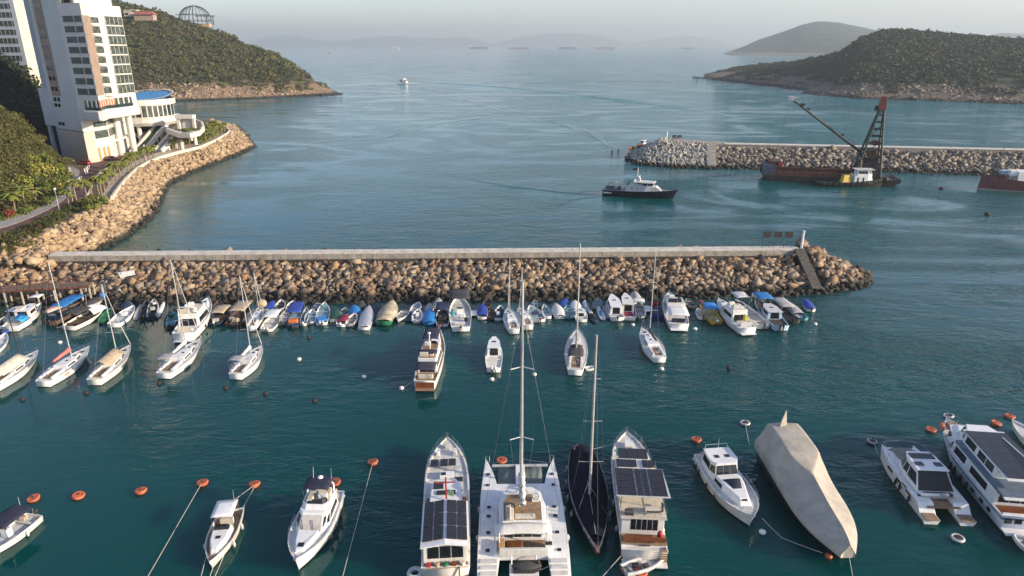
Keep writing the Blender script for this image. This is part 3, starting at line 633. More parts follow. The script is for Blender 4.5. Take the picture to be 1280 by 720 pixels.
sh, GS = terrain('hill', [(W(a, b, 7), atY(*c)) for a, b, c in [(-140, 305, (-140, 60, 195)), (-60, 292, (-60, 95, 205)), (0, 276, (0, 134, 214)), (30, 266, (26, 152, 222)), (55, 254, (46, 172, 230)), (72, 243, (62, 189, 235)), (82, 232, (75, 200, 238)), (88, 216, (84, 208, 242))]], HMS, rough=1.6, seed=75, bulge=.35, back=.5)
woods('hillside_scrub', GS, 2600, .16, 1.05, -20, -10, 1.9, LEAF_SLOPE, 81, 'brown and olive scrub on the near hillside above the road', protos=FINE)
dh, GD = terrain('hill', [(W(a, b, 7), atY(*c)) for a, b, c in [(-150, 232, (-150, 40, 310)), (-40, 222, (-40, 66, 310)), (0, 215, (0, 76, 305)), (24, 208, (22, 90, 300)), (45, 200, (40, 106, 295)), (66, 192, (54, 128, 290)), (80, 186, (66, 160, 284))]], HMS, rough=2.5, seed=85, bulge=.4, back=.4)
woods('shaded_woodland', GD, 1500, .02, 1.06, -20, -10, 4.2, LEAF_SHADED, 91, 'dark shaded trees between the near hillside and the white towers', protos=FINE)
# ------------------------------------------------------------------ hotel tower and its neighbours
TW = mat('white_tower_paint', (.55, .535, .50), .6, var=.05, scale=.12, stain=.10)
TORA = mat('apricot_render', (.30, .215, .16), .75, var=.08, scale=.3)
TBEI = mat('beige_cladding', (.50, .42, .34), .7, var=.06, scale=.2, stain=.1)
TGREY = mat('grey_render', (.36, .38, .41), .7, var=.06, scale=.2)
WGL = mat('window_glass', (.018, .034, .036), .3, var=.35, scale=.6)
WGL2 = mat('pale_window_glass', (.065, .08, .068), .2, var=.45, scale=.9)
ORG = mat('terrace_terracotta', (.45, .17, .08), .7, var=.3, scale=.9)
def xy(v): return (v.x, v.y)
zg = 7.0
L0, Cc, Dd, Ee, Ff, Gg = (W(*p, zg) for p in ((81, 198), (112, 204), (139, 205.6), (147, 200.5), (157, 198.5), (178, 193.5)))
Yc = Cc.y
def zy(px, py, Y=None): return atY(px, py, Y or Yc).z
bk = Vector((-13, 22, 0))
G2_ = Gg + Vector((.5, 1.6, 0)); G3 = Gg + Vector((-.3, 3.4, 0))
TO = [xy(p) for p in (L0, Cc, Dd, Ee, Ff, Gg, G2_, G3, Gg + bk, L0 + bk)]
zr, z7 = zy(95, 4), zy(105, 150)
tower = thing('hotel_tower', 'tall white waterfront tower with dark window bands, apricot stripe and curved corner', 'tower', (Cc.x, Cc.y, zg))
def tp(mb, name, m, par=None, **k):
    o = mb.build(name, m, None, **k); p = par or tower
    off = tower.location; o.data.transform(Matrix.Translation(-off)); o.parent = p; CH.setdefault(p.name, []).append(o.name); return o
b = MB(); b.house(TO, TO, z7 - .2, zr)
up = [xy(p) for p in (L0, Cc, Cc.lerp(Dd, .2), Cc.lerp(Dd, .2) + bk, L0 + bk)]; b.house(up, up, zr, zr + 26)
up2 = [xy(p) for p in (Cc.lerp(Dd, .45) + Vector((0, 4, 0)), Gg + Vector((-4.5, 5, 0)), Gg + bk, Cc.lerp(Dd, .3) + bk)]; b.house(up2, up2, zr, zr + 24)
tp(b, 'wall', TW)
b = MB(); lo = [xy(p) for p in (L0, Cc, W(124, 202, zg), W(142, 198, zg), W(154, 190.5, zg), Gg + bk, L0 + bk)]
zl = zy(105, 166); lb_ = lo[:3] + [xy(W(124, 202, zg) + bk * .4), xy(L0 + bk * .4)]; b.house(lb_, lb_, zg, zl, 1); li_ = [(p_[0] - .05, p_[1] + .05) for p_ in lo]; b.house(li_, li_, zg, zl, 0); b.house(lo, lo, zl + .35, z7 - .2, 0)
in_ = [(p[0] * .999 + .12, p[1] + .15) for p in lo]; b.house(in_, in_, zl, zl + .36, 2)
tp(b, 'lower_block', [TW, TBEI, TGREY])
b = MB()      # groove lines on the beige cladding
for k in range(1, 4):
    z = zg + (zl - zg) * k / 4
    for i in (0, 1): b.win(lo, lo, z - .06, z + .06, i, 0, 1, 0, 1, off=.012)
tp(b, 'cladding_joint', TGREY)
rows = []
for k in range(9): rows.append((zy(92, 28 + 12.95 * (k - 0)), zy(92, 19.8 + 12.95 * (k - 0))))
rows = rows[:8]
for k, (za, zb_) in enumerate(rows):
    b = MB(); b.win(TO, TO, za, zb_, 1, .12, .975, 0, 1, off=.05); w_ = tp(b, 'window', WGL)
    f = MB()
    for u in (.12, .62, .975): f.win(TO, TO, za, zb_, 1, u - .008, u + .008, 0, 1, off=.09)
    f.win(TO, TO, za, za + .1, 1, .12, .975, 0, 1, off=.085)
    tp(f, 'frame', TGREY, w_)
    b = MB(); b.win(TO, TO, za, zb_ - .1, 3, .02, .9, 0, 1, off=.05); tp(b, 'window', WGL2)
    b = MB(); b.win(TO, TO, za - .45, zb_ + .35, 4, .28, 1.0, 0, 1, off=.05); w_ = tp(b, 'window', WGL2)
    f = MB()
    for u in (.31, .53, .76, .985): f.win(TO, TO, za - .1, zb_ + .1, 4, u - .006, u + .006, 0, 1, off=.1)
    f.win(TO, TO, za - .40, za - .34, 4, .3, 1, 0, 1, off=.095)
    b = MB(); b.win(TO, TO, za - .45, zb_ + .35, 5, 0, 1, 0, 1, off=.05); tp(b, 'window', WGL2)
    tp(f, 'frame', TW, w_)
    # balcony lip under the middle bay
    e0, e1 = Ee + (Ee - Ee), Ff; c = Ee.lerp(Ff, .45); d = (Ff - Ee)
    s = MB(); s.ell((c.x, c.y, za - .65), (d.length * .55, 1.5, .55), 14, 4, rz=math.atan2(d.y, d.x)); tp(s, 'balcony', TW)
b = MB(); b.win(TO, TO, rows[-1][0] - .2, rows[0][1] + .2, 2, .0, 1, 0, 1, off=.06); tp(b, 'stripe', TORA)
b = MB(); b.win(TO, TO, zy(75, 122), zr + 26, 0, .07, .42, 0, 1, off=.05); tp(b, 'stripe', TORA)
for k in range(-1, 9):
    z = zy(70, 121 - 10 - 12.95 * k, L0.y)
    for u in (.14, .29):
        b = MB(); b.win(TO, TO, z - .55, z + .75, 0, u - .05, u + .05, 0, 1, off=.08); tp(b, 'window', GLASS)
for py in (131, 154):
    z = zy(75, py, L0.y)
    for u in (.12, .26):
        b = MB(); b.win(TO if py < 150 else lo, TO if py < 150 else lo, z - .5, z + .6, 0, u - .055, u + .055, 0, 1, off=.05); tp(b, 'window', GLASS)
b = MB(); b.box((L0.x, L0.y - .2, (zr + 26 + zg + 18) / 2), (.9, .5, zr + 26 - zg - 18), rz=-.6); tp(b, 'corner_fin', TW)
# open restaurant floor and the deep band below it
za, zb_ = zy(140, 137.5), zy(140, 125.5)
RO = [(p[0], p[1]) for p in TO]
for i, u0, u1 in ((1, .35, 1), (2, 0, 1), (3, 0, 1), (4, 0, .96)):
    b = MB(); b.win(TO, TO, za, zb_, i, u0, u1, 0, 1, off=.06); w_ = tp(b, 'terrace_opening', ORG if i in (2, 3) else WGL2)
    b = MB(); b.win(TO, TO, za, za + 1.0, i, u0, u1, 0, 1, off=.25); tp(b, 'glass_rail', WGL)
    b = MB()
    for u in (.2, .5, .8): b.win(TO, TO, za, zb_, i, u0 + (u1 - u0) * u - .03, u0 + (u1 - u0) * u + .03, 0, 1, off=.14)
    tp(b, 'post', TW)
b = MB(); cen = Vector((sum(p[0] for p in TO) / len(TO), sum(p[1] for p in TO) / len(TO), 0))
BO = [xy(Cc.lerp(Dd, .28) + Vector((-.2, -.7, 0))), xy(Dd + Vector((.2, -1.6, 0))), xy(Ee + Vector((.7, -1.5, 0))), xy(Ff + Vector((1.2, -1.3, 0))), xy(Gg + Vector((1.2, -.6, 0))), xy(G2_ + Vector((.8, 0, 0))), xy(Gg + bk), xy(Cc.lerp(Dd, .28) + bk)]
zq = zy(140, 150.5); b.house(BO, BO, zq, za - .05); tp(b, 'floor_band', TW, bevel=.5)
b = MB(); b.house([(p[0], p[1]) for p in TO[1:7]] + [TO[8]], [(p[0], p[1]) for p in TO[1:7]] + [TO[8]], zy(140, 121.5), zy(140, 120.8)); 
b = MB(); 
for px, py in ((153, 193.5), (168, 189)):
    p = W(px, py, zg); b = MB(); b.tube([(p.x, p.y, zg), (p.x, p.y, zq + .1)], 1.15, 16); tp(b, 'column', TW)
for py0, py1 in ((151, 157.5), (162.5, 171.5)):
    for i, u0, u1 in ((2, .08, .97), (3, .05, .95)):
        b = MB(); b.win(lo, lo, zy(140, py1, W(140, 199, zg).y), zy(140, py0, W(140, 199, zg).y), i, u0, u1, 0, 1, off=.05); tp(b, 'window', WGL2)
for u in (.15, .5, .78):
    b = MB(); b.win(lo, lo, zg, zg + 4.5, 2, u - .08, u + .08, 0, 1, off=.05); tp(b, 'doorway', mat('amber_doorway', (.42, .25, .09), .5, var=.2))
# canopy fascia over the entrance
b = MB(); q = [xy(W(a, c, 12.2)) for a, c in ((122, 181), (150, 176), (163, 170), (150, 166), (124, 172))]; b.house(q, q, 12.2, 12.9); tp(b, 'canopy', TW)
# rear grey wing with air conditioners
wg = thing('grey_wing', 'blue grey side wing with window air conditioners, left of the white tower', 'building', (L0.x - 4, L0.y + 8, zg))
def wpart(mb, name, m, t, par=None, **k):
    o = mb.build(name, m, None, **k); o.data.transform(Matrix.Translation(-t.location)); p = par or t; o.parent = p; CH.setdefault(p.name, []).append(o.name); return o
yW = L0.y + 6
g0, g1 = atY(66.5, 170, yW + 5), atY(80, 170, yW)
WO = [xy(g0), xy(g1), xy(g1 + Vector((-3, 20, 0))), xy(g0 + Vector((-3, 20, 0)))]; zw0 = zy(47, 111, yW)
b = MB(); b.house(WO, WO, zw0, zr + 24); wpart(b, 'wall', TGREY, wg)
for k in range(-1, 9):
    z = zy(60, 108 - 12.95 * k - 6, yW)
    b = MB(); b.win(WO, WO, z - 1.0, z + .7, 0, .55, .97, 0, 1, off=.08); w_ = wpart(b, 'window', GLASS, wg)
    b = MB(); c = Vector((*WO[0], z)).lerp(Vector((*WO[1], z)), .72); b.box((c.x, c.y - .4, z - .7), (.9, .7, .6)); wpart(b, 'air_conditioner', TW, wg, w_)
pb = thing('podium_block', 'pale banded block on columns at the foot of the grey wing, beside dark trees', 'building', (L0.x - 6, L0.y + 4, zg))
h0, h1 = atY(62.5, 180, L0.y + 5), atY(80, 186, L0.y + .6)
PO = [xy(h0), xy(h1), xy(h1 + Vector((-2, 14, 0))), xy(h0 + Vector((-2, 14, 0)))]
b = MB(); zt_, zm, zbm = zy(52, 111, L0.y + 3), zy(60, 140, L0.y + 3), zy(62, 157, L0.y + 3)
for z0, z1 in ((zbm, zy(60, 148, L0.y + 3)), (zy(60, 147.2, L0.y + 3), zy(58, 140.4, L0.y + 3)), (zy(58, 139.7, L0.y + 3), zy(55, 122, L0.y + 3)), (zy(55, 121.3, L0.y + 3), zt_)): b.house(PO, PO, z0, z1)
b.house([(p[0] + .1, p[1] + .15) for p in PO], [(p[0] + .1, p[1] + .15) for p in PO], zbm + .3, zt_ - .3)
wpart(b, 'wall', mat('pale_grey_band', (.50, .50, .50), .7, var=.06, scale=.3), pb)
for f in (.15, .8):
    c = Vector((*PO[0], 0)).lerp(Vector((*PO[1], 0)), f); b = MB(); b.box((c.x, c.y + 1, (zg + zbm) / 2), (1.1, 1.1, zbm - zg)); wpart(b, 'column', TGREY, pb)
# second tower behind
yS = 345; s0, s1, s2 = atY(-30, 110, yS + 6), atY(37.5, 95, yS), atY(50, 95, yS + 10)
st_ = thing('apartment_tower', 'second tower far left with dark horizontal window bands and a cream end wall', 'tower', (s1.x, s1.y, zg))
SO = [xy(s0), xy(s1), xy(s2), xy(s2 + Vector((-4, 18, 0))), xy(s0 + Vector((-4, 24, 0)))]
b = MB(); b.house(SO, SO, zg, 100); wpart(b, 'wall', mat('cool_white_paint', (.55, .56, .57), .65, var=.06, scale=.15), st_)
b = MB(); b.win(SO, SO, zg, 100, 1, 0.0, 1, 0, 1, off=.08); wpart(b, 'end_wall', mat('cream_render', (.66, .58, .45), .8, var=.1, scale=.25, stain=.2), st_)
for k in range(9):
    z0, z1 = atY(20, 76.5 - 10.9 * k, yS).z, atY(20, 69.5 - 10.9 * k, yS).z
    b = MB(); b.win(SO, SO, z0, z1, 0, .05, .93, 0, 1, off=.06); w_ = wpart(b, 'window', GLASS, st_)
    b = MB()
    for u in np.linspace(.1, .9, 12): b.win(SO, SO, z0, z1, 0, u - .004, u + .004, 0, 1, off=.1)
    b.win(SO, SO, z0, z0 + .1, 0, .05, .93, 0, 1, off=.09)
    wpart(b, 'frame', TGREY, st_, w_)
# pool wing: curved white drum with a blue roof
def oval(c, a, bb, rz=0, n=28, p=2.3):
    o = []
    for k in range(n):
        t = 2 * math.pi * k / n; x = math.copysign(abs(math.cos(t)) ** (2 / p), math.cos(t)) * a; y = math.copysign(abs(math.sin(t)) ** (2 / p), math.sin(t)) * bb
        o.append((c[0] + x * math.cos(rz) - y * math.sin(rz), c[1] + x * math.sin(rz) + y * math.cos(rz)))
    return o
yP = 276; pc = atY(181, 140, yP)
pw = thing('pool_wing', 'curved white wing with a blue roof and a band of windows, beside the tower', 'building', (pc.x, yP, zg))
zA, zB, zC, zD, zE = (atY(195, y, yP - 6).z for y in (153.5, 147.5, 132, 128, 126))
o1 = oval((pc.x, yP + 3), 9.6, 11); o2 = oval((pc.x, yP + 3), 9.0, 10.4); o3 = oval((pc.x, yP + 3), 10.6, 12)
b = MB(); b.house(o1, o1, zC, zE + .3, top=False); b.house(o1, o3, zA - 1.2, zA, top=False); b.house(o3, o3, zA, zB); b.house(o2, o2, zB, zC); wpart(b, 'wall', TW, pw)
b = MB(); n_ = len(o1); i1 = oval((pc.x, yP + 3), 8.9, 10.3)
b.add([(*p, zE + .35 + max(0, p[1] - yP + 7.3) * .13) for p in o1] + [(*p, zE + .35 + max(0, p[1] - yP + 7.3) * .13) for p in i1], [(i, (i + 1) % n_, n_ + (i + 1) % n_, n_ + i) for i in range(n_)]); wpart(b, 'parapet', TW, pw)
b = MB(); b.add([(*p, zE - .2 + (p[1] - yP + 7.3) * .13) for p in i1], [tuple(range(n_))]); wpart(b, 'roof', mat('blue_roof', (.035, .20, .42), .45, var=.08, scale=.2), pw)
for k in range(n_):
    if math.sin(2 * math.pi * (k + .5) / n_) < .5:
        b = MB(); b.win(o2, o2, zB, zC, k, .12, .9, .06, .94, off=.05); wpart(b, 'window', WGL2 if k % 3 else WGL, pw)
for px, py in ((178, 184), (196, 178)):
    p = W(px, py, zg); b = MB(); b.tube([(p.x, p.y, zg), (p.x, p.y, zA)], .8, 12); wpart(b, 'column', TW, pw)
b = MB(); q = [xy(W(a, c, zg)) for a, c in ((170, 181), (200, 176), (212, 168), (170, 165))]; b.house(q, q, zg, zA - 1.2)
wpart(b, 'lower_floor', WGL, pw)
for zz in ((zg + zA) / 2 - 1.6,):
    b = MB(); q = [xy(W(a, c, zg)) for a, c in ((168, 183), (201, 178), (214, 170), (168, 164))]; b.house(q, q, zz, zz + 1.7); wpart(b, 'floor_band', TW, pw)
# green ramp, stair ramp, curved terrace
def ramp_thing(name, label, p0, p1, wd, mfl, cat):
    t = thing(name, label, cat, tuple(p0)); d = p1 - p0; L = d.length; rz = math.atan2(d.y, d.x) - math.pi / 2; rx = math.asin(d.z / L); c = (p0 + p1) / 2
    side = Vector((math.cos(rz), math.sin(rz), 0))
    b = MB(); b.box(tuple(c), (wd, L, .4), rz=rz, rx=rx); wpart(b, 'floor', mfl, t)
    for s in (-1, 1):
        b = MB(); b.box(tuple(c + side * s * (wd / 2 + .3) + Vector((0, 0, .3))), (.6, L, 1.7), rz=rz, rx=rx); wpart(b, 'parapet', TW, t)
    for f in (.45, .8):
        b = MB(); q = p0 + d * f; b.box((q.x, q.y, (zg + q.z) / 2), (.8, .8, q.z - zg)); wpart(b, 'column', TW, t)
ramp_thing('covered_ramp', 'sloping ramp with a green floor between white parapets, left of the stairs', W(176, 188, 7.2), W(206, 152, 16), 3.2, mat('green_turf', (.025, .07, .012), .9, var=.2), 'ramp')
ramp_thing('stair_ramp', 'grey staircase between white parapets leading up to the curved terrace', W(198, 190, 7.2), W(223, 163, 13.6), 2.2, mat('grey_steps', (.25, .25, .25), .8, var=.2), 'stairs')
tr = thing('curved_terrace', 'curved white terrace on columns with planting and a white portal frame', 'terrace', tuple(W(235, 175, zg)))
q = [xy(W(a, c, 13.6)) for a, c in ((207, 163), (222, 168.5), (238, 169), (250, 166), (256, 160), (254, 154), (244, 150), (226, 149), (210, 152))]; q.reverse() if sum(q[i][0] * q[(i + 1) % len(q)][1] - q[(i + 1) % len(q)][0] * q[i][1] for i in range(len(q))) < 0 else None
b = MB(); b.house(q, q, 12.4, 14.4); wpart(b, 'slab', TW, tr, bevel=.3)
cq = (sum(p[0] for p in q) / len(q), sum(p[1] for p in q) / len(q)); qi = [(p[0] * .86 + cq[0] * .14, p[1] * .86 + cq[1] * .14) for p in q]
b = MB(); b.house(qi, qi, 14.38, 14.41); wpart(b, 'floor', SOIL, tr)
for px, py in ((228, 187), (245, 182), (240, 178)):
    p = W(px, py, zg); b = MB(); b.tube([(p.x, p.y, zg), (p.x, p.y, 12.5)], .75, 10); wpart(b, 'column', TW, tr)
p = W(233, 161, 14.4); b = MB()
b.box((p.x - 2.6, p.y, 16.4), (.9, 1.2, 4.2)); b.box((p.x + 2.6, p.y + 1.5, 16.4), (.9, 1.2, 4.2)); b.box((p.x, p.y + .7, 18.9), (6.6, 3.2, 1.3)); b.box((p.x - .6, p.y + 2, 16), (3.4, .3, 3.2)); wpart(b, 'portal', TW, tr)
# ------------------------------------------------------------------ dome cage, red roofed house and hut on the headland
def stick(mb, a, b_, r): mb.tube([a, b_], r, 5)
dc = atY(245, 29.5, 812); Rd = 17 / F * 850
dm = thing('dome_cage', 'large open dome of dark steel ribs standing on the headland ridge', 'dome', (dc.x, dc.y, dc.z - 1))
DST = mat('dark_steel', (.035, .035, .038), .6, var=.2)
for k in range(12):
    a = math.pi * k / 12; b = MB(); pts = []
    for j in range(13):
        t = math.pi * j / 12; pts.append((dc.x + Rd * math.cos(t) * math.cos(a), dc.y + Rd * math.cos(t) * math.sin(a), dc.z + 3 + Rd * .92 * math.sin(t)))
    b.tube(pts, .26, 5); wpart(b, 'rib', DST, dm)
b = MB()
for k in range(12):
    a = 2 * math.pi * k / 12; stick(b, (dc.x + Rd * math.cos(a), dc.y + Rd * math.sin(a), dc.z - 6), (dc.x + Rd * math.cos(a), dc.y + Rd * math.sin(a), dc.z + 3), .28)
wpart(b, 'post', DST, dm)
for z, rr in ((3, Rd), (Rd * .55, Rd * .86)):
    b = MB(); b.torus((dc.x, dc.y, dc.z + z), rr, .25, 24, 5); wpart(b, 'ring', DST, dm)
b = MB(); b.box((dc.x + 14, dc.y - 6, dc.z + 7.6), (20, 4, .8)); b.box((dc.x + 22, dc.y - 6, dc.z + 3), (.7, .7, 9)); b.box((dc.x + 15, dc.y - 6, dc.z + 3), (.7, .7, 9)); b.box((dc.x - 12, dc.y - 4, dc.z + 9), (14, 3, .6)); wpart(b, 'walkway', DST, dm)
b = MB(); p = atY(253, 32, 800); b.box(tuple(p), (18, 8, 3)); wpart(b, 'terrace', mat('tan_terrace', (.42, .28, .17), .8), dm)
def hit(Gq, px, py):
    Q = Gq.reshape(-1, 3); d = Q[:, 1] * CP - (Q[:, 2] - H) * SP; x = 640 + F * Q[:, 0] / d; y = 360 - F * (Q[:, 1] * SP + (Q[:, 2] - H) * CP) / d
    e = (x - px) ** 2 + (y - py) ** 2; e[41 * Gq.shape[1]:] = 1e9; return Vector(Q[np.argmin(e)])
hs = hit(G, 180, 26) + Vector((0, -4, 2.5))
ho_ = thing('red_roofed_house', 'low house with a red tiled roof among trees on the headland ridge', 'house', (hs.x, hs.y, hs.z - 2))
b = MB(); b.box((hs.x, hs.y, hs.z), (20, 8, 6)); wpart(b, 'wall', mat('pinkish_wall', (.36, .26, .2), .8), ho_)
b = MB(); b.house([(hs.x - 11.5, hs.y - 5.5), (hs.x + 11.5, hs.y - 5.5), (hs.x + 11.5, hs.y + 5.5), (hs.x - 11.5, hs.y + 5.5)], [(hs.x - 8, hs.y), (hs.x + 8, hs.y), (hs.x + 8, hs.y + .1), (hs.x - 8, hs.y + .1)], hs.z + 3, hs.z + 6.2); wpart(b, 'roof', mat('red_tiles', (.33, .10, .065), .8, var=.15, scale=.5), ho_)
hu = hit(G, 161, 21) + Vector((0, -4, 3)); ht_ = thing('white_hut', 'small off white hut beside the red roofed house on the ridge', 'hut', (hu.x, hu.y, hu.z - 4))
b = MB(); b.box(tuple(hu), (8, 6, 6)); b.box((hu.x + 3, hu.y, hu.z + 3.2), (14, 7, .8)); wpart(b, 'wall', mat('offwhite_wall', (.5, .46, .38), .8), ht_)
b = MB(); b.box((hu.x - 1, hu.y - 3.1, hu.z - .5), (3, .3, 2)); wpart(b, 'window', GLASS, ht_)
# ------------------------------------------------------------------ trees, palms, shrubs
def tree_proto(name, seed, leafm, nl=420, hgt=5.0, rad=2.4, trunk=.28, leaf=.34, lobes=7):
    r = np.random.default_rng(seed); t = thing(name, 'x', 'tree')
    b = MB(); b.tube([(0, 0, -.3), (.1, .05, hgt * .35), (.25, .1, hgt * .65)], trunk * .5, 7, r1=trunk * .2)
    cs = []
    for k in range(lobes):
        a = r.uniform(0, 6.28); d = rad * r.uniform(.15, .68); c = np.array([math.cos(a) * d, math.sin(a) * d, hgt * r.uniform(.5, .86)]); cs.append((c, rad * r.uniform(.35, .62)))
        b.tube([(.15, .08, hgt * .4), tuple(c * .6 + np.array([0, 0, hgt * .2])), tuple(c)], trunk * .22, 5, r1=.04)
    b.build('trunk', BARK, t)
    V = []; Fc = []
    for k in range(nl):
        c, rr = cs[r.integers(lobes)]; d = r.normal(size=3); d /= np.linalg.norm(d); p = c + d * rr * r.uniform(.55, 1.05) * np.array([1, 1, .8])
        nn = d + r.normal(size=3) * .6 + np.array([0, 0, .2]); nn /= np.linalg.norm(nn); u = np.cross(nn, r.normal(size=3)); u /= np.linalg.norm(u); v = np.cross(nn, u); s = leaf * r.uniform(.5, 1.1); o = len(V)
        V += [p - u * s, p - v * s * .7, p + u * s, p + v * s * .7]; Fc.append((o, o + 1, o + 2, o + 3))
    b = MB(); b.add(V, Fc); b.build('crown', leafm, t)
    return t
def palm_proto(seed, hgt=5.2):
    r = np.random.default_rng(seed); t = thing('palm_tree', 'x', 'palm tree')
    b = MB(); b.tube([(0, 0, -.2), (.08, .05, hgt * .5), (.05, .12, hgt)], .22, 7, r1=.15); b.build('trunk', mat('palm_bark', (.22, .16, .11), .9, var=.2, scale=3), t)
    b = MB()
    for k in range(22):
        a = 6.28 * k / 22 + r.normal() * .12; el = r.uniform(-.25, 1.15); L = r.uniform(1.7, 2.4); pts = []
        for j in range(6):
            s = j / 5; x = L * s * math.cos(el * (1 - s * .5)); z = L * s * math.sin(el) * (1 - .25 * s) - .95 * s * s * L * .5; pts.append((x, z))
        ca, sa = math.cos(a), math.sin(a); rw = []
        for j, (x, z) in enumerate(pts):
            wd = .42 * math.sin(math.pi * min(1, (j + .7) / 6.2)); rw.append([(x * ca - wd * sa + .05, x * sa + wd * ca + .12, hgt + z - .16), (x * ca + .05, x * sa + .12, hgt + z), (x * ca + wd * sa + .05, x * sa - wd * ca + .12, hgt + z - .16)])
        b.grid(rw, sm=False)
    b.build('crown', LEAF_PALM, t)
    return t
PALMS = [palm_proto(i, 4.2 + .5 * i) for i in range(3)]; first = [True] * 3
pal = [(155, 221), (161, 217), (166, 213), (171, 209.5), (176, 206), (182, 203.5), (187, 201.5), (192, 199.5), (109, 251), (116, 247), (87, 261), (97, 256), (124, 243), (131, 240), (136, 236), (141, 231), (146, 226), (128, 247), (151, 222),
       (217, 189), (224, 187.5), (231, 186), (238, 184.5), (258, 178.5), (263, 176.5), (268, 174.5), (273, 172.5), (277, 169.5), (281, 166), (270, 168), (262, 169), (20, 268), (33, 262), (46, 256)]
names = {0: 'palm in the row beside the seaward parapet of the promenade', 1: 'palm in the inner row between the red road and the promenade', 2: 'palm at the rounded point beyond the curved terrace', 3: 'palm in front of the curved white terrace', 4: 'palm at the foot of the near hillside by the footpath'}
for k, (px, py) in enumerate(pal):
    z_ = 0 if k < 8 else (1 if k < 19 else (3 if k < 23 else (2 if k < 31 else 4))); p = W(px, py, zg); j = k % 3
    if first[j]: o = PALMS[j]; first[j] = False; o.location = p; o['label'] = names[z_]; o['group'] = 'palms along the promenade'
    else: o = dup(PALMS[j], p, random.uniform(0, 6.28), names[z_], random.uniform(.85, 1.12))
    o['group'] = ('palms along the promenade', 'palms along the red road', 'palms at the point', 'palms by the terrace', 'palms by the footpath')[z_]
TA = [tree_proto('tree', 201, LEAF_TREE), tree_proto('tree', 202, LEAF_YEL, rad=2.7, hgt=5.4), tree_proto('tree', 203, LEAF_SLOPE, rad=2.2, hgt=4.2)]
fst = [True] * 3
tl = {0: 'bushy mid green tree at the foot of the near hillside', 1: 'bright yellow green tree at the foot of the near hillside', 2: 'olive brown shrubby tree at the foot of the near hillside'}
for k, (px, py, j, s) in enumerate([(12, 262, 0, 1), (28, 252, 1, 1.25), (41, 246, 0, 1.1), (52, 238, 1, 1.1), (60, 246, 0, .9), (66, 232, 1, 1.2), (73, 238, 0, .85), (77, 226, 0, 1.0), (84, 222, 2, .8), (46, 228, 1, 1.2), (34, 236, 2, 1.1), (20, 240, 2, 1.2), (8, 248, 2, 1.2), (57, 222, 0, 1.1),
    (70, 217, 2, 1.1), (-10, 272, 0, 1.1), (3, 270, 2, .9), (24, 264, 2, .8), (50, 252, 2, .8), (62, 226, 0, 1.15), (80, 212, 2, .9), (38, 258, 0, .8), (87, 210, 0, .7), (15, 250, 1, .9)]):
    p = W(px, py, zg); 
    if py < 244 and px < 66: p.z += 2.2
    if fst[j]: o = TA[j]; fst[j] = False; o.location = p; o['label'] = tl[j]; o.scale = (s, s, s)
    else: o = dup(TA[j], p, random.uniform(0, 6.28), tl[j], s)
    o['group'] = ('green trees below the hillside', 'yellow green trees below the hillside', 'olive trees below the hillside')[j]
bush = tree_proto('bush', 204, LEAF_TREE, nl=300, hgt=2.4, rad=1.9, trunk=.15, leaf=.26); bush['category'] = 'bush'
bl = [(127, 262, 1.5, 'large dark green bush at the top of the rubble by the palms'), (117, 266, 1.0, 'small green bush left of the large dark bush above the rubble'), (14, 273, .8, None), (232, 168, 1.0, 'bush planted on the curved terrace'), (246, 166, .9, 'bush at the rim of the curved terrace')]
for k, (px, py, s, lb) in enumerate(bl):
    p = W(px, py, zg if k < 3 else 14.4)
    if lb is None:
        rb = tree_proto('bush', 205, mat('red_leaves', (.22, .035, .02), .7, var=.3), nl=200, hgt=1.8, rad=1.6, trunk=.12, leaf=.22); rb.location = p; rb['label'] = 'red leaved bush beside the footpath at the far left'; rb['category'] = 'bush'; continue
    if k == 0: o = bush; o.location = p; o.scale = (s,) * 3; o['label'] = lb
    else: o = dup(bush, p, k, lb, s)
# low planting along the top of the rubble and on the point
def cover(name, px, n, size, m, seed, label, z=7.0):
    r = np.random.default_rng(seed); A = np.array([W(a, c, z)[:] for a, c in px[0]]); B = np.array([W(a, c, z)[:] for a, c in px[1]])
    t = r.uniform(0, len(A) - 1.001, n); i = t.astype(int); f = (t - i)[:, None]; v = r.uniform(0, 1, n)[:, None]
    P = (A[i] * (1 - f) + A[i + 1] * f) * (1 - v) + (B[i] * (1 - f) + B[i + 1] * f) * v
    tag(scatter(name, FINE, P, r.gamma(5, size / 5, n), m, tilt=.4, seed=seed), label, 'shrubs', kind='stuff')
cover('ground_cover', ([(-60, 327), (0, 318), (40, 306), (70, 277), (100, 262), (125, 252)], [(-60, 312), (0, 296), (34, 284), (62, 271), (90, 258), (115, 248)]), 750, 1.5, LEAF_SLOPE, 301, 'straggling olive ground cover between the road and the rubble')
cover('planting', ([(245, 181), (262, 174), (280, 165)], [(240, 172), (255, 164), (268, 156)]), 420, 2.4, LEAF_TREE, 302, 'dense green planting around the palms on the point')
cover('planting', ([(205, 189), (222, 183), (245, 178)], [(205, 184), (222, 177), (245, 172)]), 120, 1.5, LEAF_TREE, 303, 'low planting beneath the curved terrace')
cover('planting', ([(0, 277), (30, 268), (60, 255), (80, 238), (88, 218)], [(0, 268), (26, 256), (52, 243), (70, 228), (80, 212)]), 420, 1.7, LEAF_TREE, 304, 'mixed green undergrowth below the hillside trees')
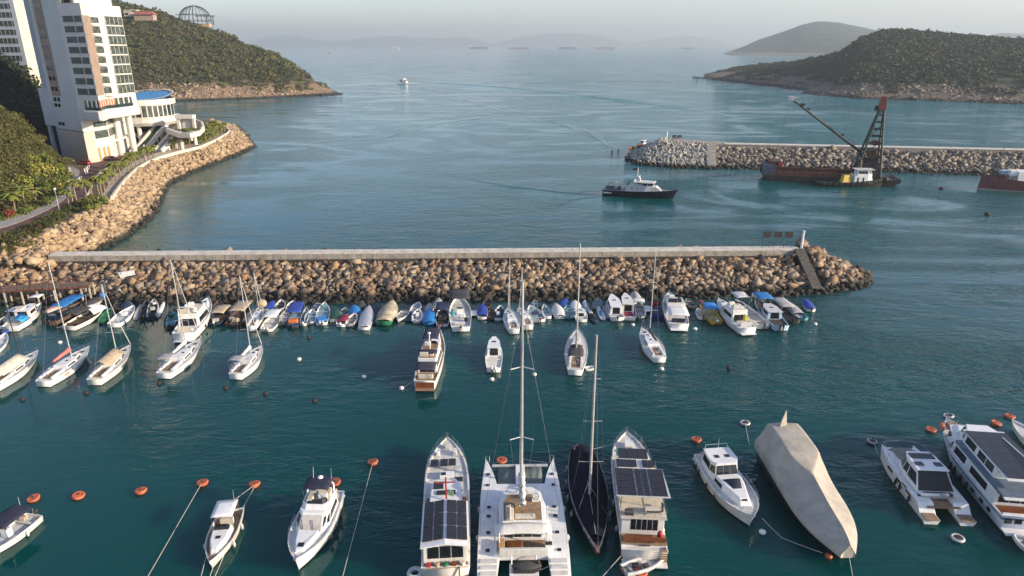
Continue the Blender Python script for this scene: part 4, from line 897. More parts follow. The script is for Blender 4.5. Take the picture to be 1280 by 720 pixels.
# bollards, cars, boulder by the road
bo = thing('bollard', 'short white bollard in the row across the red road', 'bollard', group='bollards on the red road')
b = MB(); b.tube([(0, 0, 0), (0, 0, 1.0)], .14, 8); b.build('post', WHITE, bo); b = MB(); b.ell((0, 0, 1.02), (.16, .16, .1), 8, 3); b.build('cap', WHITE, bo)
for k, (px, py) in enumerate([(106, 215), (108, 213.5), (110, 212), (112, 210.5), (96, 229), (98, 227.5), (100, 226), (102, 224.5), (94, 233), (107.5, 218), (109.5, 216)]):
    p = W(px, py, 7.07)
    if k == 0: bo.location = p
    else: dup(bo, p)
def car(loc, rz, m, label):
    t = thing('parked_car', label, 'car', loc, rz)
    b = MB(); o = [(-.85, -2.1), (.85, -2.1), (.88, 2.0), (.6, 2.2), (-.6, 2.2), (-.88, 2.0)]; b.house(o, [(x * .96, y * .98) for x, y in o], .28, .92); b.build('body', m, t, bevel=.12)
    b = MB(); o = [(-.78, -1.9), (.78, -1.9), (.78, 1.0), (-.78, 1.0)]; o2 = [(-.6, -1.5), (.6, -1.5), (.6, .3), (-.6, .3)]; b.house(o, o2, .9, 1.42, bottom=False); b.build('cabin', GLASS, t); b = MB(); b.plate([(-.6, -1.5), (.6, -1.5), (.6, .3), (-.6, .3)], 1.45, .05); b.build('roof', m, t)
    for x in (-.8, .8):
        for y in (-1.3, 1.35): b = MB(); b.tube([(x - .1, y, .32), (x + .1, y, .32)], .32, 12); b.build('wheel', BLACK, t)
    for x in (-.6, .6): b = MB(); b.box((x, 2.15, .65), (.35, .12, .15)); b.build('headlight', WHITE, t)
car(W(106, 205.5, 7.07), 1.35, REDP, 'dark red car parked at the corner of the white tower'); car(W(141, 200, 7.07), -.9, mat('maroon_paint', (.12, .02, .02), .35), 'maroon car parked by the tower entrance columns'); car(W(88, 203, 7.07), 1.0, mat('black_paint', (.02, .02, .022), .3), 'dark car partly hidden by trees at the left of the tower')
def one_rock(px, py, z, s, m, name, label, cat):
    V, Fc = ROCKS[3]; o = npmesh(name, V * np.array([s, s, s * 1.3]), Fc, m); o.location = W(px, py, z); tag(o, label, cat)
one_rock(83, 213, 7.8, 2.6, LGREY, 'pale_boulder', 'pale standing boulder at the upper bend of the footpath', 'boulder')
b = MB(); p = W(75, 236, 7); b.box((p.x, p.y, 8.2), (.9, .3, 2.4)); b.box((p.x, p.y, 7.1), (1.3, .7, .3)); tag(b.build('sign_post', mat('yellow_sign', (.55, .40, .12), .6)), 'small yellow sign standing beside the footpath bend', 'sign')
for k, (px, py) in enumerate([(166, 208), (183, 200.5), (91, 252), (74, 262)]):
    p = W(px, py, 7.07); t = thing('street_lamp', ('white street lamp between promenade palms, nearer the camera', 'white street lamp by the tower columns behind the palms', 'street lamp at the inner edge of the red road bend', 'street lamp beside the pale kerb at the lower left')[k], 'street lamp', p)
    b = MB(); b.tube([(0, 0, 0), (0, 0, 5)], .09, 6, r1=.06); b.build('pole', ALU, t); b = MB(); b.ell((0, 0, 5.1), (.3, .3, .25), 8, 5); b.build('lamp', WHITE, t)
# ------------------------------------------------------------------ furniture of the breakwaters
for k, px in enumerate((957, 970.5, 984)):
    p = W(px, 309.5, ztop); t = thing('notice_board', ('left', 'middle', 'right')[k] + ' of the three notice boards on posts at the breakwater end', 'sign', (p.x, p.y, ztop), wang)
    for s in (-.75, .75): b = MB(); b.tube([(s, 0, 0), (s, 0, 3.3)], .06, 5); b.build('post', DST, t)
    b = MB(); b.box((0, -.05, 2.75), (1.6, .06, 1.15)); pn = b.build('panel', mat('backlit_board', (.018, .019, .02), .8, var=.3, scale=3), t)  # panel colour darkened so the boards look back-lit
    b = MB(); b.box((0, -.02, 3.36), (1.75, .1, .08)); b.box((0, -.02, 2.14), (1.75, .1, .08)); b.build('frame', DST, t)
p = W(1001.5, 311.5, ztop - .4); t = thing('beacon_pole', 'thick white beacon pole at the outer end of the near breakwater wall', 'beacon', p)
b = MB(); b.tube([(0, 0, 0), (0, 0, 3.6)], .27, 12, r1=.2); b.build('pole', WHITE, t); b = MB(); b.tube([(0, 0, 3.6), (0, 0, 3.95)], .3, 10); b.build('lantern', LGREY, t); b = MB(); b.box((0, 0, .1), (1, 1, .3)); b.build('base', CONC, t)
for k, px in enumerate((842.5, 849)):
    p = W(px, 177.5, 6.4); t = thing('notice_board', ('left', 'right')[k] + ' of two dark boards on the head of the far breakwater', 'sign', p)
    b = MB(); b.tube([(-.6, 0, 0), (-.6, 0, 2.6)], .07, 5); b.tube([(.6, 0, 0), (.6, 0, 2.6)], .07, 5); b.build('post', DST, t); b = MB(); b.box((0, 0, 2.3), (1.8, .1, 1.1)); b.build('panel', DST, t)
p = W(833, 177.5, 6.4); t = thing('beacon_pole', 'slim white beacon pole on the head of the far breakwater', 'beacon', p); b = MB(); b.tube([(0, 0, 0), (0, 0, 4)], .25, 10); b.build('pole', WHITE, t); b = MB(); b.tube([(0, 0, 4), (0, 0, 4.4)], .32, 10); b.build('lantern', LGREY, t)
# steel gangway with posts at the left of the rocks
g0, g1 = W(-60, 366.5, 3.2), W(112, 357, 3.2); gd = (g1 - g0).normalized(); gn = Vector((-gd.y, gd.x, 0)); gr = math.atan2(gd.y, gd.x); GL = (g1 - g0).length
gw = thing('gangway', 'rusty red steel gangway on legs in front of the rocks at the far left', 'gangway', tuple(g0))
b = MB(); b.box(tuple((g0 + g1) / 2 + gn * .9), (GL, 2.2, .16), rz=gr); wpart(b, 'deck', mat('weathered_planks', (.17, .12, .085), .9, var=.25, scale=1.5), gw)
for off, z in ((-.3, -.15), (2.1, -.15), (-.3, .9), (2.1, .95)):
    b = MB(); b.box(tuple((g0 + g1) / 2 + gn * off + Vector((0, 0, z))), (GL, .12, .32 if z < 0 else .1), rz=gr); wpart(b, 'girder' if z < 0 else 'handrail', RUST, gw)
b = MB()
for k in range(22):
    c = g0 + gd * (GL * (k + .5) / 22)
    for off in (-.3, 2.1): b.box(tuple(c + gn * off + Vector((0, 0, .4))), (.08, .08, 1.1), rz=gr)
wpart(b, 'stanchion', RUST, gw)
for px in (2, 22, 40, 60, 92, 112):
    f = (W(px, 364, 3.2) - g0).dot(gd) / GL; c = g0 + gd * GL * min(.99, f)
    for off in (0, 1.9): b = MB(); b.tube([tuple(c + gn * off + Vector((0, 0, -3.5))), tuple(c + gn * off)], .2, 8); wpart(b, 'leg', mat('pale_pile', (.30, .27, .22), .9, var=.2), gw)
b = MB(); p = W(159, 346, 4.0); b.box(tuple(p + Vector((0, 0, .6))), (2.6, 1.3, .3), rz=.7, rx=.3); b.box(tuple(p + Vector((.2, .1, .8))), (2.2, .3, .25), rz=.7, rx=.3); tag(b.build('discarded_panel', LGREY), 'white panel lying tilted on the rocks below the wall', 'panel')
# ------------------------------------------------------------------ boat library (local frame: +Y bow, +X starboard, Z up, origin amidships on the waterline)
def boat(name, label, cat, bow, stern, zp=0.0, group=None, extra=0):
    """an Empty amidships; bow and stern are surveyed on the plane z=zp"""
    a, b_ = W(*stern, zp), W(*bow, zp); d = b_ - a
    t = thing(name, label, cat, ((a.x + b_.x) / 2, (a.y + b_.y) / 2, 0), math.atan2(d.y, d.x) - math.pi / 2, group)
    return t, math.hypot(d.x, d.y)
class Hull:
    def __init__(s, par, L, B, fs, fb, hm=None, boot=None, tw=.82, tm=.42, pw=2.2, rake=.06, dd=.10, inset=.14, deck=None, cap=None, stripe=None, n=18, sheer=1.8, flare=.6, deckname='deck', t0=0.0):
        s.L, s.B, s.fs, s.fb, s.tw, s.tm, s.pw, s.sheer, s.par, s.dd, s.inset = L, B, fs, fb, tw, tm, pw, sheer, par, dd, inset
        hm = hm or WHITE; mats = [boot or ANTIF, hm, stripe or hm, cap or hm]
        b = MB(); lev = [-.25, .09, .74, .86, 1.0]; T = [i / n for i in range(n + 1)]; T[-1] = .995; ring = []
        for t in T:
            w_, z = s.hw(t), s.sh(t); fl = 1 - .12 - max(0, (t - .4) / .6) ** 1.3 * (1 - flare - .12 + .12); row = []
            for zf in lev:
                x = w_ * (fl + (1 - fl) * max(0, zf)) * (.82 if zf < 0 else 1); y = -L / 2 + L * t * (1 - rake * (1 - max(0, zf)))
                row.append((x, y, z * zf if zf > 0 else -.35))
            ring.append(row)
        k = len(lev); vs = []
        for row in ring: vs += row + [(-p[0], p[1], p[2]) for p in row]
        fs_ = []; mi = []
        for i in range(n):
            for j in range(k - 1):
                a = i * 2 * k + j; c = (i + 1) * 2 * k + j; m = 0 if j == 0 else (2 if j == 2 else 1)
                fs_.append((a, c, c + 1, a + 1)); mi.append(m); fs_.append((a + k, a + k + 1, c + k + 1, c + k)); mi.append(m)
        for j in range(k - 1): fs_.append((j, j + 1, j + 1 + k, j + k)); mi.append(0 if j == 0 else (2 if j == 2 else 1)); a = n * 2 * k + j; fs_.append((a, a + k, a + k + 1, a + 1)); mi.append(1)
        o = len(b.v); b.v += vs; b.f += fs_; b.m += mi; b.sm += [True] * len(fs_)
        # gunwale cap and inner wall
        out = [(s.hw(t), -L / 2 + L * t, s.sh(t)) for t in T]
        inn = [(max(.004, s.hw(t) - inset * min(1, (1.0 - t) * 6 + .05)), min(-L / 2 + L * t, L / 2 - inset) if t > .1 else max(-L / 2 + L * t, -L / 2 + inset), s.sh(t)) for t in T]
        low = [(p[0], p[1], p[2] - dd) for p in inn]
        for A, C, m in ((out, inn, 3), (inn, low, 1)):
            P = A + [(-p[0], p[1], p[2]) for p in reversed(A)]; Q = C + [(-p[0], p[1], p[2]) for p in reversed(C)]; N_ = len(P)
            b.add(P + Q, [(i, (i + 1) % N_, N_ + (i + 1) % N_, N_ + i) for i in range(N_)], m)
        s.ob = b.build('hull', mats, par)
        d = MB(); rows = [[(-p[0], p[1], p[2]), (-p[0] * .4, p[1], p[2] + .02), (p[0] * .4, p[1], p[2] + .02), (p[0], p[1], p[2])] for p in low]; d.grid(rows, sm=False)
        s.deck = d.build(deckname, deck or DECKW, par)
    def hw(s, t):
        if t < s.tm: return s.B / 2 * (s.tw + (1 - s.tw) * math.sin(math.pi / 2 * t / s.tm))
        return s.B / 2 * max(.006, 1 - ((t - s.tm) / (1 - s.tm)) ** s.pw)
    def sh(s, t): return s.fs + (s.fb - s.fs) * t ** s.sheer
    def Y(s, f): return -s.L / 2 + s.L * f
    def dz(s, f): return s.sh(f) - s.dd
class House:
    """tapered house from starboard outlines running stern to bow"""
    def __init__(s, par, name, pb, pt_, z0, z1, m, bevel=.06, top=None, parent=None):
        f = lambda P: [tuple(p) for p in P] + [(-p[0], *p[1:]) for p in reversed(P)]
        s.k = len(pb); s.ob_, s.ot, s.z0, s.z1, s.par = f(pb), f(pt_), z0, z1, par
        b = MB(); b.house(s.ob_, s.ot, z0, z1, bottom=False); s.o = b.build(name, m, par, bevel=bevel)
    def win(s, i, u0=.08, u1=.92, v0=.35, v1=.85, name='window', m=None, mirror=True, parts=1, off=.02, only=None):
        k = s.k; idx = [(i, False)] + ([(2 * k - 2 - i, True)] if mirror and i < k - 1 else [])
        if only == 'port': idx = idx[1:]
        if only == 'starboard': idx = idx[:1]
        for f, fl in idx:
            for p in range(parts):
                a = u0 + (u1 - u0) * p / parts + (.01 if p else 0); c = u0 + (u1 - u0) * (p + 1) / parts - (.01 if p < parts - 1 else 0)
                if fl: a, c = 1 - c, 1 - a
                b = MB(); b.win(s.ob_, s.ot, s.z0, s.z1, f, a, c, v0, v1, off=off); b.build(name, m or GLASS, s.par)
    front = property(lambda s: s.k - 1); back = property(lambda s: 2 * s.k - 1)
def bx(par, name, c, d, m, rz=0, bevel=.03, taper=1, rx=0):
    b = MB(); b.box(c, d, rz, taper=taper, rx=rx); return b.build(name, m, par, bevel=bevel)
def tube(par, name, pts, r, m, n=6, r1=None): b = MB(); b.tube(pts, r, n, r1=r1); return b.build(name, m, par)
def rail(par, h, f0, f1, hh=.55, n=6, sides=(1, -1), joined=True, r=.02, name='rail', ins=.08, m=None):
    fs = [f0 + (f1 - f0) * i / n for i in range(n + 1)]
    pt = lambda f, s, up: (s * max(0.0, h.hw(min(f, .995)) - ins), h.Y(f) - (ins if f > .97 else 0), h.sh(f) + up)
    runs = [[pt(f, 1, hh) for f in fs] + [pt(f, -1, hh) for f in reversed(fs)]] if joined and f1 > .95 else [[pt(f, s, hh) for f in fs] for s in sides]
    for i, run in enumerate(runs):
        b = MB(); b.tube(run, r, 5); b.tube([(p[0], p[1], p[2] - hh * .5) for p in run], r * .6, 4)
        for p in run: b.tube([(p[0], p[1], p[2] - hh - .03), p], r, 4)
        b.build(name, m or STEEL, par)
def fenders(par, h, fr, sides=(1, -1), m=None, r=.14, ln=.36):
    for s in sides:
        for f in fr:
            b = MB(); x = s * (h.hw(f) * .97 + r); b.ell((x, h.Y(f), h.sh(f) * .45), (r, r, ln), 8, 6, vmin=-1); b.tube([(x, h.Y(f), h.sh(f) * .45), (s * h.hw(f) * .98, h.Y(f), h.sh(f) + .02)], .015, 4); b.build('fender', m or BLACK, par)
def awning(par, y0, y1, w_, z, m, legz=None, camber=.12, th=.04, name='bimini_top', w1=None, slope=0, legs=True, x0=0):
    w1 = w1 or w_; rows = []
    for j in range(5):
        f = j / 4; y = y0 + (y1 - y0) * f; ww = w_ + (w1 - w_) * f
        rows.append([(x0 + ww * s, y, z + slope * f + camber * (1 - s * s) + camber * .5 * math.sin(math.pi * f)) for s in (-1, -.6, -.2, .2, .6, 1)])
    b = MB(); b.grid(rows, th=th); o = b.build(name, m, par)
    if legs and legz is not None:
        for y in (y0, y1):
            ww = w_ if y == y0 else w1
            for s in (-1, 1): tube(par, 'awning_pole', [(x0 + s * ww * .96, y + (y1 - y0) * (.06 if y == y0 else -.06), legz), (x0 + s * ww * .96, y, z + (slope if y == y1 else 0))], .025, STEEL, 5)
    return o
def solar(par, x0, x1, y0, y1, z, nx, ny, gap=.03, zf=None):
    for i in range(nx):
        for j in range(ny):
            a, c = x0 + (x1 - x0) * i / nx + gap / 2, x0 + (x1 - x0) * (i + 1) / nx - gap / 2; e, f = y0 + (y1 - y0) * j / ny + gap / 2, y0 + (y1 - y0) * (j + 1) / ny - gap / 2
            zz = zf((a + c) / 2, (e + f) / 2) if zf else z
            b = MB(); b.box(((a + c) / 2, (e + f) / 2, zz), (c - a, f - e, .05)); b.build('solar_panel', SOLAR, par)
def outboard(par, x, y, z, m=None, s=1.0):
    b = MB(); b.ell((x, y - .22 * s, z + .32 * s), (.19 * s, .30 * s, .26 * s), 10, 6); o = b.build('outboard_motor', m or BLACK, par)
    b = MB(); b.box((x, y - .18 * s, z - .25 * s), (.12 * s, .22 * s, .9 * s), taper=1.1); b.build('motor_leg', DGREY, par)
def hatch(par, x, y, z, sx, sy, m=None): return bx(par, 'hatch', (x, y, z), (sx, sy, .05), m or GLASS, bevel=.01)
def dome(par, x, y, z, r=.28, name='radar_dome', m=None): b = MB(); b.ell((x, y, z), (r, r, r * .75), 12, 6); b.build(name, m or WHITE, par)
def antenna(par, x, y, z, h, lean=0): tube(par, 'antenna', [(x, y, z), (x, y + lean, z + h)], .02, WHITE, 4, r1=.008)
def seat(par, c, d, m=None, back=None, name='bench_seat'):
    bx(par, name, c, d, m or CREAM, bevel=.05)
    if back: bx(par, 'seat_back', (c[0], c[1] + back[0], c[2] + .3), (d[0], .14, .5) if back[1] == 'y' else (.14, d[1], .5), m or CREAM, bevel=.04)
def ol(*p): return list(p)
# ---- flybridge / hardtop motor yacht
def motor_yacht(label, bow, stern, B, fs=1.25, fb=2.0, hm=None, boot=None, stripe=None, cab=(.2, .66), top=None, cabh=1.55, fly=True, bim=None, bimy=None, arch=True, trunk=True, deck=None, teak=False, transom=None, cabm=None,
                 glassm=None, hard=None, aft_awn=None, name='motor_yacht', rails=True, fend=(), fsides=(1, -1), zp=0, seats=None, frontm=None, group=None, tm=.42, pw=2.2, flycol=None, wv=(.32, .84), cat='motor yacht', flyh=.6, dd=.12):
    t, L = boat(name, label, cat, bow, stern, zp, group)
    h = Hull(t, L, B, fs, fb, hm, boot, stripe=stripe, deck=deck or (TEAK if teak else DECKW), dd=dd, tm=tm, pw=pw)
    cm = cabm or WHITE; y0, y1 = h.Y(cab[0]), h.Y(cab[1]); ym = h.Y(cab[0] + (cab[1] - cab[0]) * .72); z0 = h.dz(cab[0]) - .02; z1 = z0 + cabh; wA = h.hw(cab[0]) - .32; wM = h.hw((cab[0] + cab[1]) * .52) - .34; wF = h.hw(cab[1]) * .66
    ty0, ty1 = (h.Y(top[0]), h.Y(top[1])) if top else (y0 + .15, ym + (y1 - ym) * .25)
    c = House(t, 'saloon', [(wA, y0), (wM, ym), (wF, y1)], [(wA - .12, ty0), (wM - .18, ty0 + (ty1 - ty0) * .78), (wF * .86, ty1)], z0, z1, cm)
    c.win(0, .10, .95, *wv, m=glassm); c.win(1, .05, .92, *wv, m=glassm); c.win(c.front, .04, .96, .22, .9, name='windscreen', m=frontm or glassm, parts=3 if not frontm else 1); c.win(c.back, .12, .88, .06, .86, name='saloon_door', m=glassm, parts=2)
    if trunk:
        f0, f1 = cab[1] - .02, .9; pb = [(h.hw(f0) * .62, h.Y(f0)), (h.hw(.78) * .6, h.Y(.78)), (h.hw(f1) * .5, h.Y(f1))]
        zt = h.sh(.75) - .05; bq = House(t, 'foredeck_cabin', pb, [(p[0] * .86, p[1] - .1) for p in pb], zt - .25, zt + .32, cm, bevel=.1)
        hatch(t, 0, h.Y(.83), zt + .33, .55, .55)
    # cockpit
    yb = h.Y(.02); seat(t, (0, yb + .75, h.dz(.05) + .25), (B * h.tw * .66, .6, .45), seats, (-.32, 'y')); bx(t, 'swim_platform', (0, h.Y(0) - .35, .28), (B * h.tw * .86, .8, .12), TEAK if teak else (transom or WHITE))
    if transom: bx(t, 'transom', (0, h.Y(0) - .03, fs * .55), (B * h.tw * .84, .06, fs * .62), transom, bevel=.01)
    zf = z1
    if fly:
        q0, q1 = ty0 + .05, ty0 + (ty1 - ty0) * .86; wa, wf = wA - .15, wM - .32
        fb_ = House(t, 'flybridge', [(wa, q0), (wf, q1 - .6), (wf * .7, q1)], [(wa + .05, q0 - .05), (wf + .02, q1 - .75), (wf * .66, q1 - .3)], z1 - .02, z1 + flyh, flycol or WHITE)
        # open floor of the flybridge seen from above
        b = MB(); b.plate([(-wa + .16, q0 + .1), (wa - .16, q0 + .1), (wf - .14, q1 - .85), (wf * .5, q1 - .5), (-wf * .5, q1 - .5), (-wf + .14, q1 - .85)], z1 + flyh + .02, .015); b.build('flybridge_floor', TEAK if teak else CREAM, t)
        seat(t, (-wa * .38, q0 + .75, z1 + flyh + .2), (wa * .95, .6, .36), seats, (-.3, 'y')); seat(t, (wa * .45, q0 + 1.3, z1 + flyh + .2), (.55, 1.4, .36), seats); bx(t, 'helm_console', (-wf * .4, q1 - 1.25, z1 + flyh + .3), (.9, .5, .55), WHITE, bevel=.06)
        b = MB(); b.grid([[(-wf * .8, q1 - .8, z1 + flyh), (-wf * .55, q1 - .36, z1 + flyh), (wf * .55, q1 - .36, z1 + flyh), (wf * .8, q1 - .8, z1 + flyh)], [(-wf * .78, q1 - .95, z1 + flyh + .38), (-wf * .5, q1 - .55, z1 + flyh + .4), (wf * .5, q1 - .55, z1 + flyh + .4), (wf * .78, q1 - .95, z1 + flyh + .38)]], th=.02, sm=False); b.build('fly_windscreen', GLASS, t)
        zf = z1 + flyh
        if arch:
            b = MB(); b.tube([(wa, q0 + .35, zf - .3), (wa * .92, q0 + .05, zf + .9), (wa * .6, q0 - .05, zf + 1.25), (-wa * .6, q0 - .05, zf + 1.25), (-wa * .92, q0 + .05, zf + .9), (-wa, q0 + .35, zf - .3)], .10, 6); b.build('radar_arch', WHITE, t); dome(t, 0, q0 - .05, zf + 1.5); antenna(t, wa * .5, q0, zf + 1.3, 1.3, -.3); antenna(t, -wa * .8, q0, zf + .9, 1.6, -.2)
        if bim:
            by0, by1 = bimy or (q0 + .3, q1 - .7); by0, by1 = (h.Y(bimy[0]), h.Y(bimy[1])) if bimy else (by0, by1)
            awning(t, by0, by1, wa * .92, zf + 1.35, bim, zf - .1, w1=wf * .95)
    elif hard:
        b = MB(); b.plate([(-wA + .05, ty0 - .2), (wA - .05, ty0 - .2), (wM - .1, ty0 + (ty1 - ty0) * .75), (wF * .8, ty1 + .15), (-wF * .8, ty1 + .15), (-wM + .1, ty0 + (ty1 - ty0) * .75)], z1 + .1, .1); b.build('hardtop', hard, t, bevel=.04)
        for x in (-wM * .35, wM * .35): hatch(t, x, ty0 + (ty1 - ty0) * .55, z1 + .12, .5, .5)
    if aft_awn: awning(t, h.Y(.02), y0 + .3, wA, z1 + .05, aft_awn, h.dz(.05), name='cockpit_awning', camber=.05)
    if rails: rail(t, h, .45, .99)
    if fend: fenders(t, h, fend, fsides)
    bx(t, 'anchor_roller', (0, h.Y(.985), h.sh(.98) + .05), (.22, .6, .12), STEEL)
    t['_L'] = L
    return t, h, dict(z1=z1, zf=zf, y0=y0, y1=y1, ty0=ty0, ty1=ty1, wA=wA, wM=wM, wF=wF)
# ---- sailing yacht
def sail_yacht(label, bow, stern, B, mtop, mf=.60, fs=.95, fb=1.25, hm=None, cover=None, boom=True, furl=True, dodger=None, bim=None, deck=None, cat='sailboat', name='sailing_yacht', spread=2, zp=0, mr=.085, mastm=None, tarp=None, house=True, boot=None, stripe=None, cockpit=True, tw=.6, group=None, lean=0.0):
    t, L = boat(name, label, cat, bow, stern, zp, group); h = Hull(t, L, B, fs, fb, hm, boot, tw=tw, tm=.42, pw=1.9, rake=.10, dd=.05, inset=.08, deck=deck or DECKW, stripe=stripe, sheer=1.4, flare=.68)
    ym = h.Y(mf); base = t.matrix_basis @ Vector((0, 0, 0)); rz = t.rotation_euler.z; mw = Matrix.Rotation(rz, 3, 'Z') @ Vector((0, ym, 0)) + Vector(t.location)
    d0 = h.dz(mf)
    zt = atY(mtop[0], mtop[1], mw.y).z; top = (lean * zt, ym - .012 * zt, zt)
    if house:
        c = House(t, 'coachroof', [(h.hw(.34) * .62, h.Y(.34)), (h.hw(.55) * .6, h.Y(.55)), (h.hw(.74) * .45, h.Y(.74))], [(h.hw(.34) * .56, h.Y(.345)), (h.hw(.55) * .52, h.Y(.55)), (h.hw(.74) * .3, h.Y(.72))], h.dz(.34) - .05, h.dz(.5) + .42, WHITE, bevel=.07)
        c.win(0, .1, .9, .35, .75); c.win(1, .15, .85, .35, .75); hatch(t, 0, h.Y(.66), h.dz(.5) + .43, .45, .45); hatch(t, 0, h.Y(.5), h.dz(.5) + .43, .4, .4); hatch(t, 0, h.Y(.82), h.dz(.82) + .04, .5, .5)
    if cockpit:
        bx(t, 'cockpit_well', (0, h.Y(.18), h.dz(.18) + .03), (B * .34, L * .24, .04), TEAK, bevel=0)
        for s in (-1, 1): bx(t, 'cockpit_coaming', (s * B * .24, h.Y(.19), h.dz(.18) + .16), (.28, L * .26, .3), WHITE)
        b = MB(); b.torus((0, h.Y(.09), h.dz(.1) + .75), .42, .03, 16, 5, rx=math.pi / 2); b.tube([(0, h.Y(.09), h.dz(.1)), (0, h.Y(.09), h.dz(.1) + .75)], .06, 5); b.build('steering_wheel', STEEL, t)
    zb0 = (h.dz(.5) + .42 if house else d0) - .1
    tube(t, 'mast', [(0, ym, zb0), (top[0] * .5, ym - .006 * zt, zt * .5), top], mr, mastm or ALU, 8, r1=mr * .75)
    for k in range(spread):
        zz = zb0 + (zt - zb0) * (k + 1) / (spread + 1); w_ = B * .30 * (1 - .25 * k); ys = ym - .012 * zz; tube(t, 'spreader', [(-w_ + lean * zz, ys - .1, zz), (lean * zz, ys, zz + .05), (w_ + lean * zz, ys - .1, zz)], .035, mastm or ALU, 5)
    for s in (-1, 1): tube(t, 'shroud', [(s * (h.hw(mf) - .05), ym - .15, h.sh(mf))] + [(s * B * .30 * (1 - .25 * k) + lean * (zb0 + (zt - zb0) * (k + 1) / (spread + 1)), ym - .1, zb0 + (zt - zb0) * (k + 1) / (spread + 1)) for k in range(spread)] + [top], .009, STAY, 4)
    tube(t, 'backstay', [(0, h.Y(0.01), h.sh(0)), top], .009, STAY, 4)
    if furl: tube(t, 'furled_jib', [(0, h.Y(.985), h.sh(1) + .1), (top[0] * .5, (h.Y(.985) + top[1]) / 2, zt / 2), (top[0], top[1] + .15, zt * .97)], .07, LGREY, 6, r1=.045)
    else: tube(t, 'forestay', [(0, h.Y(.985), h.sh(1)), top], .009, STAY, 4)
    if boom:
        z_ = zb0 + 1.15; y2 = ym - L * .34; tube(t, 'boom', [(0, ym, z_), (0, y2, z_ + .1)], .06, mastm or ALU, 6)
        if cover:
            b = MB(); rows = []
            for j in range(8):
                f = j / 7; y = ym - .05 + (y2 - ym) * f; hh = .62 * (1 - .55 * f) * (1 + .1 * math.sin(j * 2.1)); ww = .20 * (1 - .4 * f) * (1 + .15 * math.sin(j * 1.7 + 1))
                rows.append([(-ww, y, z_ - .02), (-ww * 1.05, y, z_ + hh * .45), (0, y, z_ + hh), (ww * 1.05, y, z_ + hh * .45), (ww, y, z_ - .02), (0, y, z_ - .1)])
            b.grid([r + [r[0]] for r in rows]); b.build('sail_cover', cover, t)
    if tarp:      # awning spread over the boom
        y2 = ym - L * tarp[2]; z_ = zb0 + 1.3; rows = [[(-B * .38, y, z_ - .75), (-B * .2, y, z_ - .32), (0, y, z_ + .1), (B * .2, y, z_ - .3), (B * .38, y, z_ - .7)] for y in [ym - .2 + (y2 - ym) * j / 5 for j in range(6)]]
        b = MB(); b.grid(rows, th=.03); b.build('boom_tent', tarp[0], t)
    if dodger: awning(t, h.Y(.30), h.Y(.40), B * .27, h.dz(.3) + 1.25, dodger, h.dz(.3), camber=.18, name='spray_hood')
    if bim: awning(t, h.Y(.04), h.Y(.22), B * .32, h.dz(.1) + 1.9, bim, h.dz(.1), camber=.12)
    rail(t, h, .80, .99, .5, 3, name='pulpit'); rail(t, h, .05, .80, .5, 6, joined=False, r=.014, name='guard_rail')
    return t, h
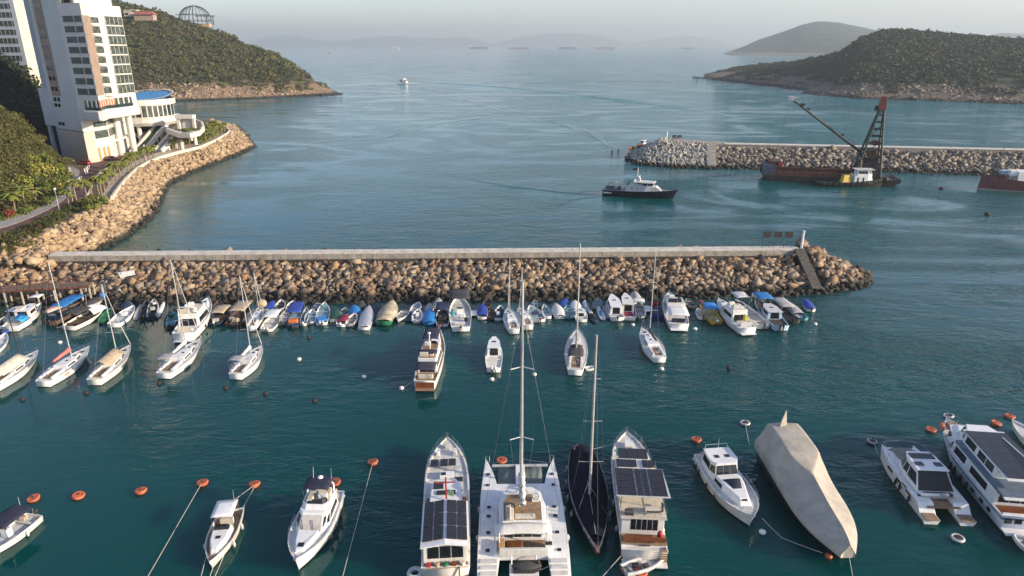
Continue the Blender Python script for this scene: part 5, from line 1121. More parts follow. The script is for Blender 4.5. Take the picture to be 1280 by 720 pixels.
# ---- small open boats, covered boats, cabin boats
def skiff(label, bow, stern, B, hm=None, inside=None, cover=None, cov=(.0, 1.0), canopy=None, can=(.15, .7), canh=1.5, motor=True, motm=None, fs=.55, fb=.8, motors=1, benches=3, console=False, cabin=None, hump=.35, rim=None, zp=.3, name='skiff', cat='boat', cargo=(), group=None, rub=False, tw=.8, pw=2.2):
    t, L = boat(name, label, cat, bow, stern, zp, group)
    h = Hull(t, L, B, fs, fb, hm, None, tw=tw, tm=.4, pw=pw, dd=.34 if not cabin else .22, inset=.09, deck=inside or LGREY, cap=rim, n=12, deckname='floor')
    if cover:
        f0, f1 = cov; n = 12; rows = []
        for i in range(n + 1):
            f = f0 + (f1 - f0) * i / n; w_ = h.hw(min(f, .99)) + .03; e = math.sin(math.pi * min(1, max(0, (f - f0) / (f1 - f0) * .92 + .06))) ** .6; z = h.sh(f)
            rows.append([(s * w_, h.Y(f), z - .12 if abs(s) == 1 else z + hump * e * (1 - s * s) ** .8 + .03 * math.sin(i * 2.3 + s * 4)) for s in (-1, -.82, -.45, 0, .45, .82, 1)])
        b = MB(); b.grid(rows, th=.02); b.build('cover', cover, t, )
    else:
        for k in range(benches):
            f = .16 + .56 * k / max(1, benches - 1) if benches > 1 else .3; bx(t, 'bench', (0, h.Y(f), h.sh(f) - .12), (2 * h.hw(f) - .16, .3, .06), inside or LGREY, bevel=.01)
    if console: bx(t, 'console', (0, h.Y(.42), h.sh(.4) + .2), (B * .3, .6, .9), WHITE); bx(t, 'console_screen', (0, h.Y(.42) + .22, h.sh(.4) + .75), (B * .28, .05, .35), GLASS)
    if canopy:
        z = h.sh(.4) + canh; awning(t, h.Y(can[0]), h.Y(can[1]), h.hw(.4) * .92, z, canopy, h.sh(.3) - .1, camber=.14, name='canopy')
    if cabin:
        f0, f1, hh = cabin[:3]; pb = [(h.hw(f0) * .82, h.Y(f0)), (h.hw(f0 + (f1 - f0) * .6) * .8, h.Y(f0 + (f1 - f0) * .6)), (h.hw(f1) * .55, h.Y(f1))]; z0 = h.dz(f0)
        pt_ = [(pb[0][0] * .9, pb[0][1] + .05), (pb[1][0] * .88, pb[1][1] - .25), (pb[2][0] * .85, pb[2][1] - .65)]
        c = House(t, 'cabin', pb, pt_, z0, z0 + hh, cabin[3] if len(cabin) > 3 else WHITE)
        c.win(0, .08, .92, .45, .88); c.win(1, .08, .92, .45, .88); c.win(c.front, .06, .94, .4, .9, name='windscreen'); c.win(c.back, .2, .8, .1, .85, name='cabin_door')
        b = MB(); b.plate([(-pt_[0][0] - .08, pt_[0][1] - .35), (pt_[0][0] + .08, pt_[0][1] - .35), (pt_[1][0] + .08, pt_[1][1]), (pt_[2][0], pt_[2][1] + .2), (-pt_[2][0], pt_[2][1] + .2), (-pt_[1][0] - .08, pt_[1][1])], z0 + hh + .07, .07); b.build('hardtop', cabin[4] if len(cabin) > 4 else WHITE, t, bevel=.03)
        hatch(t, 0, (pt_[0][1] + pt_[2][1]) / 2, z0 + hh + .09, .6, .45)
    if motor:
        for k in range(motors): outboard(t, (k - (motors - 1) / 2) * .5, h.Y(0) - .05, fs * .75, motm)
    for cx_, cy_, cz_, d, m in cargo: bx(t, "cargo", (cx_ * B / 2, h.Y(cy_), h.sh(cy_) + cz_), d, m, bevel=.08, rz=random.uniform(-.3, .3))
    if rub:
        for s in (-1, 1): tube(t, 'side_tube', [(s * (h.hw(f) - .02), h.Y(f), h.sh(f)) for f in (0, .2, .4, .6, .75, .88, .97)], .17, rub if rub is not True else LGREY, 8)
    return t, h
def jetski(label, bow, stern, m, seatm=None):
    t, L = boat('jet_ski', label, 'jet ski', bow, stern, .2); h = Hull(t, L, 1.15, .38, .55, m, None, tw=.8, tm=.35, pw=2.4, dd=.1, inset=.2, deck=m, n=10)
    b = MB(); b.ell((0, -L * .12, .62), (.22, L * .26, .26), 10, 6); b.build('saddle', seatm or BLACK, t); b = MB(); b.ell((0, L * .18, .62), (.34, L * .22, .28), 10, 6); b.build('bonnet', WHITE, t); tube(t, 'handlebar', [(-.4, L * .05, .98), (0, L * .08, .9), (.4, L * .05, .98)], .035, BLACK)
    return t
def cruiser_small(label, bow, stern, B, **k): return motor_yacht(label, bow, stern, B, **k)
def pontoon(label, bow, stern, B, m, cat='float'):
    t, L = boat('pontoon', label, cat, bow, stern, .2); n = max(2, int(L / .9))
    bx(t, 'deck', (0, 0, .3), (B, L, .12), m, bevel=.02)
    for s in (-1, 1): b = MB(); b.tube([(s * B * .36, -L / 2 + .05, .08), (s * B * .36, L / 2 - .05, .08)], .2, 8); b.build('float_tube', BLACK, t)
    return t
# ------------------------------------------------------------------ front row of moored boats
# open workboat cut by the left edge
t, h = skiff('open white workboat with navy canopy cut by the left edge of the view', (-42, 706), (43, 643), 2.5, hm=WHITE2, inside=LGREY, canopy=NAVY, can=(.12, .55), canh=1.5, console=True, motm=BLACK, fs=.75, fb=1.0, zp=.7, benches=2, cargo=((.3, .12, .1, (.6, .5, .5), TAN),))
antenna(t, .5, h.Y(.1), 1.8, 1.4); fenders(t, h, (.3,), m=LGREY)
# small cabin fishing boat, bow towards the camera
t, h = skiff('small cream cabin boat with white T top, bow held by ropes from an orange buoy', (262, 705), (290, 634), 2.75, hm=WHITE2, inside=TEAK, rim=WHITE2, cabin=None, motor=False, fs=.85, fb=1.25, zp=1.0, benches=0, name='cabin_boat', tw=.86)
c = House(t, 'cuddy', [(.95, h.Y(.38)), (.85, h.Y(.66)), (.35, h.Y(.86))], [(.85, h.Y(.4)), (.68, h.Y(.64)), (.22, h.Y(.82))], .5, 1.42, WHITE, bevel=.08)
c.win(c.back, .1, .9, .2, .8); hatch(t, 0, h.Y(.62), 1.43, .45, .4); bx(t, 'windscreen', (0, h.Y(.46), 1.58), (1.45, .5, .34), GLASS, taper=.8); bx(t, 'helm_seat', (0, h.Y(.25), .85), (1.2, .5, .8), CREAM)
awning(t, h.Y(.1), h.Y(.42), 1.0, 2.45, WHITE, .6, camber=.05, name='t_top'); antenna(t, -.7, h.Y(.14), 2.5, 1.3); outboard(t, -.4, h.Y(0), .7); outboard(t, .4, h.Y(0), .7)
fenders(t, h, (.3, .62), m=LGREY); rail(t, h, .7, .99, .4, 4); bx(t, 'bow_seat', (0, h.Y(.9), 1.1), (.5, .5, .1), VARN)
# flybridge motor yacht, bow towards the camera
t, h, d = motor_yacht('white flybridge motor yacht with navy bimini, bow pointing down left, near an orange buoy', (369, 704), (411, 613), 4.0, fs=1.4, fb=1.8, cab=(.17, .66), bim=NAVY, bimy=(.16, .36), zp=1.4, frontm=mat('windscreen_cover', (.50, .47, .42), .8, var=.08), trunk=True, fend=(.3, .45, .6), fsides=(-1, 1), wv=(.35, .8), pw=2.7, cabh=1.2, flyh=.42, top=(.19, .47))
for s in (-.5, .5): tube(t, 'wiper', [(s, d['y1'] - .25, d['z1'] - .95), (s + .45, d['y1'] - 1.3, d['z1'] - .3)], .03, BLACK, 4)
bx(t, 'passerelle', (1.2, h.Y(0) - .4, 1.0), (.5, 1.6, .1), TEAK)
# liveaboard launch with the solar roof, bow away from the camera
t, L = boat('houseboat', 'long white liveaboard boat with black solar roof aft and a red mast cross', 'houseboat', (559.5, 551), (557, 709), 1.5)
h = Hull(t, L, 4.7, 1.5, 2.1, WHITE2, mat('pale_blue_boot', (.12, .22, .32), .6), tw=.92, tm=.55, pw=2.9, dd=.15, inset=.2, sheer=2.4)
z0 = 1.35
c = House(t, 'aft_cabin', [(2.0, h.Y(.03)), (2.02, h.Y(.29))], [(1.95, h.Y(.03)), (1.96, h.Y(.29))], z0, z0 + 2.1, WHITE2); c.win(0, .08, .92, .35, .8, parts=4); c.win(c.back, .1, .9, .3, .9, m=GLASS, parts=3)
c2 = House(t, 'deck_house', [(1.75, h.Y(.29)), (1.6, h.Y(.50)), (1.1, h.Y(.57))], [(1.65, h.Y(.29)), (1.45, h.Y(.49)), (.95, h.Y(.53))], z0, z0 + 1.7, WHITE); c2.win(0, .08, .92, .4, .85, parts=3); c2.win(c2.front, .06, .94, .3, .85, parts=2)
# pitched solar roof
rw = 2.15; ry0, ry1 = h.Y(.02), h.Y(.31); zr_ = z0 + 2.25; zf = lambda x, y: zr_ + .32 * (1 - abs(x) / rw) + .05
b = MB(); b.grid([[(-rw, y, zr_), (0, y, zr_ + .32), (rw, y, zr_)] for y in (ry0 - .3, ry1)], th=.12, sm=False); b.build('roof', WHITE, t)
for i in range(2):
    for j in range(3):
        for s in (-1, 1):
            x0, x1 = (.16 + .95 * i, .16 + .95 * (i + 1) - .09); y0 = ry0 + .35 + (ry1 - ry0 - .4) * j / 3; y1 = ry0 + .35 + (ry1 - ry0 - .4) * (j + 1) / 3 - .10; b = MB()
            b.house([(s * x0, y0, zf(x0, 0)), (s * x1, y0, zf(x1, 0)), (s * x1, y1, zf(x1, 0)), (s * x0, y1, zf(x0, 0))][::s], [(s * x0, y0, zf(x0, 0)), (s * x1, y0, zf(x1, 0)), (s * x1, y1, zf(x1, 0)), (s * x0, y1, zf(x0, 0))][::s], 0.01, .06); b.build('solar_panel', SOLAR, t)
# deck between: red mast, panels, hatches
zz = z0 + 1.72
for x, y, sx, sy in ((-.75, .475, 1.0, 1.2), (.0, .415, 1.9, .7), (1.25, .60, .9, .8)): solar(t, x - sx / 2, x + sx / 2, h.Y(y) - sy / 2, h.Y(y) + sy / 2, zz + .06 if y < .55 else 1.95, 1, 1)
for k, x in enumerate((-1.35, -.3, .55)): solar(t, x - .42, x + .42, h.Y(.74) - .65, h.Y(.74) + .65, 2.15, 1, 1)
tube(t, 'mast', [(0.05, h.Y(.36), zz), (.05, h.Y(.36), zz + 2.6)], .08, REDP, 8); tube(t, 'cross_arm', [(-.95, h.Y(.362), zz + 2.0), (.95, h.Y(.362), zz + 2.0)], .07, REDP, 6)
b = MB(); b.grid([[(.15 + .22 * i, h.Y(.36) - .02, zz + 1.3 - .32 * j - .1 * i) for i in range(4)] for j in range(3)], th=.02); b.build('flag', mat('green_white_flag', (.25, .35, .25), .8, var=.4, scale=5), t)
bx(t, 'wooden_hatch', (-1.72, h.Y(.42), 1.75), (.5, 1.3, .5), VARN); bx(t, 'wooden_hatch', (1.72, h.Y(.42), 1.75), (.55, 1.3, .5), VARN)
bx(t, 'skylight', (0, h.Y(.64), 1.95), (1.5, .9, .35), WHITE); hatch(t, -.35, h.Y(.64), 2.14, .5, .5); bx(t, 'windlass', (0, h.Y(.9), 2.15), (.5, .6, .4), CREAM); rail(t, h, .62, .99, .7, 8)
for s in (-1, 1): bx(t, 'bow_locker', (s * .95, h.Y(.84), 2.15), (.35, .7, .5), WHITE)
bx(t, 'aft_deck', (0, h.Y(.02), 1.42), (4.0, .9, .08), TEAK)
for k in range(5): bx(t, 'deck_clutter', (-1.5 + .75 * k, h.Y(.012), 1.6), (.4, .35, .35), (REDP, TAN, GREENB, VARN, CREAM)[k], rz=k)
b = MB(); b.ell((-1.85, h.Y(.315), 1.75), (.28, .28, .45), 8, 6); b.build('potted_plant', LEAF_TREE, t)
bx(t, 'swim_platform', (.6, h.Y(0) - .6, .35), (3.0, 1.2, .12), TEAK); tube(t, 'ladder', [(1.2, h.Y(0) - .3, .3), (1.2, h.Y(0) - .05, 1.5)], .06, VARN); fenders(t, h, (.25, .5, .68), m=BLACK)
LB = t
b = MB(); p = W(519, 718, .2)
tr_ = thing('tyre_fender', 'white ringed tyre float at the stern of the solar roofed houseboat', 'float', p); b.torus((0, 0, .15), .55, .22, 14, 7); b.build('ring', LGREY, tr_)
# ---- sailing catamaran
t, L = boat('sailing_catamaran', 'big white sailing catamaran with tall mast and black tender, centre of the front row', 'catamaran', (649.5, 577), (655.5, 717), 1.5)
hb_ = 3.15; HB = 2.0
b = MB()
def cat_hull(s):
    b = MB(); n = 18; lev = [-.3, .12, 1.55, 1.75]; ring = []
    for i in range(n + 1):
        f = i / n; g_ = max(0, (f - .4) / .6); w_ = HB / 2 * (1 if .12 < f < .4 else (.86 + .14 * f / .12 if f <= .12 else max(.06, 1 - g_ ** 2.6 * .95))); xc = s * (hb_ + HB / 2 + .02 - .42 * g_ ** 2.2 - w_)
        zt = 1.62 + .12 * f if f > .14 else .45 + 1.17 * (f / .14)
        out = [(xc + q * w_ * (.62 if z < 0 else .8 if z < .5 else 1), -L / 2 + L * f * (1 if z > 1 else .985), z if z < 1 else zt * (1 if z > 1.6 else .9)) for q in (-1,) for z in lev]
        out2 = [(2 * xc - p[0], p[1], p[2]) for p in reversed(out)]; ring.append(out + out2)
    k = len(ring[0]); vs = [p for r_ in ring for p in r_]
    fs_ = [(i * k + j, i * k + j + 1, (i + 1) * k + j + 1, (i + 1) * k + j) for i in range(n) for j in range(k - 1)] + [tuple(range(k)), tuple(reversed(range(n * k, n * k + k)))]
    b.add(vs, fs_, 0, False); o = b.build('hull', WHITE, t, bevel=.03); return o
for s in (-1, 1):
    cat_hull(s)
    for k, f in enumerate((.16, .30, .44, .52, .73, .84)):
        hatch(t, s * (hb_ + .1 + (.0 if f < .6 else .16)), -L / 2 + L * f, 1.70 + .1 * f, .38, .36)
    for k in range(4): bx(t, 'stern_step', (s * hb_, -L / 2 + .25 + .48 * k, .62 + .26 * k), (1.5, .46, .1), DECKW, bevel=.01)
    tube(t, 'guard_rail', [(s * (hb_ + .8), -L / 2 + L * .16, 2.3), (s * (hb_ + .85), 0, 2.35), (s * (hb_ + .7), L * .3, 2.4), (s * (hb_ + .42), L * .47, 2.4)], .016, STEEL, 4)
    for f in (.2, .32, .44, .56, .68, .8, .9): x = s * (hb_ + .88 - max(0, f - .5) * 1.0); tube(t, 'stanchion', [(x, -L / 2 + L * f, 1.7), (x, -L / 2 + L * f, 2.38)], .016, STEEL, 4)
    b = MB(); b.tube([(s * (hb_ + .15), L * .47, 1.7), (s * (hb_ + .15), L * .49, 2.35), (s * (hb_ + .6), L * .49, 2.35), (s * (hb_ + .6), L * .47, 1.7)], .03, 5); b.build('pulpit', STEEL, t)
    for f in (.3, .55): b = MB(); b.ell((s * (hb_ + 1.12), -L / 2 + L * f, 1.0), (.18, .18, .42), 8, 6); b.build('fender', LGREY, t)
bx(t, 'bridge_deck', (0, -L * .06, 1.32), (2 * hb_ - 1.0, L * .62, .75), WHITE, bevel=.1)
bx(t, 'front_beam', (0, L * .445, 1.62), (2 * hb_ - .2, .32, .26), ALU, bevel=.08)
b = MB(); b.grid([[(x, y, 1.58 - .1 * math.sin(math.pi * (x + 2.3) / 4.6)) for x in (-2.35, -1.2, 0, 1.2, 2.35)] for y in (L * .26, L * .35, L * .435)], th=.02); b.build('trampoline', mat('trampoline_net', (.14, .17, .16), .95, var=.15, scale=6), t)
bx(t, 'nacelle', (0, L * .33, 1.72), (1.0, L * .22, .16), WHITE, bevel=.05)
o1_ = [(2.35, -L * 0.235), (2.42, -L * 0.050), (2.0, L * 0.080), (1.1, L * 0.125)]
c = House(t, 'saloon', o1_, [(p[0] * .93, p[1] - (.15 if p[1] > 0 else 0)) for p in o1_], 1.65, 2.95, WHITE, bevel=.12); c.win(0, .05, .97, .25, .8); c.win(1, .05, .95, .25, .8); c.win(2, .05, .95, .25, .8); c.win(c.front, .04, .96, .25, .8, parts=3)
# flybridge
fl = [(1.95, -L * 0.225), (2.0, -L * 0.050), (1.5, L * 0.030)]
fb_ = House(t, 'flybridge_coaming', fl, [(p[0] * .98, p[1]) for p in fl], 2.94, 3.25, WHITE, bevel=.08)
b = MB(); q = [(1.78, -L * 0.210), (1.8, -L * 0.055), (1.35, L * 0.015)]; b.plate(q + [(-p[0], p[1]) for p in reversed(q)], 3.28, .02); b.build('flybridge_floor', TEAK, t)
seat(t, (-1.2, -L * 0.165, 3.45), (.75, 1.9, .34), CREAM, (-.35, 'x')); seat(t, (.2, -L * 0.190, 3.4), (1.9, .5, .3), CREAM); bx(t, 'helm_console', (1.3, -L * 0.040, 3.6), (.7, .5, .7), WHITE); b = MB(); b.torus((1.3, -L * 0.060, 3.95), .3, .03, 14, 5, rx=1.0); b.build('steering_wheel', BLACK, t)
bx(t, 'fly_table', (-.3, -L * 0.110, 3.5), (.9, .9, .5), TEAK)
for s in (-1, 1): tube(t, 'fly_rail', [(s * 1.9, -L * 0.220, 3.9), (s * 1.95, 0, 3.95), (s * 1.4, L * 0.030, 3.95), (s * .5, L * 0.050, 3.95)], .02, STEEL, 4)
for x, y in ((-1.9, -L * 0.220), (-1.95, 0), (-1.4, L * 0.030), (1.9, -L * 0.220), (1.95, 0), (1.4, L * 0.030)): tube(t, 'rail_post', [(x, y, 3.2), (x, y, 3.95)], .02, STEEL, 4)
b = MB(); ry = [(-L * 0.310), (-L * 0.260), (-L * 0.235)]; b.grid([[(x, y + .12 * (1 - (x / 2.6) ** 2), 3.15 + .12 * (1 - (x / 2.6) ** 2) - (.18 if y == ry[0] else 0)) for x in (-2.6, -1.7, -.8, 0, .8, 1.7, 2.6)] for y in ry], th=.14); b.build('cockpit_roof', WHITE2, t)
for x in (-2.2, 2.2): tube(t, 'roof_post', [(x, -L * 0.315, 1.7), (x, -L * 0.305, 3.1)], .06, WHITE, 6)
bx(t, 'cockpit_floor', (0, -L * 0.305, 1.72), (4.8, L * 0.080, .04), TEAK, bevel=0); seat(t, (0, -L * 0.370, 1.95), (4.4, .6, .5), WHITE2, (-.3, 'y')); seat(t, (-2.0, -L * 0.315, 1.95), (.6, 1.3, .45), mat('amber_cushion', (.42, .27, .13), .8)); bx(t, 'cockpit_table', (-.8, -L * 0.315, 2.05), (1.3, .8, .1), VARN)
c = House(t, 'saloon_doors', [(1.9, -L * 0.240), (1.9, -L * 0.235)], [(1.9, -L * 0.240), (1.9, -L * 0.235)], 1.68, 2.95, WHITE, bevel=0); c.win(c.back, .05, .95, .05, .95, parts=4)
bx(t, 'grill_locker', (2.3, -L * 0.335, 2.0), (.7, .8, .7), WHITE); hatch(t, 2.3, -L * 0.335, 2.37, .6, .45)
mast_y = L * 0.085; mt = atY(652, 351, (Matrix.Rotation(t.rotation_euler.z, 3, 'Z') @ Vector((0, mast_y, 0)) + t.location).y).z
tube(t, 'mast', [(0, mast_y, 1.9), (0, mast_y - .08, mt * .5), (0, mast_y - .2, mt)], .17, ALU, 10, r1=.12)
for zf_, ww in ((.36, 1.15), (.66, 1.1)): tube(t, 'spreader', [(-ww, mast_y - .5, mt * zf_), (0, mast_y - .1, mt * zf_ + .1), (ww, mast_y - .5, mt * zf_)], .05, WHITE, 5)
for s in (-1, 1):
    tube(t, 'shroud', [(s * (hb_ + .6), -L * .03, 1.8), (0, mast_y - .15, mt * .9)], .022, STEEL, 4); tube(t, 'inner_shroud', [(s * .5, mast_y - .1, 3.0), (s * 1.12, mast_y - .5, mt * .36), (s * 1.08, mast_y - .5, mt * .66), (0, mast_y - .2, mt)], .018, STEEL, 4)
tube(t, 'furled_jib', [(0, L * .45, 1.9), (0, (L * .45 + mast_y) / 2, mt * .47), (0, mast_y, mt * .92)], .07, ALU, 6); 
for s in (-1, 1): tube(t, 'bridle', [(s * 2.9, L * .46, 1.8), (0, L * .452, 2.4)], .02, STEEL, 4)
bz = 4.45; by = mast_y - L * 0.270; tube(t, 'boom', [(0, mast_y, bz), (0, by, bz + .15)], .14, ALU, 8)
b = MB(); rows = []
for j in range(12):
    f = j / 11; y = mast_y - .15 + (by - mast_y) * f; hh = (.95 - .45 * f) * (1 + .12 * math.sin(j * 2.2)); ww = .30 * (1 - .25 * f) * (1 + .18 * math.sin(j * 1.9 + .7)); xo = .06 * math.sin(j * 2.7)
    rows.append([(xo - ww, y, bz + .1), (xo - ww * 1.1, y, bz + hh * .5), (xo, y, bz + hh), (xo + ww * 1.1, y, bz + hh * .5), (xo + ww, y, bz + .1), (xo - ww, y, bz + .1)])
b.grid(rows); b.build('stowed_mainsail', mat('crumpled_sail', (.52, .51, .48), .8, var=.35, scale=4, bump=.9, bscale=6), t)
for k in range(7): tube(t, 'lazy_line', [(-.9 + .3 * k, L * (.05 - .01 * abs(k - 3)), 3.3), (-.25 + .08 * k, mast_y - 1.0, 3.9 + .12 * (k % 3))], .03, BLACK if k % 2 else ROPE, 4)
antenna(t, -.05, mast_y - .2, mt, .8); b = MB(); b.box((0, mast_y - .2, mt + .1), (.5, .1, .1)); b.build('wind_vane', ALU, t)
bx(t, 'davit_platform', (0, -L * .425, .8), (2.6, 1.5, .12), WHITE)
for x in (-1.1, 1.1): tube(t, 'davit', [(x, -L * .34, 1.9), (x, -L * .40, 1.7), (x, -L * .43, .9)], .06, WHITE, 6)
# tender on the platform
tl_ = Matrix.Rotation(t.rotation_euler.z, 3, 'Z') @ Vector((.25, -L * .425, 0)) + t.location
td = thing('tender', 'black covered inflatable tender across the stern of the sailing catamaran', 'dinghy', (tl_.x, tl_.y, .86), t.rotation_euler.z)
b = MB(); b.ell((0, 0, .3), (1.35, .55, .38), 14, 8, vmin=-.6); b.build('cover', DGREY, td); b = MB(); b.ell((1.0, .15, .62), (.22, .2, .22), 8, 6); b.build('outboard_motor', BLACK, td)
for s in (-1, 1): tube(td, 'side_tube', [(-1.25, s * .5, .18), (.6, s * .52, .18), (1.25, s * .22, .25)], .17, BLACK, 8)
# ---- dark covered sailing yacht, bow towards the camera
t, h = sail_yacht('dark navy sailing yacht wholly under a black cover, between the catamaran and the solar cruiser', (748, 697), (727, 563), 4.1, (749, 420), mf=.52, hm=NAVYH, fs=1.15, fb=1.35, zp=1.2, cockpit=False, house=False, boom=False, furl=False, spread=3, mr=.15, tw=.66, deck=NAVYH, mastm=mat('grey_mast', (.36, .34, .32), .5), boot=ANTIR, stripe=mat('tan_stripe', (.42, .33, .18), .5))
rows = []
for i in range(13):
    f = .0 + .86 * i / 12; w_ = h.hw(f) - .02; rows.append([(s * w_, h.Y(f), h.sh(f) + .03 + .95 * (1 - abs(s)) ** .9 * (1 - .55 * f) + .05 * math.sin(i * 2 + s * 3) * (1 - abs(s))) for s in (-1, -.8, -.4, 0, .4, .8, 1)])
b = MB(); b.grid(rows, th=.03); b.build('cover', mat('black_cover', (.007, .008, .016), .9, spec=.15, var=.2, scale=1.5, bump=.4, bscale=2.5), t)
for s in (-1, 1): tube(t, 'seam', [(0, h.Y(.42), h.sh(.4) + .8), (s * h.hw(.68) * .9, h.Y(.66), h.sh(.6) + .12)], .03, LGREY, 4)
tube(t, 'ridge_seam', [(0, h.Y(.40), h.sh(.4) + .83), (0, h.Y(.86), h.sh(.8) + .52)], .025, GREYT, 4); fenders(t, h, (.15, .3, .45, .6), m=LGREY, r=.15); bx(t, 'bow_fitting', (0, h.Y(.95), 1.4), (.35, .9, .12), VARN)
b = MB(); b.torus((.3, h.Y(.01), 1.5), .5, .2, 14, 7); b.build('stern_lifebuoy', ORANGE, t)
# ---- solar cruiser
t, L = boat('solar_cruiser', 'tall white cruiser with a broad black solar panel roof, right of the dark covered yacht', 'motor yacht', (783, 547), (806, 688), 1.5)
h = Hull(t, L, 4.5, 1.5, 2.4, WHITE2, tw=.94, tm=.6, pw=2.8, sheer=2.2, dd=.2)
c = House(t, 'saloon', [(2.02, h.Y(.12)), (2.0, h.Y(.55)), (1.3, h.Y(.74))], [(1.98, h.Y(.12)), (1.9, h.Y(.54)), (1.1, h.Y(.68))], 1.3, 3.4, WHITE); c.win(0, .12, .96, .38, .8, parts=3); c.win(1, .05, .9, .4, .82); c.win(c.front, .05, .95, .4, .9, parts=3); c.win(c.back, .22, .85, .30, .86, parts=5)
b = MB(); b.plate([(-2.15, h.Y(.10)), (2.15, h.Y(.10)), (2.1, h.Y(.56)), (-2.1, h.Y(.56))], 3.5, .1); b.build('upper_deck', CREAM, t)
bx(t, 'lower_aft_wall', (0, h.Y(.035), .9), (4.1, .12, 1.3), WHITE)
for x, w_ in ((-1.25, .6), (0.05, 1.1), (1.25, .55)): bx(t, 'stern_window', (x, h.Y(.028), 1.0), (w_, .08, .55), GLASS, bevel=0)
b = MB(); b.box((0, h.Y(.028), 1.62), (1.0, .07, .16)); b.build('name_plate', mat('dark_lettering', (.05, .05, .06), .6, var=.6, scale=9), t)
bx(t, 'aft_deck', (0, h.Y(.065), 1.68), (4.2, L * .075, .08), TEAK); bx(t, 'varnished_rail', (0, h.Y(.03), 2.25), (4.0, .1, .5), VARN); seat(t, (-.4, h.Y(.06), 1.95), (2.4, .5, .4), VARN); b = MB(); b.ell((1.5, h.Y(.065), 2.2), (.3, .3, .55), 8, 6); b.build('red_cushion', REDP, t)
for k in range(5): bx(t, 'boarding_step', (1.75, h.Y(.0) - .08 + .02 * k, .5 + .25 * k), (.6, .3, .07), TEAK, bevel=0)
bx(t, 'swim_platform', (0, h.Y(0) - .35, .3), (4.1, .9, .14), WHITE2)
zs_ = 5.0
b = MB(); b.plate([(-2.5, h.Y(.165)), (2.55, h.Y(.165)), (2.35, h.Y(.405)), (-2.35, h.Y(.405))], zs_, .06); b.build('solar_frame', PALEFR, t)
solar(t, -2.4, -.55, h.Y(.17), h.Y(.40), zs_ + .05, 1, 4, .08); solar(t, -.5, .75, h.Y(.17), h.Y(.40), zs_ + .05, 2, 4, .08); solar(t, .8, 2.35, h.Y(.17), h.Y(.40), zs_ + .05, 1, 4, .08)
solar(t, -1.9, .2, h.Y(.515), h.Y(.585), 3.75, 2, 1); solar(t, .75, 2.0, h.Y(.515), h.Y(.585), 3.75, 2, 1); solar(t, -1.6, 1.5, h.Y(.60), h.Y(.70), 3.7, 3, 1)
c = House(t, 'wheelhouse', [(1.9, h.Y(.5)), (1.7, h.Y(.62)), (1.1, h.Y(.73))], [(1.85, h.Y(.5)), (1.6, h.Y(.61)), (1.0, h.Y(.71))], 3.3, 3.62, WHITE)
for x in (-2.0, 2.0):
    for y in (.18, .395): tube(t, 'roof_post', [(x, h.Y(y), 3.4), (x, h.Y(y), zs_)], .05, STEEL, 6)
seat(t, (-1.2, h.Y(.30), 3.75), (1.2, 1.2, .45), CREAM); seat(t, (1.0, h.Y(.15), 3.75), (1.7, .6, .45), CREAM); b = MB(); b.tube([(1.9, h.Y(.2), 3.9), (1.8, h.Y(.135), 3.9), (1.2, h.Y(.125), 3.9), (.3, h.Y(.125), 3.9)], .09, 6); b.build('seat_roll', BLACK, t)
bx(t, 'deck_chest', (-1.3, h.Y(.13), 3.75), (.8, .5, .45), DGREY); rail(t, h, .55, .99, .75, 8)
b = MB(); b.tube([(-2.05, h.Y(.55), 4.1), (-2.1, h.Y(.105), 4.1), (2.1, h.Y(.105), 4.1), (2.05, h.Y(.55), 4.1)], .03, 5)
for x in (-2.1, -1, 0, 1, 2.1): b.tube([(x, h.Y(.105), 3.5), (x, h.Y(.105), 4.1)], .022, 4)
b.build('upper_rail', STEEL, t); bx(t, 'foredeck_locker', (0, h.Y(.86), 2.35), (1.0, .9, .35), WHITE); hatch(t, 0, h.Y(.8), 2.42, .5, .5); bx(t, 'blue_crate', (-1.25, h.Y(.76), 2.45), (.6, .9, .5), mat('turquoise_crate', (.05, .35, .42), .6)); fenders(t, h, (.2, .4), m=LGREY); antenna(t, 1.0, h.Y(.72), 3.6, 1.5)
t, h = skiff('grey open dinghy with cluttered floor, moored under the stern of the solar cruiser', (831, 697), (780, 712), 1.55, hm=LGREY, inside=GREYT, fs=.45, fb=.6, zp=.5, motm=BLACK, benches=3, rub=LGREY, name='dinghy', cat='dinghy', cargo=((-.2, .3, 0, (.5, .6, .3), BLACK), (.3, .5, 0, (.4, .5, .3), DGREY)))
# ---- white hardtop motor yacht, bow down right
t, h, d = motor_yacht('white hardtop motor yacht with a navy windscreen cover, left of the tarpaulin covered yacht', (942, 650), (885, 567), 4.1, fs=1.35, fb=1.75, fly=False, cab=(.14, .46), top=(.17, .40), cabh=1.9, hard=WHITE, zp=1.3, fend=(.12, .2, .42, .6), fsides=(1, -1), wv=(.45, .85), trunk=False, pw=3.0, tm=.5)
c = House(t, 'lower_cabin', [(1.5, h.Y(.44)), (1.35, h.Y(.62)), (.7, h.Y(.86))], [(1.38, h.Y(.44)), (1.15, h.Y(.58)), (.5, h.Y(.80))], h.dz(.6) - .1, h.dz(.6) + .75, WHITE, bevel=.12); c.win(0, .1, .9, .3, .75)
b = MB(); b.grid([[(-1.25, h.Y(.52), 2.02), (-.5, h.Y(.54), 2.34), (.5, h.Y(.54), 2.34), (1.25, h.Y(.52), 2.02)], [(-.98, h.Y(.62), 1.80), (-.45, h.Y(.665), 2.15), (.45, h.Y(.665), 2.15), (.98, h.Y(.62), 1.80)]], th=.04); b.build('windscreen_cover', NAVY, t); hatch(t, 0, h.Y(.81), h.dz(.8) + .55, .5, .4)
for x in (-.8, .8): bx(t, 'side_vent', (x * 2.13, h.Y(.42), 1.0), (.06, .5, .35), BLACK, bevel=0)
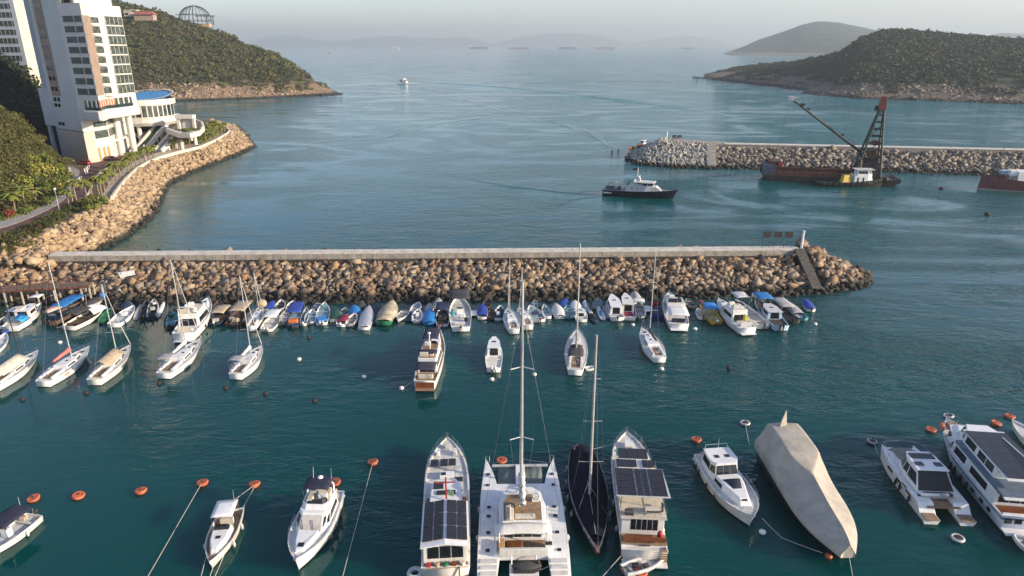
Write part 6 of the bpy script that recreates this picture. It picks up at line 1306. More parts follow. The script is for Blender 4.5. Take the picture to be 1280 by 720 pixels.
antenna(t, 0, h.Y(.2), 3.5, 1.2); b = MB(); b.tube([(-1.3, h.Y(.17), 3.2), (-1.2, h.Y(.15), 3.65), (1.2, h.Y(.15), 3.65), (1.3, h.Y(.17), 3.2)], .05, 5); b.build('grab_rail', STEEL, t)
# ---- yacht under a beige tarpaulin
t, L = boat('covered_yacht', 'large yacht wrapped in a beige tarpaulin with a pointed fin at its stern', 'covered yacht', (1061, 692), (972, 560), 1.5)
h = Hull(t, L, 5.3, 1.8, 1.95, mat('dark_hull', (.045, .045, .05), .4), BLACK, tw=.97, tm=.45, pw=3.6, stripe=WHITE)
rows = []; rg = random.Random(4)
prof = [(0, .9, 4.5), (.02, .92, 4.95), (.10, .92, 5.1), (.22, .92, 5.05), (.35, .9, 4.95), (.42, .70, 4.2), (.50, .52, 3.95), (.62, .40, 3.6), (.74, .32, 3.2), (.86, .3, 3.1), (.95, .3, 2.85), (1.0, .3, 2.4)]
for f, pw_, zt in prof:
    w_ = h.hw(min(f, .985)) + .14 + .3 * f ** 3; fl = .60 if f <= .36 else .60 * max(.0, 1 - (f - .36) / .12); za = h.sh(f) - .18 - .75 * f ** 4; zs = za + (zt - za) * .42; y = h.Y(f); rw_ = fl * w_
    j = lambda: rg.uniform(-.035, .035)
    half = [(w_ * 1.0, za), (w_ * (1.02 if f < .5 else .97), zs * .7 + za * .3 + j()), (rw_ + (w_ - rw_) * .55, zs + (zt - zs) * .28 + j()), (rw_ + (w_ - rw_) * .22, zs + (zt - zs) * .66 + j()), (rw_ + .02, zt), (rw_ * .5, zt + .05 + j())]
    rows.append([(-x, y, z) for x, z in half] + [(0, y, zt + .08)] + [(x, y, z) for x, z in reversed(half)])
b = MB(); b.grid(rows, sm=True)
b.add([rows[0][i] for i in range(13)], [tuple(range(13))]); b.add([rows[-1][i] for i in range(13)], [tuple(reversed(range(13)))]); o = b.build('tarpaulin', BEIGE, t); sm_ = o.modifiers.new('soft', 'SUBSURF'); sm_.levels = sm_.render_levels = 2; ca = o.data.attributes.new('crease_edge', 'FLOAT', 'EDGE'); ca.data.foreach_set('value', [(.45 if (e_.vertices[0] % 13 == e_.vertices[1] % 13 and e_.vertices[0] % 13 in (4, 6, 8) and max(e_.vertices) < 156) or (min(e_.vertices) // 13 == max(e_.vertices) // 13 and min(e_.vertices) // 13 in (1, 4)) else 0) for e_ in o.data.edges]); wd = o.modifiers.new('weld', 'WELD'); wd.merge_threshold = .002; o.modifiers.move(1, 0)
for pl_ in o.data.polygons: pl_.use_smooth = True
b = MB(); b.house([(-.2, h.Y(.04)), (.75, h.Y(.06)), (.75, h.Y(.08)), (-.2, h.Y(.06))], [(.0, h.Y(.045)), (.12, h.Y(.048)), (.12, h.Y(.054)), (.0, h.Y(.05))], 5.0, 6.8); b.build('mast_cover', BEIGE, t)
for f in (.2, .32, .46, .6): tube(t, 'tie_line', [(-h.hw(f) - .12, h.Y(f), h.sh(f) - .4), (-h.hw(f) - .05, h.Y(f), .5)], .02, ROPE, 4)
for f in (.10, .22, .36, .50): b = MB(); b.ell((-(h.hw(f) + .12), h.Y(f), .85), (.2, .2, .45), 8, 6); b.build('fender', BLACK, t)
# ---- power catamaran
t, L = boat('power_catamaran', 'white power catamaran with grey sun pads on the bow and teak swim steps', 'catamaran', (1121, 562), (1189, 645), 1.1)
hb2 = 1.72
for s in (-1, 1):
    b = MB(); n = 14; ring = []
    for i in range(n + 1):
        f = i / n; w_ = .78 * (1 if f < .5 else max(.05, 1 - ((f - .5) / .5) ** 2.4)); zt = (.55 if f < .12 else 1.35 + .35 * f); xc = s * hb2
        out = [(xc - w_ * .6, -.3), (xc - w_ * .85, .12), (xc - w_, zt * .8), (xc - w_, zt)]; y = -L / 2 + L * f; ring.append([(p[0], y - (.25 if p[1] < .5 and f > .8 else 0), p[1]) for p in out] + [(2 * xc - p[0], y - (.25 if p[1] < .5 and f > .8 else 0), p[1]) for p in reversed(out)])
    k = 8; b.add([p for r_ in ring for p in r_], [(i * k + j, i * k + j + 1, (i + 1) * k + j + 1, (i + 1) * k + j) for i in range(n) for j in range(k - 1)] + [tuple(range(k)), tuple(reversed(range(n * k, n * k + k)))]); b.build('hull', WHITE, t, bevel=.03)
    bx(t, 'swim_step', (s * hb2, -L / 2 + .45, .6), (1.3, 1.3, .1), TEAK, bevel=.02)
    for f in (.3, .48, .66): bx(t, 'hull_window', (s * (hb2 + .785), -L / 2 + L * f, 1.1), (.03, 1.1, .24), GLASS, bevel=0)
    for f in (.25, .42, .5): b = MB(); b.ell((s * (hb2 + .95), -L / 2 + L * f, .8), (.15, .15, .38), 8, 6); b.build('fender', BLACK, t)
bx(t, 'bridge_deck', (0, .09 * L, 1.35), (2 * hb2, L * .70, .6), WHITE, bevel=.08); bx(t, 'fore_deck', (0, .43 * L, 1.5), (2 * hb2 + .1, L * .07, .3), WHITE, bevel=.05); bx(t, 'cockpit_floor', (0, -L * .30, 1.1), (3.3, L * .2, .1), TEAK)
c = House(t, 'saloon', [(1.95, -L * .24), (1.95, L * .08), (1.35, L * .24)], [(1.5, -L * .10), (1.45, L * .06), (1.1, L * .14)], 1.55, 3.3, WHITE, bevel=.06); c.win(0, .03, .62, .25, .8); c.win(0, .68, .97, .3, .8); c.win(1, .06, .92, .3, .8); c.win(c.front, .05, .95, .3, .85, parts=2); c.win(c.back, .04, .96, .08, .97, name='rear_screen', m=BLACK)
b = MB(); b.plate([(-1.62, -L * .13), (1.62, -L * .13), (1.5, L * .1), (1.15, L * .17), (-1.15, L * .17), (-1.5, L * .1)], 3.42, .14); b.build('hardtop', WHITE, t, bevel=.05); solar(t, -1.2, 1.2, L * .045, L * .13, 3.47, 1, 2); solar(t, -1.35, -.55, -L * .07, -L * .01, 3.47, 1, 1); solar(t, .55, 1.35, -L * .07, -L * .01, 3.47, 1, 1)
seat(t, (0, L * .37, 1.75), (2.2, 1.5, .25), mat('taupe_pad', (.22, .20, .18), .85), name='sun_pad'); seat(t, (0, L * .29, 1.75), (2.2, .7, .25), mat('taupe_pad', (.22, .20, .18), .85), name='sun_pad'); bx(t, 'cockpit_rim', (0, -L * .29, 1.75), (3.7, .22, .25), WHITE); seat(t, (0, -L * .26, 1.45), (2.8, .7, .4), GREYT)
for k in range(4): bx(t, 'side_stair', (-hb2 + .1, -L * .40 + .3 + .42 * k, .75 + .22 * k), (.8, .36, .06), DGREY, bevel=0)
for k, m_ in enumerate((GREYT, LGREY, DGREY, LGREY)): b = MB(); b.ell((.2 + .35 * k, -L * .31, 1.95), (.3, .22, .2), 8, 5); b.build('folded_cover', m_, t)
for s in (-1, 1): tube(t, 'bow_rail', [(s * 2.4, -L * .05, 2.2), (s * 2.4, L * .25, 2.4), (s * 1.9, L * .45, 2.5), (s * .1, L * .47, 2.5)], .025, STEEL, 5)
for x, y in ((2.4, 0), (2.4, .25), (1.9, .45), (-2.4, 0), (-2.4, .25), (-1.9, .45)): tube(t, 'rail_post', [(x, L * y, 1.6), (x, L * y, 2.45)], .022, STEEL, 4)
bx(t, 'letter_mark', (-(hb2 + .79), -L * .12, 1.35), (.02, .9, .2), DGREY, bevel=0)
# ---- large house yacht at the right edge
t, L = boat('house_yacht', 'large two decked white house yacht with black solar roof at the right edge', 'motor yacht', (1181, 531), (1286, 650), 1.6)
h = Hull(t, L, 5.2, 1.9, 2.6, mat('cool_white_gelcoat', (.68, .70, .74), .3, var=.05), ANTIF, tw=.95, tm=.5, pw=2.4, stripe=mat('steel_blue_stripe', (.12, .16, .22), .4), dd=.2, sheer=2)
c = House(t, 'lower_house', [(2.45, h.Y(.10)), (2.4, h.Y(.62)), (1.5, h.Y(.82))], [(2.4, h.Y(.10)), (2.3, h.Y(.60)), (1.3, h.Y(.78))], 1.7, 3.6, WHITE); c.win(0, .18, .55, .3, .72); c.win(0, .68, .95, .35, .8); c.win(1, .08, .45, .3, .8); c.win(1, .55, .9, .3, .8); c.win(c.front, .06, .94, .35, .9, parts=3); c.win(c.back, .08, .92, .25, .85, parts=4)
b = MB(); b.plate([(-2.6, h.Y(.0)), (2.6, h.Y(.0)), (2.45, h.Y(.62)), (1.5, h.Y(.79)), (-1.5, h.Y(.79)), (-2.45, h.Y(.62))], 3.75, .14); b.build('upper_deck', WHITE, t, bevel=.03)
c = House(t, 'side_band', [(2.63, h.Y(.02)), (2.5, h.Y(.58))], [(2.66, h.Y(.02)), (2.52, h.Y(.58))], 3.6, 3.95, mat('steel_blue_stripe', (.12, .16, .22), .4), bevel=0)
c = House(t, 'upper_house', [(2.1, h.Y(.18)), (2.0, h.Y(.56)), (1.25, h.Y(.70))], [(2.0, h.Y(.18)), (1.85, h.Y(.55)), (1.1, h.Y(.66))], 3.74, 5.2, WHITE); c.win(0, .08, .55, .3, .85, parts=2); c.win(0, .64, .95, .3, .85); c.win(1, .1, .9, .3, .85); c.win(c.front, .05, .95, .3, .85, parts=3)
b = MB(); b.plate([(-2.25, h.Y(.05)), (2.25, h.Y(.05)), (2.05, h.Y(.58)), (-2.05, h.Y(.58))], 5.3, .1); b.build('roof', WHITE, t); solar(t, -2.05, 2.05, h.Y(.07), h.Y(.56), 5.36, 3, 6)
b = MB(); b.house([(-1.6, h.Y(.70)), (1.6, h.Y(.70)), (1.0, h.Y(.80)), (-1.0, h.Y(.80))], [(-1.5, h.Y(.66)), (1.5, h.Y(.66)), (.9, h.Y(.76)), (-.9, h.Y(.76))], 3.7, 3.95); b.build('brow', WHITE, t, bevel=.05)
bx(t, 'aft_deck', (0, h.Y(.05), 1.85), (4.8, L * .09, .08), VARN); bx(t, 'aft_wall', (0, h.Y(.01), 1.5), (4.7, .1, 1.2), WHITE)
for x in (-1.8, -.9, .9, 1.8): bx(t, 'stern_window', (x, h.Y(.0) - .03, 1.3), (.65, .1, .5), GLASS, bevel=0)
for f in (.12, .2, .3): bx(t, 'port_light', (-h.hw(f) * .985, h.Y(f), 1.0), (.06, .6, .35), GLASS, bevel=0)
bx(t, 'swim_platform', (0, h.Y(0) - .5, .4), (4.6, 1.1, .15), WHITE); rail(t, h, .6, .99, .8, 7); bx(t, 'bow_locker', (0, h.Y(.9), 2.5), (1.2, 1.2, .4), TEAK); fenders(t, h, (.35, .42, .5, .55), m=BLACK, r=.2, ln=.5)
b = MB(); b.ell((-1.75, h.Y(.84), 2.9), (.28, 1.1, .28), 8, 6, rz=-.35); b.build('orange_kayak', mat('orange_kayak', (.55, .14, .05), .5), t); tube(t, 'fluorescent_pole', [(1.2, h.Y(.5), 5.4), (1.3, h.Y(.15), 5.7)], .06, WHITE)
# ---- two craft at the right edge
t, h = skiff('white boat bow entering at the right edge below an orange buoy', (1264, 526), (1330, 575), 2.8, cover=None, inside=LGREY, cabin=(.2, .6, 1.0), fs=.9, fb=1.3, zp=1.0, name='motor_boat')
t, h = skiff('white inflatable dinghy at the right edge behind the house yacht', (1266, 669), (1300, 690), 1.7, inside=GREYT, fs=.4, fb=.55, zp=.4, rub=LGREY, name='dinghy', cat='dinghy')
# ------------------------------------------------------------------ middle row
t, h = sail_yacht('white sailboat with cream boom tent and black mast at the left edge', (49, 439), (-12, 482), 3.3, (-9, 348), mf=.62, cover=None, furl=False, mastm=mat('black_mast', (.03, .03, .03), .4), tarp=(mat('cream_tent', (.60, .54, .42), .85, bump=.2), 0, .5), cockpit=True, boom=True, zp=1.0)
t, h = sail_yacht('white racing sailboat with a salmon pink sail cover, second from left', (113, 434), (53, 476), 3.5, (56, 327), mf=.60, cover=mat('salmon_cover', (.50, .15, .13), .8, var=.1), furl=False, zp=1.0, stripe=None)
b = MB(); b.box((1.62, h.Y(.28), .7), (.04, 1.6, .22), rz=.05); b.build('name_lettering', mat('rust_lettering', (.45, .2, .12), .6, var=.6, scale=8), t)
t, h = sail_yacht('cream sailboat with a tan boom tent and two slim masts lines, third from left', (164, 432), (117, 474), 3.4, (127, 355), mf=.62, hm=WHITE2, tarp=(TAN, 0, .42), furl=True, bim=None, zp=1.0)
zt = max(v.co.z for v in bpy.data.objects[CH[t.name][-1]].data.vertices); b = MB(); ml = [o for o in CH[t.name] if o.startswith('mast')][0]; tz = max(v.co.z for v in bpy.data.objects[ml].data.vertices)
b.grid([[(-.25, h.Y(.62) - .2, tz + .3), (.3, h.Y(.62) - .1, tz + .6)], [(-.35, h.Y(.62), tz - .6), (.45, h.Y(.62), tz - .4)], [(-.3, h.Y(.62) + .05, tz - 1.5), (.5, h.Y(.62), tz - 1.3)]], th=.05); b.build('masthead_bag', LGREY, t)
t, h = sail_yacht('white cruising yacht with pale stowed sail and grey cockpit awning, below the sport yacht', (252, 424), (204, 466), 3.6, (211, 324), mf=.60, cover=LGREY, bim=GREYT, zp=1.0, spread=2)
t, h = sail_yacht('white cruising yacht with pale boom cover, nearest the tan covered sampans', (328, 433), (294, 467), 3.3, (299, 344), mf=.58, cover=LGREY, dodger=GREYT, bim=GREYT, zp=1.0)
t, h = sail_yacht('white sailing yacht with charcoal cockpit canopy, stern to camera with a dinghy', (722, 412), (719, 462), 3.5, (722.5, 304), mf=.60, cover=mat('grey_sail_cover', (.26, .24, .22), .85), dodger=DGREY, bim=DGREY, zp=1.0, spread=2, mr=.12)
t, h = skiff('tiny pale dinghy at the stern of the charcoal canopied sailing yacht', (745, 459), (732, 460.5), 1.0, inside=LGREY, fs=.35, fb=.45, zp=.3, motor=False, name='dinghy', cat='dinghy', benches=2)
t, h = sail_yacht('white racing yacht lying bow up left with a dark boom, right of the middle row', (802, 411), (825, 447), 3.2, (817.5, 316), mf=.58, cover=mat('dark_boom_cover', (.10, .095, .09), .85), furl=False, zp=.9, spread=2, mr=.09)
t, h, d = motor_yacht('white trawler yacht with navy bimini and brown varnished transom, alone in mid harbour', (549, 415), (531, 477), 3.7, fs=1.4, fb=2.0, cab=(.16, .66), bim=NAVY, bimy=(.38, .60), teak=True, transom=VARN, zp=1.3, arch=False, boot=ANTIR, fend=(), aft_awn=mat('navy_awning', (.03, .03, .05), .8))
awning(t, h.Y(.20), h.Y(.27), 1.35, d['zf'] + .5, NAVY, None, legs=False, name='seat_cover'); tube(t, 'signal_mast', [(.0, h.Y(.36), d['zf']), (0, h.Y(.35), d['zf'] + 2.4)], .09, WHITE); dome(t, 0, h.Y(.35), d['zf'] + 2.5, .25); antenna(t, -1.2, h.Y(.55), d['zf'], 2.2)
b = MB(); b.grid([[(0, h.Y(.99) - .1, 2.9), (.4, h.Y(.99) - .2, 2.8)], [(0, h.Y(.99) - .1, 2.5), (.4, h.Y(.99) - .25, 2.45)]], th=.02); b.build('bow_flag', mat('red_flag', (.4, .06, .05), .8), t); tube(t, 'flag_staff', [(0, h.Y(.99) - .1, 2.0), (0, h.Y(.99) - .1, 3.0)], .02, STEEL, 4)
t, h = skiff('small white cabin boat with hardtop and twin white outboards, alone in mid harbour', (618, 424), (617, 459), 2.6, cabin=(.42, .86, 1.5), fs=.8, fb=1.15, motors=2, motm=WHITE, zp=.9, benches=1, inside=WHITE2, name='motor_boat')
# ------------------------------------------------------------------ small craft along the near breakwater, left to right
AQUA = mat('aqua_paint', (.10, .32, .36), .6, var=.15, scale=3); MARO = mat('maroon_cover', (.22, .02, .05), .8, var=.15, scale=3); DGRN = mat('dark_green_cover', (.02, .07, .05), .8, var=.15, scale=3)
TURQ = mat('turquoise_board', (.02, .32, .36), .5); BROWN = mat('brown_boards', (.10, .065, .045), .85, var=.2, scale=3); ORV = mat('orange_vests', (.60, .16, .04), .8, var=.3, scale=6); OPEN = mat('pale_blue_interior', (.22, .33, .38), .7, var=.2, scale=3)
NAVYB = mat('navy_boards', (.02, .035, .08), .7, var=.2); SKY = mat('bright_blue_cover', (.03, .22, .55), .7, var=.1, scale=3, bump=.3, bscale=5); PALEB = mat('pale_blue_hull', (.36, .48, .58), .4, var=.08)
sk = skiff
sk('small blue boat with white box at the far left of the mooring row', (1, 402), (3, 416), 2.0, hm=ROYAL, inside=NAVYB, cargo=((0, .3, .1, (.9, .7, .4), WHITE),))
sk('small white boat cut by the left edge behind the cream tented sailboat', (8, 419), (-8, 440), 2.2, hm=WHITE, inside=LGREY)
t, h = sk('white sport fishing boat with a bright blue cloth over its stern, under the gangway', (52, 381), (12, 408), 3.3, hm=WHITE, inside=CREAM, cabin=(.40, .80, 1.3), fs=1.0, fb=1.4, zp=1.0, motor=False, name='sport_boat', benches=2, rim=WHITE)
b = MB(); b.grid([[(.2, h.Y(.12), 1.9), (1.5, h.Y(.12), 1.2)], [(.2, h.Y(.33), 2.1), (1.5, h.Y(.33), 1.3)]], th=.03); b.build('blue_cloth', mat('azure_cloth', (.03, .30, .62), .8), t); awning(t, h.Y(.82), h.Y(1.0), .9, 3.0, WHITE, 1.3, name='hardtop'); seat(t, (-.6, h.Y(.5), 2.35), (1.0, 1.6, .3), CREAM)
sk('long white launch lying behind the sport fishing boat at the far left', (44, 379), (4, 402), 2.6, hm=WHITE2, inside=LGREY, cabin=(.3, .6, 1.0), zp=.8, fs=.9)
sk('narrow boat under a faded pink cover behind the blue tarpaulin boat', (83, 381), (57, 389), 1.9, cover=mat('faded_pink_cover', (.40, .20, .17), .8, var=.2, scale=1), hump=.3)
sk('wooden boat with a bright blue tarpaulin roof, left of the black canopied launch', (103, 382), (64, 405), 3.0, hm=BROWN, inside=DGREY, canopy=BLUE, can=(.25, .95), canh=1.6, fs=.9, fb=1.1, motm=BLACK, cargo=((.1, .1, .2, (1.4, 1.0, .5), NAVYB), (-.3, .18, .2, (.7, .6, .5), LGREY)), name='workboat')
t, h = sk('low wooden launch with a flat black canopy and white tarpaulin forward', (131, 388), (86, 411), 3.2, hm=WHITE2, inside=BROWN, canopy=DGREY, can=(.08, .50), canh=1.7, fs=.8, fb=1.2, motor=False, benches=3, name='workboat', rim=VARN)
b = MB(); b.grid([[(s * 1.3, h.Y(f), 1.2 + 1.3 * (1 - s * s) * e) for s in (-1, -.6, 0, .6, 1)] for f, e in ((.52, .9), (.65, 1.0), (.8, .8), (.92, .4))], th=.03); b.build('tarpaulin', WHITE, t)
t, h = sk('dark covered boat with a blue drum close under the rocks at left', (132, 373), (104, 384), 2.4, cover=DGREY, hump=.5); b = MB(); b.ell((.3, h.Y(.85), 1.2), (.6, .6, .6), 10, 6); b.build('blue_drum', BLUE, t)
sk('small green skiff between the black canopied launch and the white open boat', (138, 389), (128, 403), 1.8, hm=GREENB, inside=GREENB, motor=False)
sk('white open fishing boat with clean white deck, left of the dark inflatables', (168, 383), (142, 405), 2.7, hm=WHITE, inside=LGREY, motor=False, fs=.8, fb=1.0, cargo=((0, .5, .1, (.8, .9, .5), WHITE),), zp=.7)
for px0, px1, lb in (((176, 380), (169, 398), 'slim white float left of the dark inflatables'), ((206, 375), (197, 395), 'slim white float right of the dark inflatables')): sk(lb, px0, px1, .8, hm=WHITE, cover=WHITE, motor=False, name='kayak', cat='float', fs=.3, fb=.35, hump=.2)
sk('black inflatable boat with grey motor, left one of a dark pair', (184, 378), (180, 398), 1.7, hm=BLACK, inside=DGREY, rub=DGREY, motm=BLACK)
sk('charcoal inflatable boat crowded with gear, right one of a dark pair', (193, 377), (190, 397), 1.7, hm=DGREY, inside=BLACK, rub=GREYT, motm=BLACK, cargo=((0, .4, .2, (.8, .8, .5), GREYT), (.2, .7, .2, (.6, .6, .4), LGREY)))
sk('dark greenish skiff tucked against the left side of the sport yacht', (218, 388), (212, 409), 2.2, hm=DGREY, inside=AQUA, cargo=((0, .5, .2, (.9, .9, .5), DGRN),))
motor_yacht('white sport yacht with long dark side windows moored bow to the rocks', (262, 376), (229, 417), 4.2, fs=1.5, fb=2.2, cab=(.20, .74), cabh=1.5, zp=1.4, bim=None, arch=True, boot=ANTIF, wv=(.2, .8), fend=(.3, .5))
sk('weathered sampan with a blue rimmed tan tarpaulin, first of two tan sampans', (286, 386), (268, 405), 2.6, hm=NAVYB, inside=BROWN, canopy=TAN, can=(.2, .75), canh=1.1, motm=LGREY, cargo=((0, .1, .2, (1.0, .7, .5), GREYT),))
sk('weathered sampan with a long tan tarpaulin and cluttered stern, second of two tan sampans', (310, 384), (290, 406), 3.0, hm=BROWN, inside=BROWN, canopy=TAN, can=(.3, .92), canh=1.2, motm=DGREY, cargo=((.2, .12, .2, (1.0, .8, .6), TAN), (-.4, .2, .2, (.7, .7, .5), GREYT)))
sk('low boat heaped with tan sacks beside the second sampan', (318, 390), (308, 404), 1.8, hm=BROWN, cover=TAN, hump=.5)
t, h = sail_yacht('small white sloop with a round tan cover on its bow', (328, 384), (314, 409), 2.3, (315, 340), mf=.7, boom=False, house=True, cockpit=True, zp=.8, spread=1, mr=.06); b = MB(); b.ell((0, h.Y(.97), 1.6), (.95, .95, .75), 12, 7); b.build('bow_cover', TAN, t)
sk('small blue covered dinghy under the rocks behind the sloop', (342, 379), (334, 388), 1.9, cover=ROYAL, motor=False)
sk('small white dinghy with black motor under the rocks', (352, 377), (350, 387), 1.7, inside=DGREY, motm=BLACK)
sk('white boat with white canopy and two large white outboards', (347, 394), (333, 413), 2.6, hm=WHITE2, inside=LGREY, canopy=WHITE, can=(.3, .85), canh=1.2, motors=2, motm=LGREY)
sk('grey skiff left of the royal blue canopied boat', (359, 389), (352, 405), 1.7, hm=GREYT, inside=LGREY, motm=DGREY)
sk('boat with royal blue canopy and orange life vests in the stern', (374, 386), (366, 408), 2.5, hm=NAVYB, inside=OPEN, canopy=ROYAL, can=(.3, .9), canh=1.3, motm=NAVYB, cargo=((0, .12, .35, (1.5, .9, .6), ORV),))
sk('slim post laden skiff right of the royal blue canopied boat', (384, 386), (379, 406), 1.3, hm=LGREY, inside=OPEN, motm=LGREY)
sk('open white skiff with grey green interior and black motor', (391, 389), (387, 404), 2.1, inside=OPEN, motm=NAVYB)
sk('white pointed sampan with blue interior and bright blue stern cover', (406, 380), (402, 405), 2.4, hm=WHITE, inside=OPEN, motm=LGREY, motors=2, benches=4, cargo=((0, .14, .15, (1.6, 1.9, .25), SKY), (0, .8, .0, (.8, .7, .2), AQUA)))
sk('dark green covered dinghy between the blue sampan and the maroon boat', (421, 389), (418, 401), 2.0, cover=DGRN, motor=False)
sk('small teal and white boat behind the maroon covered boat', (432, 387), (430, 396), 1.6, inside=AQUA, hm=WHITE, motor=False, cargo=((0, .5, .1, (.9, .7, .4), DGRN),))
sk('maroon covered speedboat with white stern', (433, 395), (426, 407), 2.0, cover=MARO, cov=(.22, 1), motm=WHITE)
sk('small beige inflatable dinghy left of the silver wrapped boat', (444, 395), (437, 407), 1.7, hm=CREAM, inside=GREYT, rub=CREAM, motor=False)
sk('boat with blue and white drum shaped covers behind the beige inflatable', (443, 385), (444, 395), 2.3, hm=WHITE, cover=BLUE, hump=.7, motor=False)
sk('boat tightly wrapped in a shiny silver cover', (462, 383), (455, 409), 2.4, cover=SILVER, hump=.75, motor=False, zp=.6)
pontoon('narrow black pontoon with a white box between the silver and the tan covered boats', (470, 385), (467, 405), 1.4, NAVYB)
sk('large green hulled boat under a tan and grey cover', (492, 378), (479, 402), 3.3, hm=GREENB, cover=mat('khaki_cover', (.36, .31, .22), .85, var=.3, scale=.6, bump=.4, bscale=3), hump=.9, fs=.8, fb=1.1, zp=.7, motor=False)
sk('plain grey open skiff, bow pointing down left', (497, 402), (507, 390), 1.9, hm=LGREY, inside=GREYT, motor=False)
pontoon('black slatted pontoon left of the white inflatable', (517, 391), (511, 402), 1.5, NAVYB)
sk('white inflatable lying behind the black slatted pontoon', (524, 381), (517, 391), 1.7, hm=LGREY, inside=LGREY, rub=LGREY, motor=False)
sk('white rigid inflatable with a console, right of the slatted pontoon', (523, 390), (521, 402), 1.8, hm=WHITE, inside=LGREY, rub=WHITE, console=True, motor=False)
sk('round bowed boat under a deep blue cover', (537, 389), (536, 405), 2.4, cover=BLUE, hump=.7, motor=False, hm=BLUE)
sk('small grey covered dinghy behind the deep blue covered boat', (537, 382), (537, 391), 1.5, cover=GREYT, motor=False)
sk('speedboat with navy canopy and a grey box in the stern', (554, 385), (553, 407), 2.5, hm=WHITE, inside=DGREY, canopy=NAVYB, can=(.45, .95), canh=1.0, motm=BLACK, cargo=((0, .3, .2, (1.3, 1.3, .7), DGREY),))
t, h = sk('broad motorboat with a black canopy and a turquoise kayak along its side', (574, 369), (576, 408), 3.9, hm=WHITE, inside=DECKW, canopy=DGREY, can=(.52, .86), canh=1.9, fs=.9, fb=1.3, zp=1.0, motors=1, benches=1, console=True, rim=WHITE, name='motor_boat', cargo=((.2, .3, .1, (.9, .6, .5), WHITE), (.5, .2, .1, (.6, .6, .6), BLACK), (-.1, .1, .1, (1.8, .5, .4), LGREY)))
b = MB(); b.ell((-1.3, h.Y(.32), 1.55), (.32, 1.9, .22), 8, 6, vmin=-1); b.build('kayak', TURQ, t)
pontoon('small square white float right of the black canopied motorboat', (592.5, 389), (592.5, 395), 1.0, WHITE)
sk('boat under a royal blue cover with white stern', (603, 383), (603, 398), 2.0, cover=ROYAL, cov=(.12, 1), hump=.5, motor=False)
sk('small brown dinghy right of the royal blue covered boat', (614, 389), (613, 398), 1.5, hm=BROWN, inside=BROWN, motor=False)
sk('green rimmed skiff with blue inside and a white sack', (626, 384), (624, 399), 2.1, hm=WHITE, rim=DGRN, inside=NAVYB, motor=False, cargo=((-.3, .3, .1, (.6, 1.1, .4), WHITE),))
sail_yacht('small white sailboat, bow up left, left of the catamaran mast', (635, 388), (643, 413), 2.8, (637.5, 322), mf=.72, boom=False, zp=.7, spread=1, mr=.06, deck=mat('pale_deck', (.50, .56, .58), .7))
sail_yacht('small white sailboat behind the catamaran mast', (649, 387), (661, 408), 2.6, (654, 334), mf=.7, boom=False, zp=.7, spread=1, mr=.05, hm=WHITE2)
sk('white skiff with blue inside and red motor bracket', (662, 384), (675, 401), 2.5, hm=WHITE, inside=OPEN, motm=REDP, cargo=((.0, .45, .0, (1.2, .9, .3), NAVYB),))
sk('slim white dinghy right of the red motored skiff', (680, 383), (685, 397), 1.5, hm=WHITE, inside=OPEN, motor=False)
sk('boat under a pale grey cover left of the charcoal canopied yacht mast', (694, 383), (700, 397), 2.3, cover=LGREY, hump=.7, motor=False)
sk('teal trimmed open boat with a black motor', (709, 384), (712, 397), 2.2, hm=AQUA, inside=OPEN, motm=BLACK)
sk('small white boat with pale green glass cabin', (723, 386), (727, 401), 2.4, hm=WHITE, inside=LGREY, cabin=(.3, .75, .8), motor=False)
sk('white cuddy boat tucked behind the pale green glass cabin boat', (718, 379), (721, 388), 2.0, hm=WHITE, cover=WHITE, hump=.6, motor=False)
jetski('blue and white jet ski nearest the rocks', (730, 377), (733, 389), PALEB, WHITE); jetski('dark purple jet ski lying on a ramp', (735, 389), (744, 402), NAVYB, BLACK); jetski('white jet ski with a blue saddle', (747, 385), (754, 399), WHITE, SKY)
pontoon('long grey ramp float left of the white hardtop cabin boat', (755, 383), (763, 398), 1.2, GREYT)
sk('white cabin boat with two black roof hatches', (763, 372), (772, 396), 2.9, hm=WHITE, inside=LGREY, cabin=(.18, .9, 1.5), fs=.8, fb=1.1, motm=BLACK, zp=.9, name='cabin_boat')
sk('white cabin boat with a long plain hardtop and red stern seat', (780, 371), (787, 395), 2.8, hm=WHITE, inside=MARO, cabin=(.28, .92, 1.5, WHITE2, WHITE2), fs=.8, fb=1.0, motor=False, zp=.9, name='cabin_boat')
sk('boat under a peaked grey tent cover close to the rocks', (791, 370), (797, 382), 2.4, cover=GREYT, hump=1.3, motor=False)
sk('white boat with twin grey outboards and a small canopy', (797, 380), (799, 396), 2.4, hm=WHITE, inside=GREYT, canopy=WHITE, can=(.6, .95), canh=.9, motors=2, motm=GREYT, rub=WHITE)
pontoon('small white box float left of the navy covered barge', (809, 383), (810, 390), 1.1, WHITE); sk('flat barge under a navy blue cover left of the flybridge cruiser', (821, 385), (825, 396), 3.0, cover=NAVYB, hump=.3, motor=False, hm=ROYAL, tw=.95)
sk('red skiff lying across behind the navy covered barge', (826, 379), (814, 381), 1.4, hm=REDP, inside=REDP, motor=False)
motor_yacht('white flybridge cruiser with a white aft hardtop and orange buoy on its bow', (836, 368), (849, 404), 4.0, fs=1.2, fb=1.9, cab=(.3, .72), cabh=1.4, bim=None, zp=1.3, aft_awn=WHITE, hm=PALEB if False else WHITE, arch=False, seats=NAVY)
sk('grey skiff half hidden behind the flybridge cruiser', (858, 376), (866, 385), 1.7, hm=GREYT, inside=GREYT, motor=False)
sk('white dinghy with grey motor left of the yellow boat', (872, 388), (879, 398), 1.8, hm=WHITE, inside=LGREY, motm=DGREY)
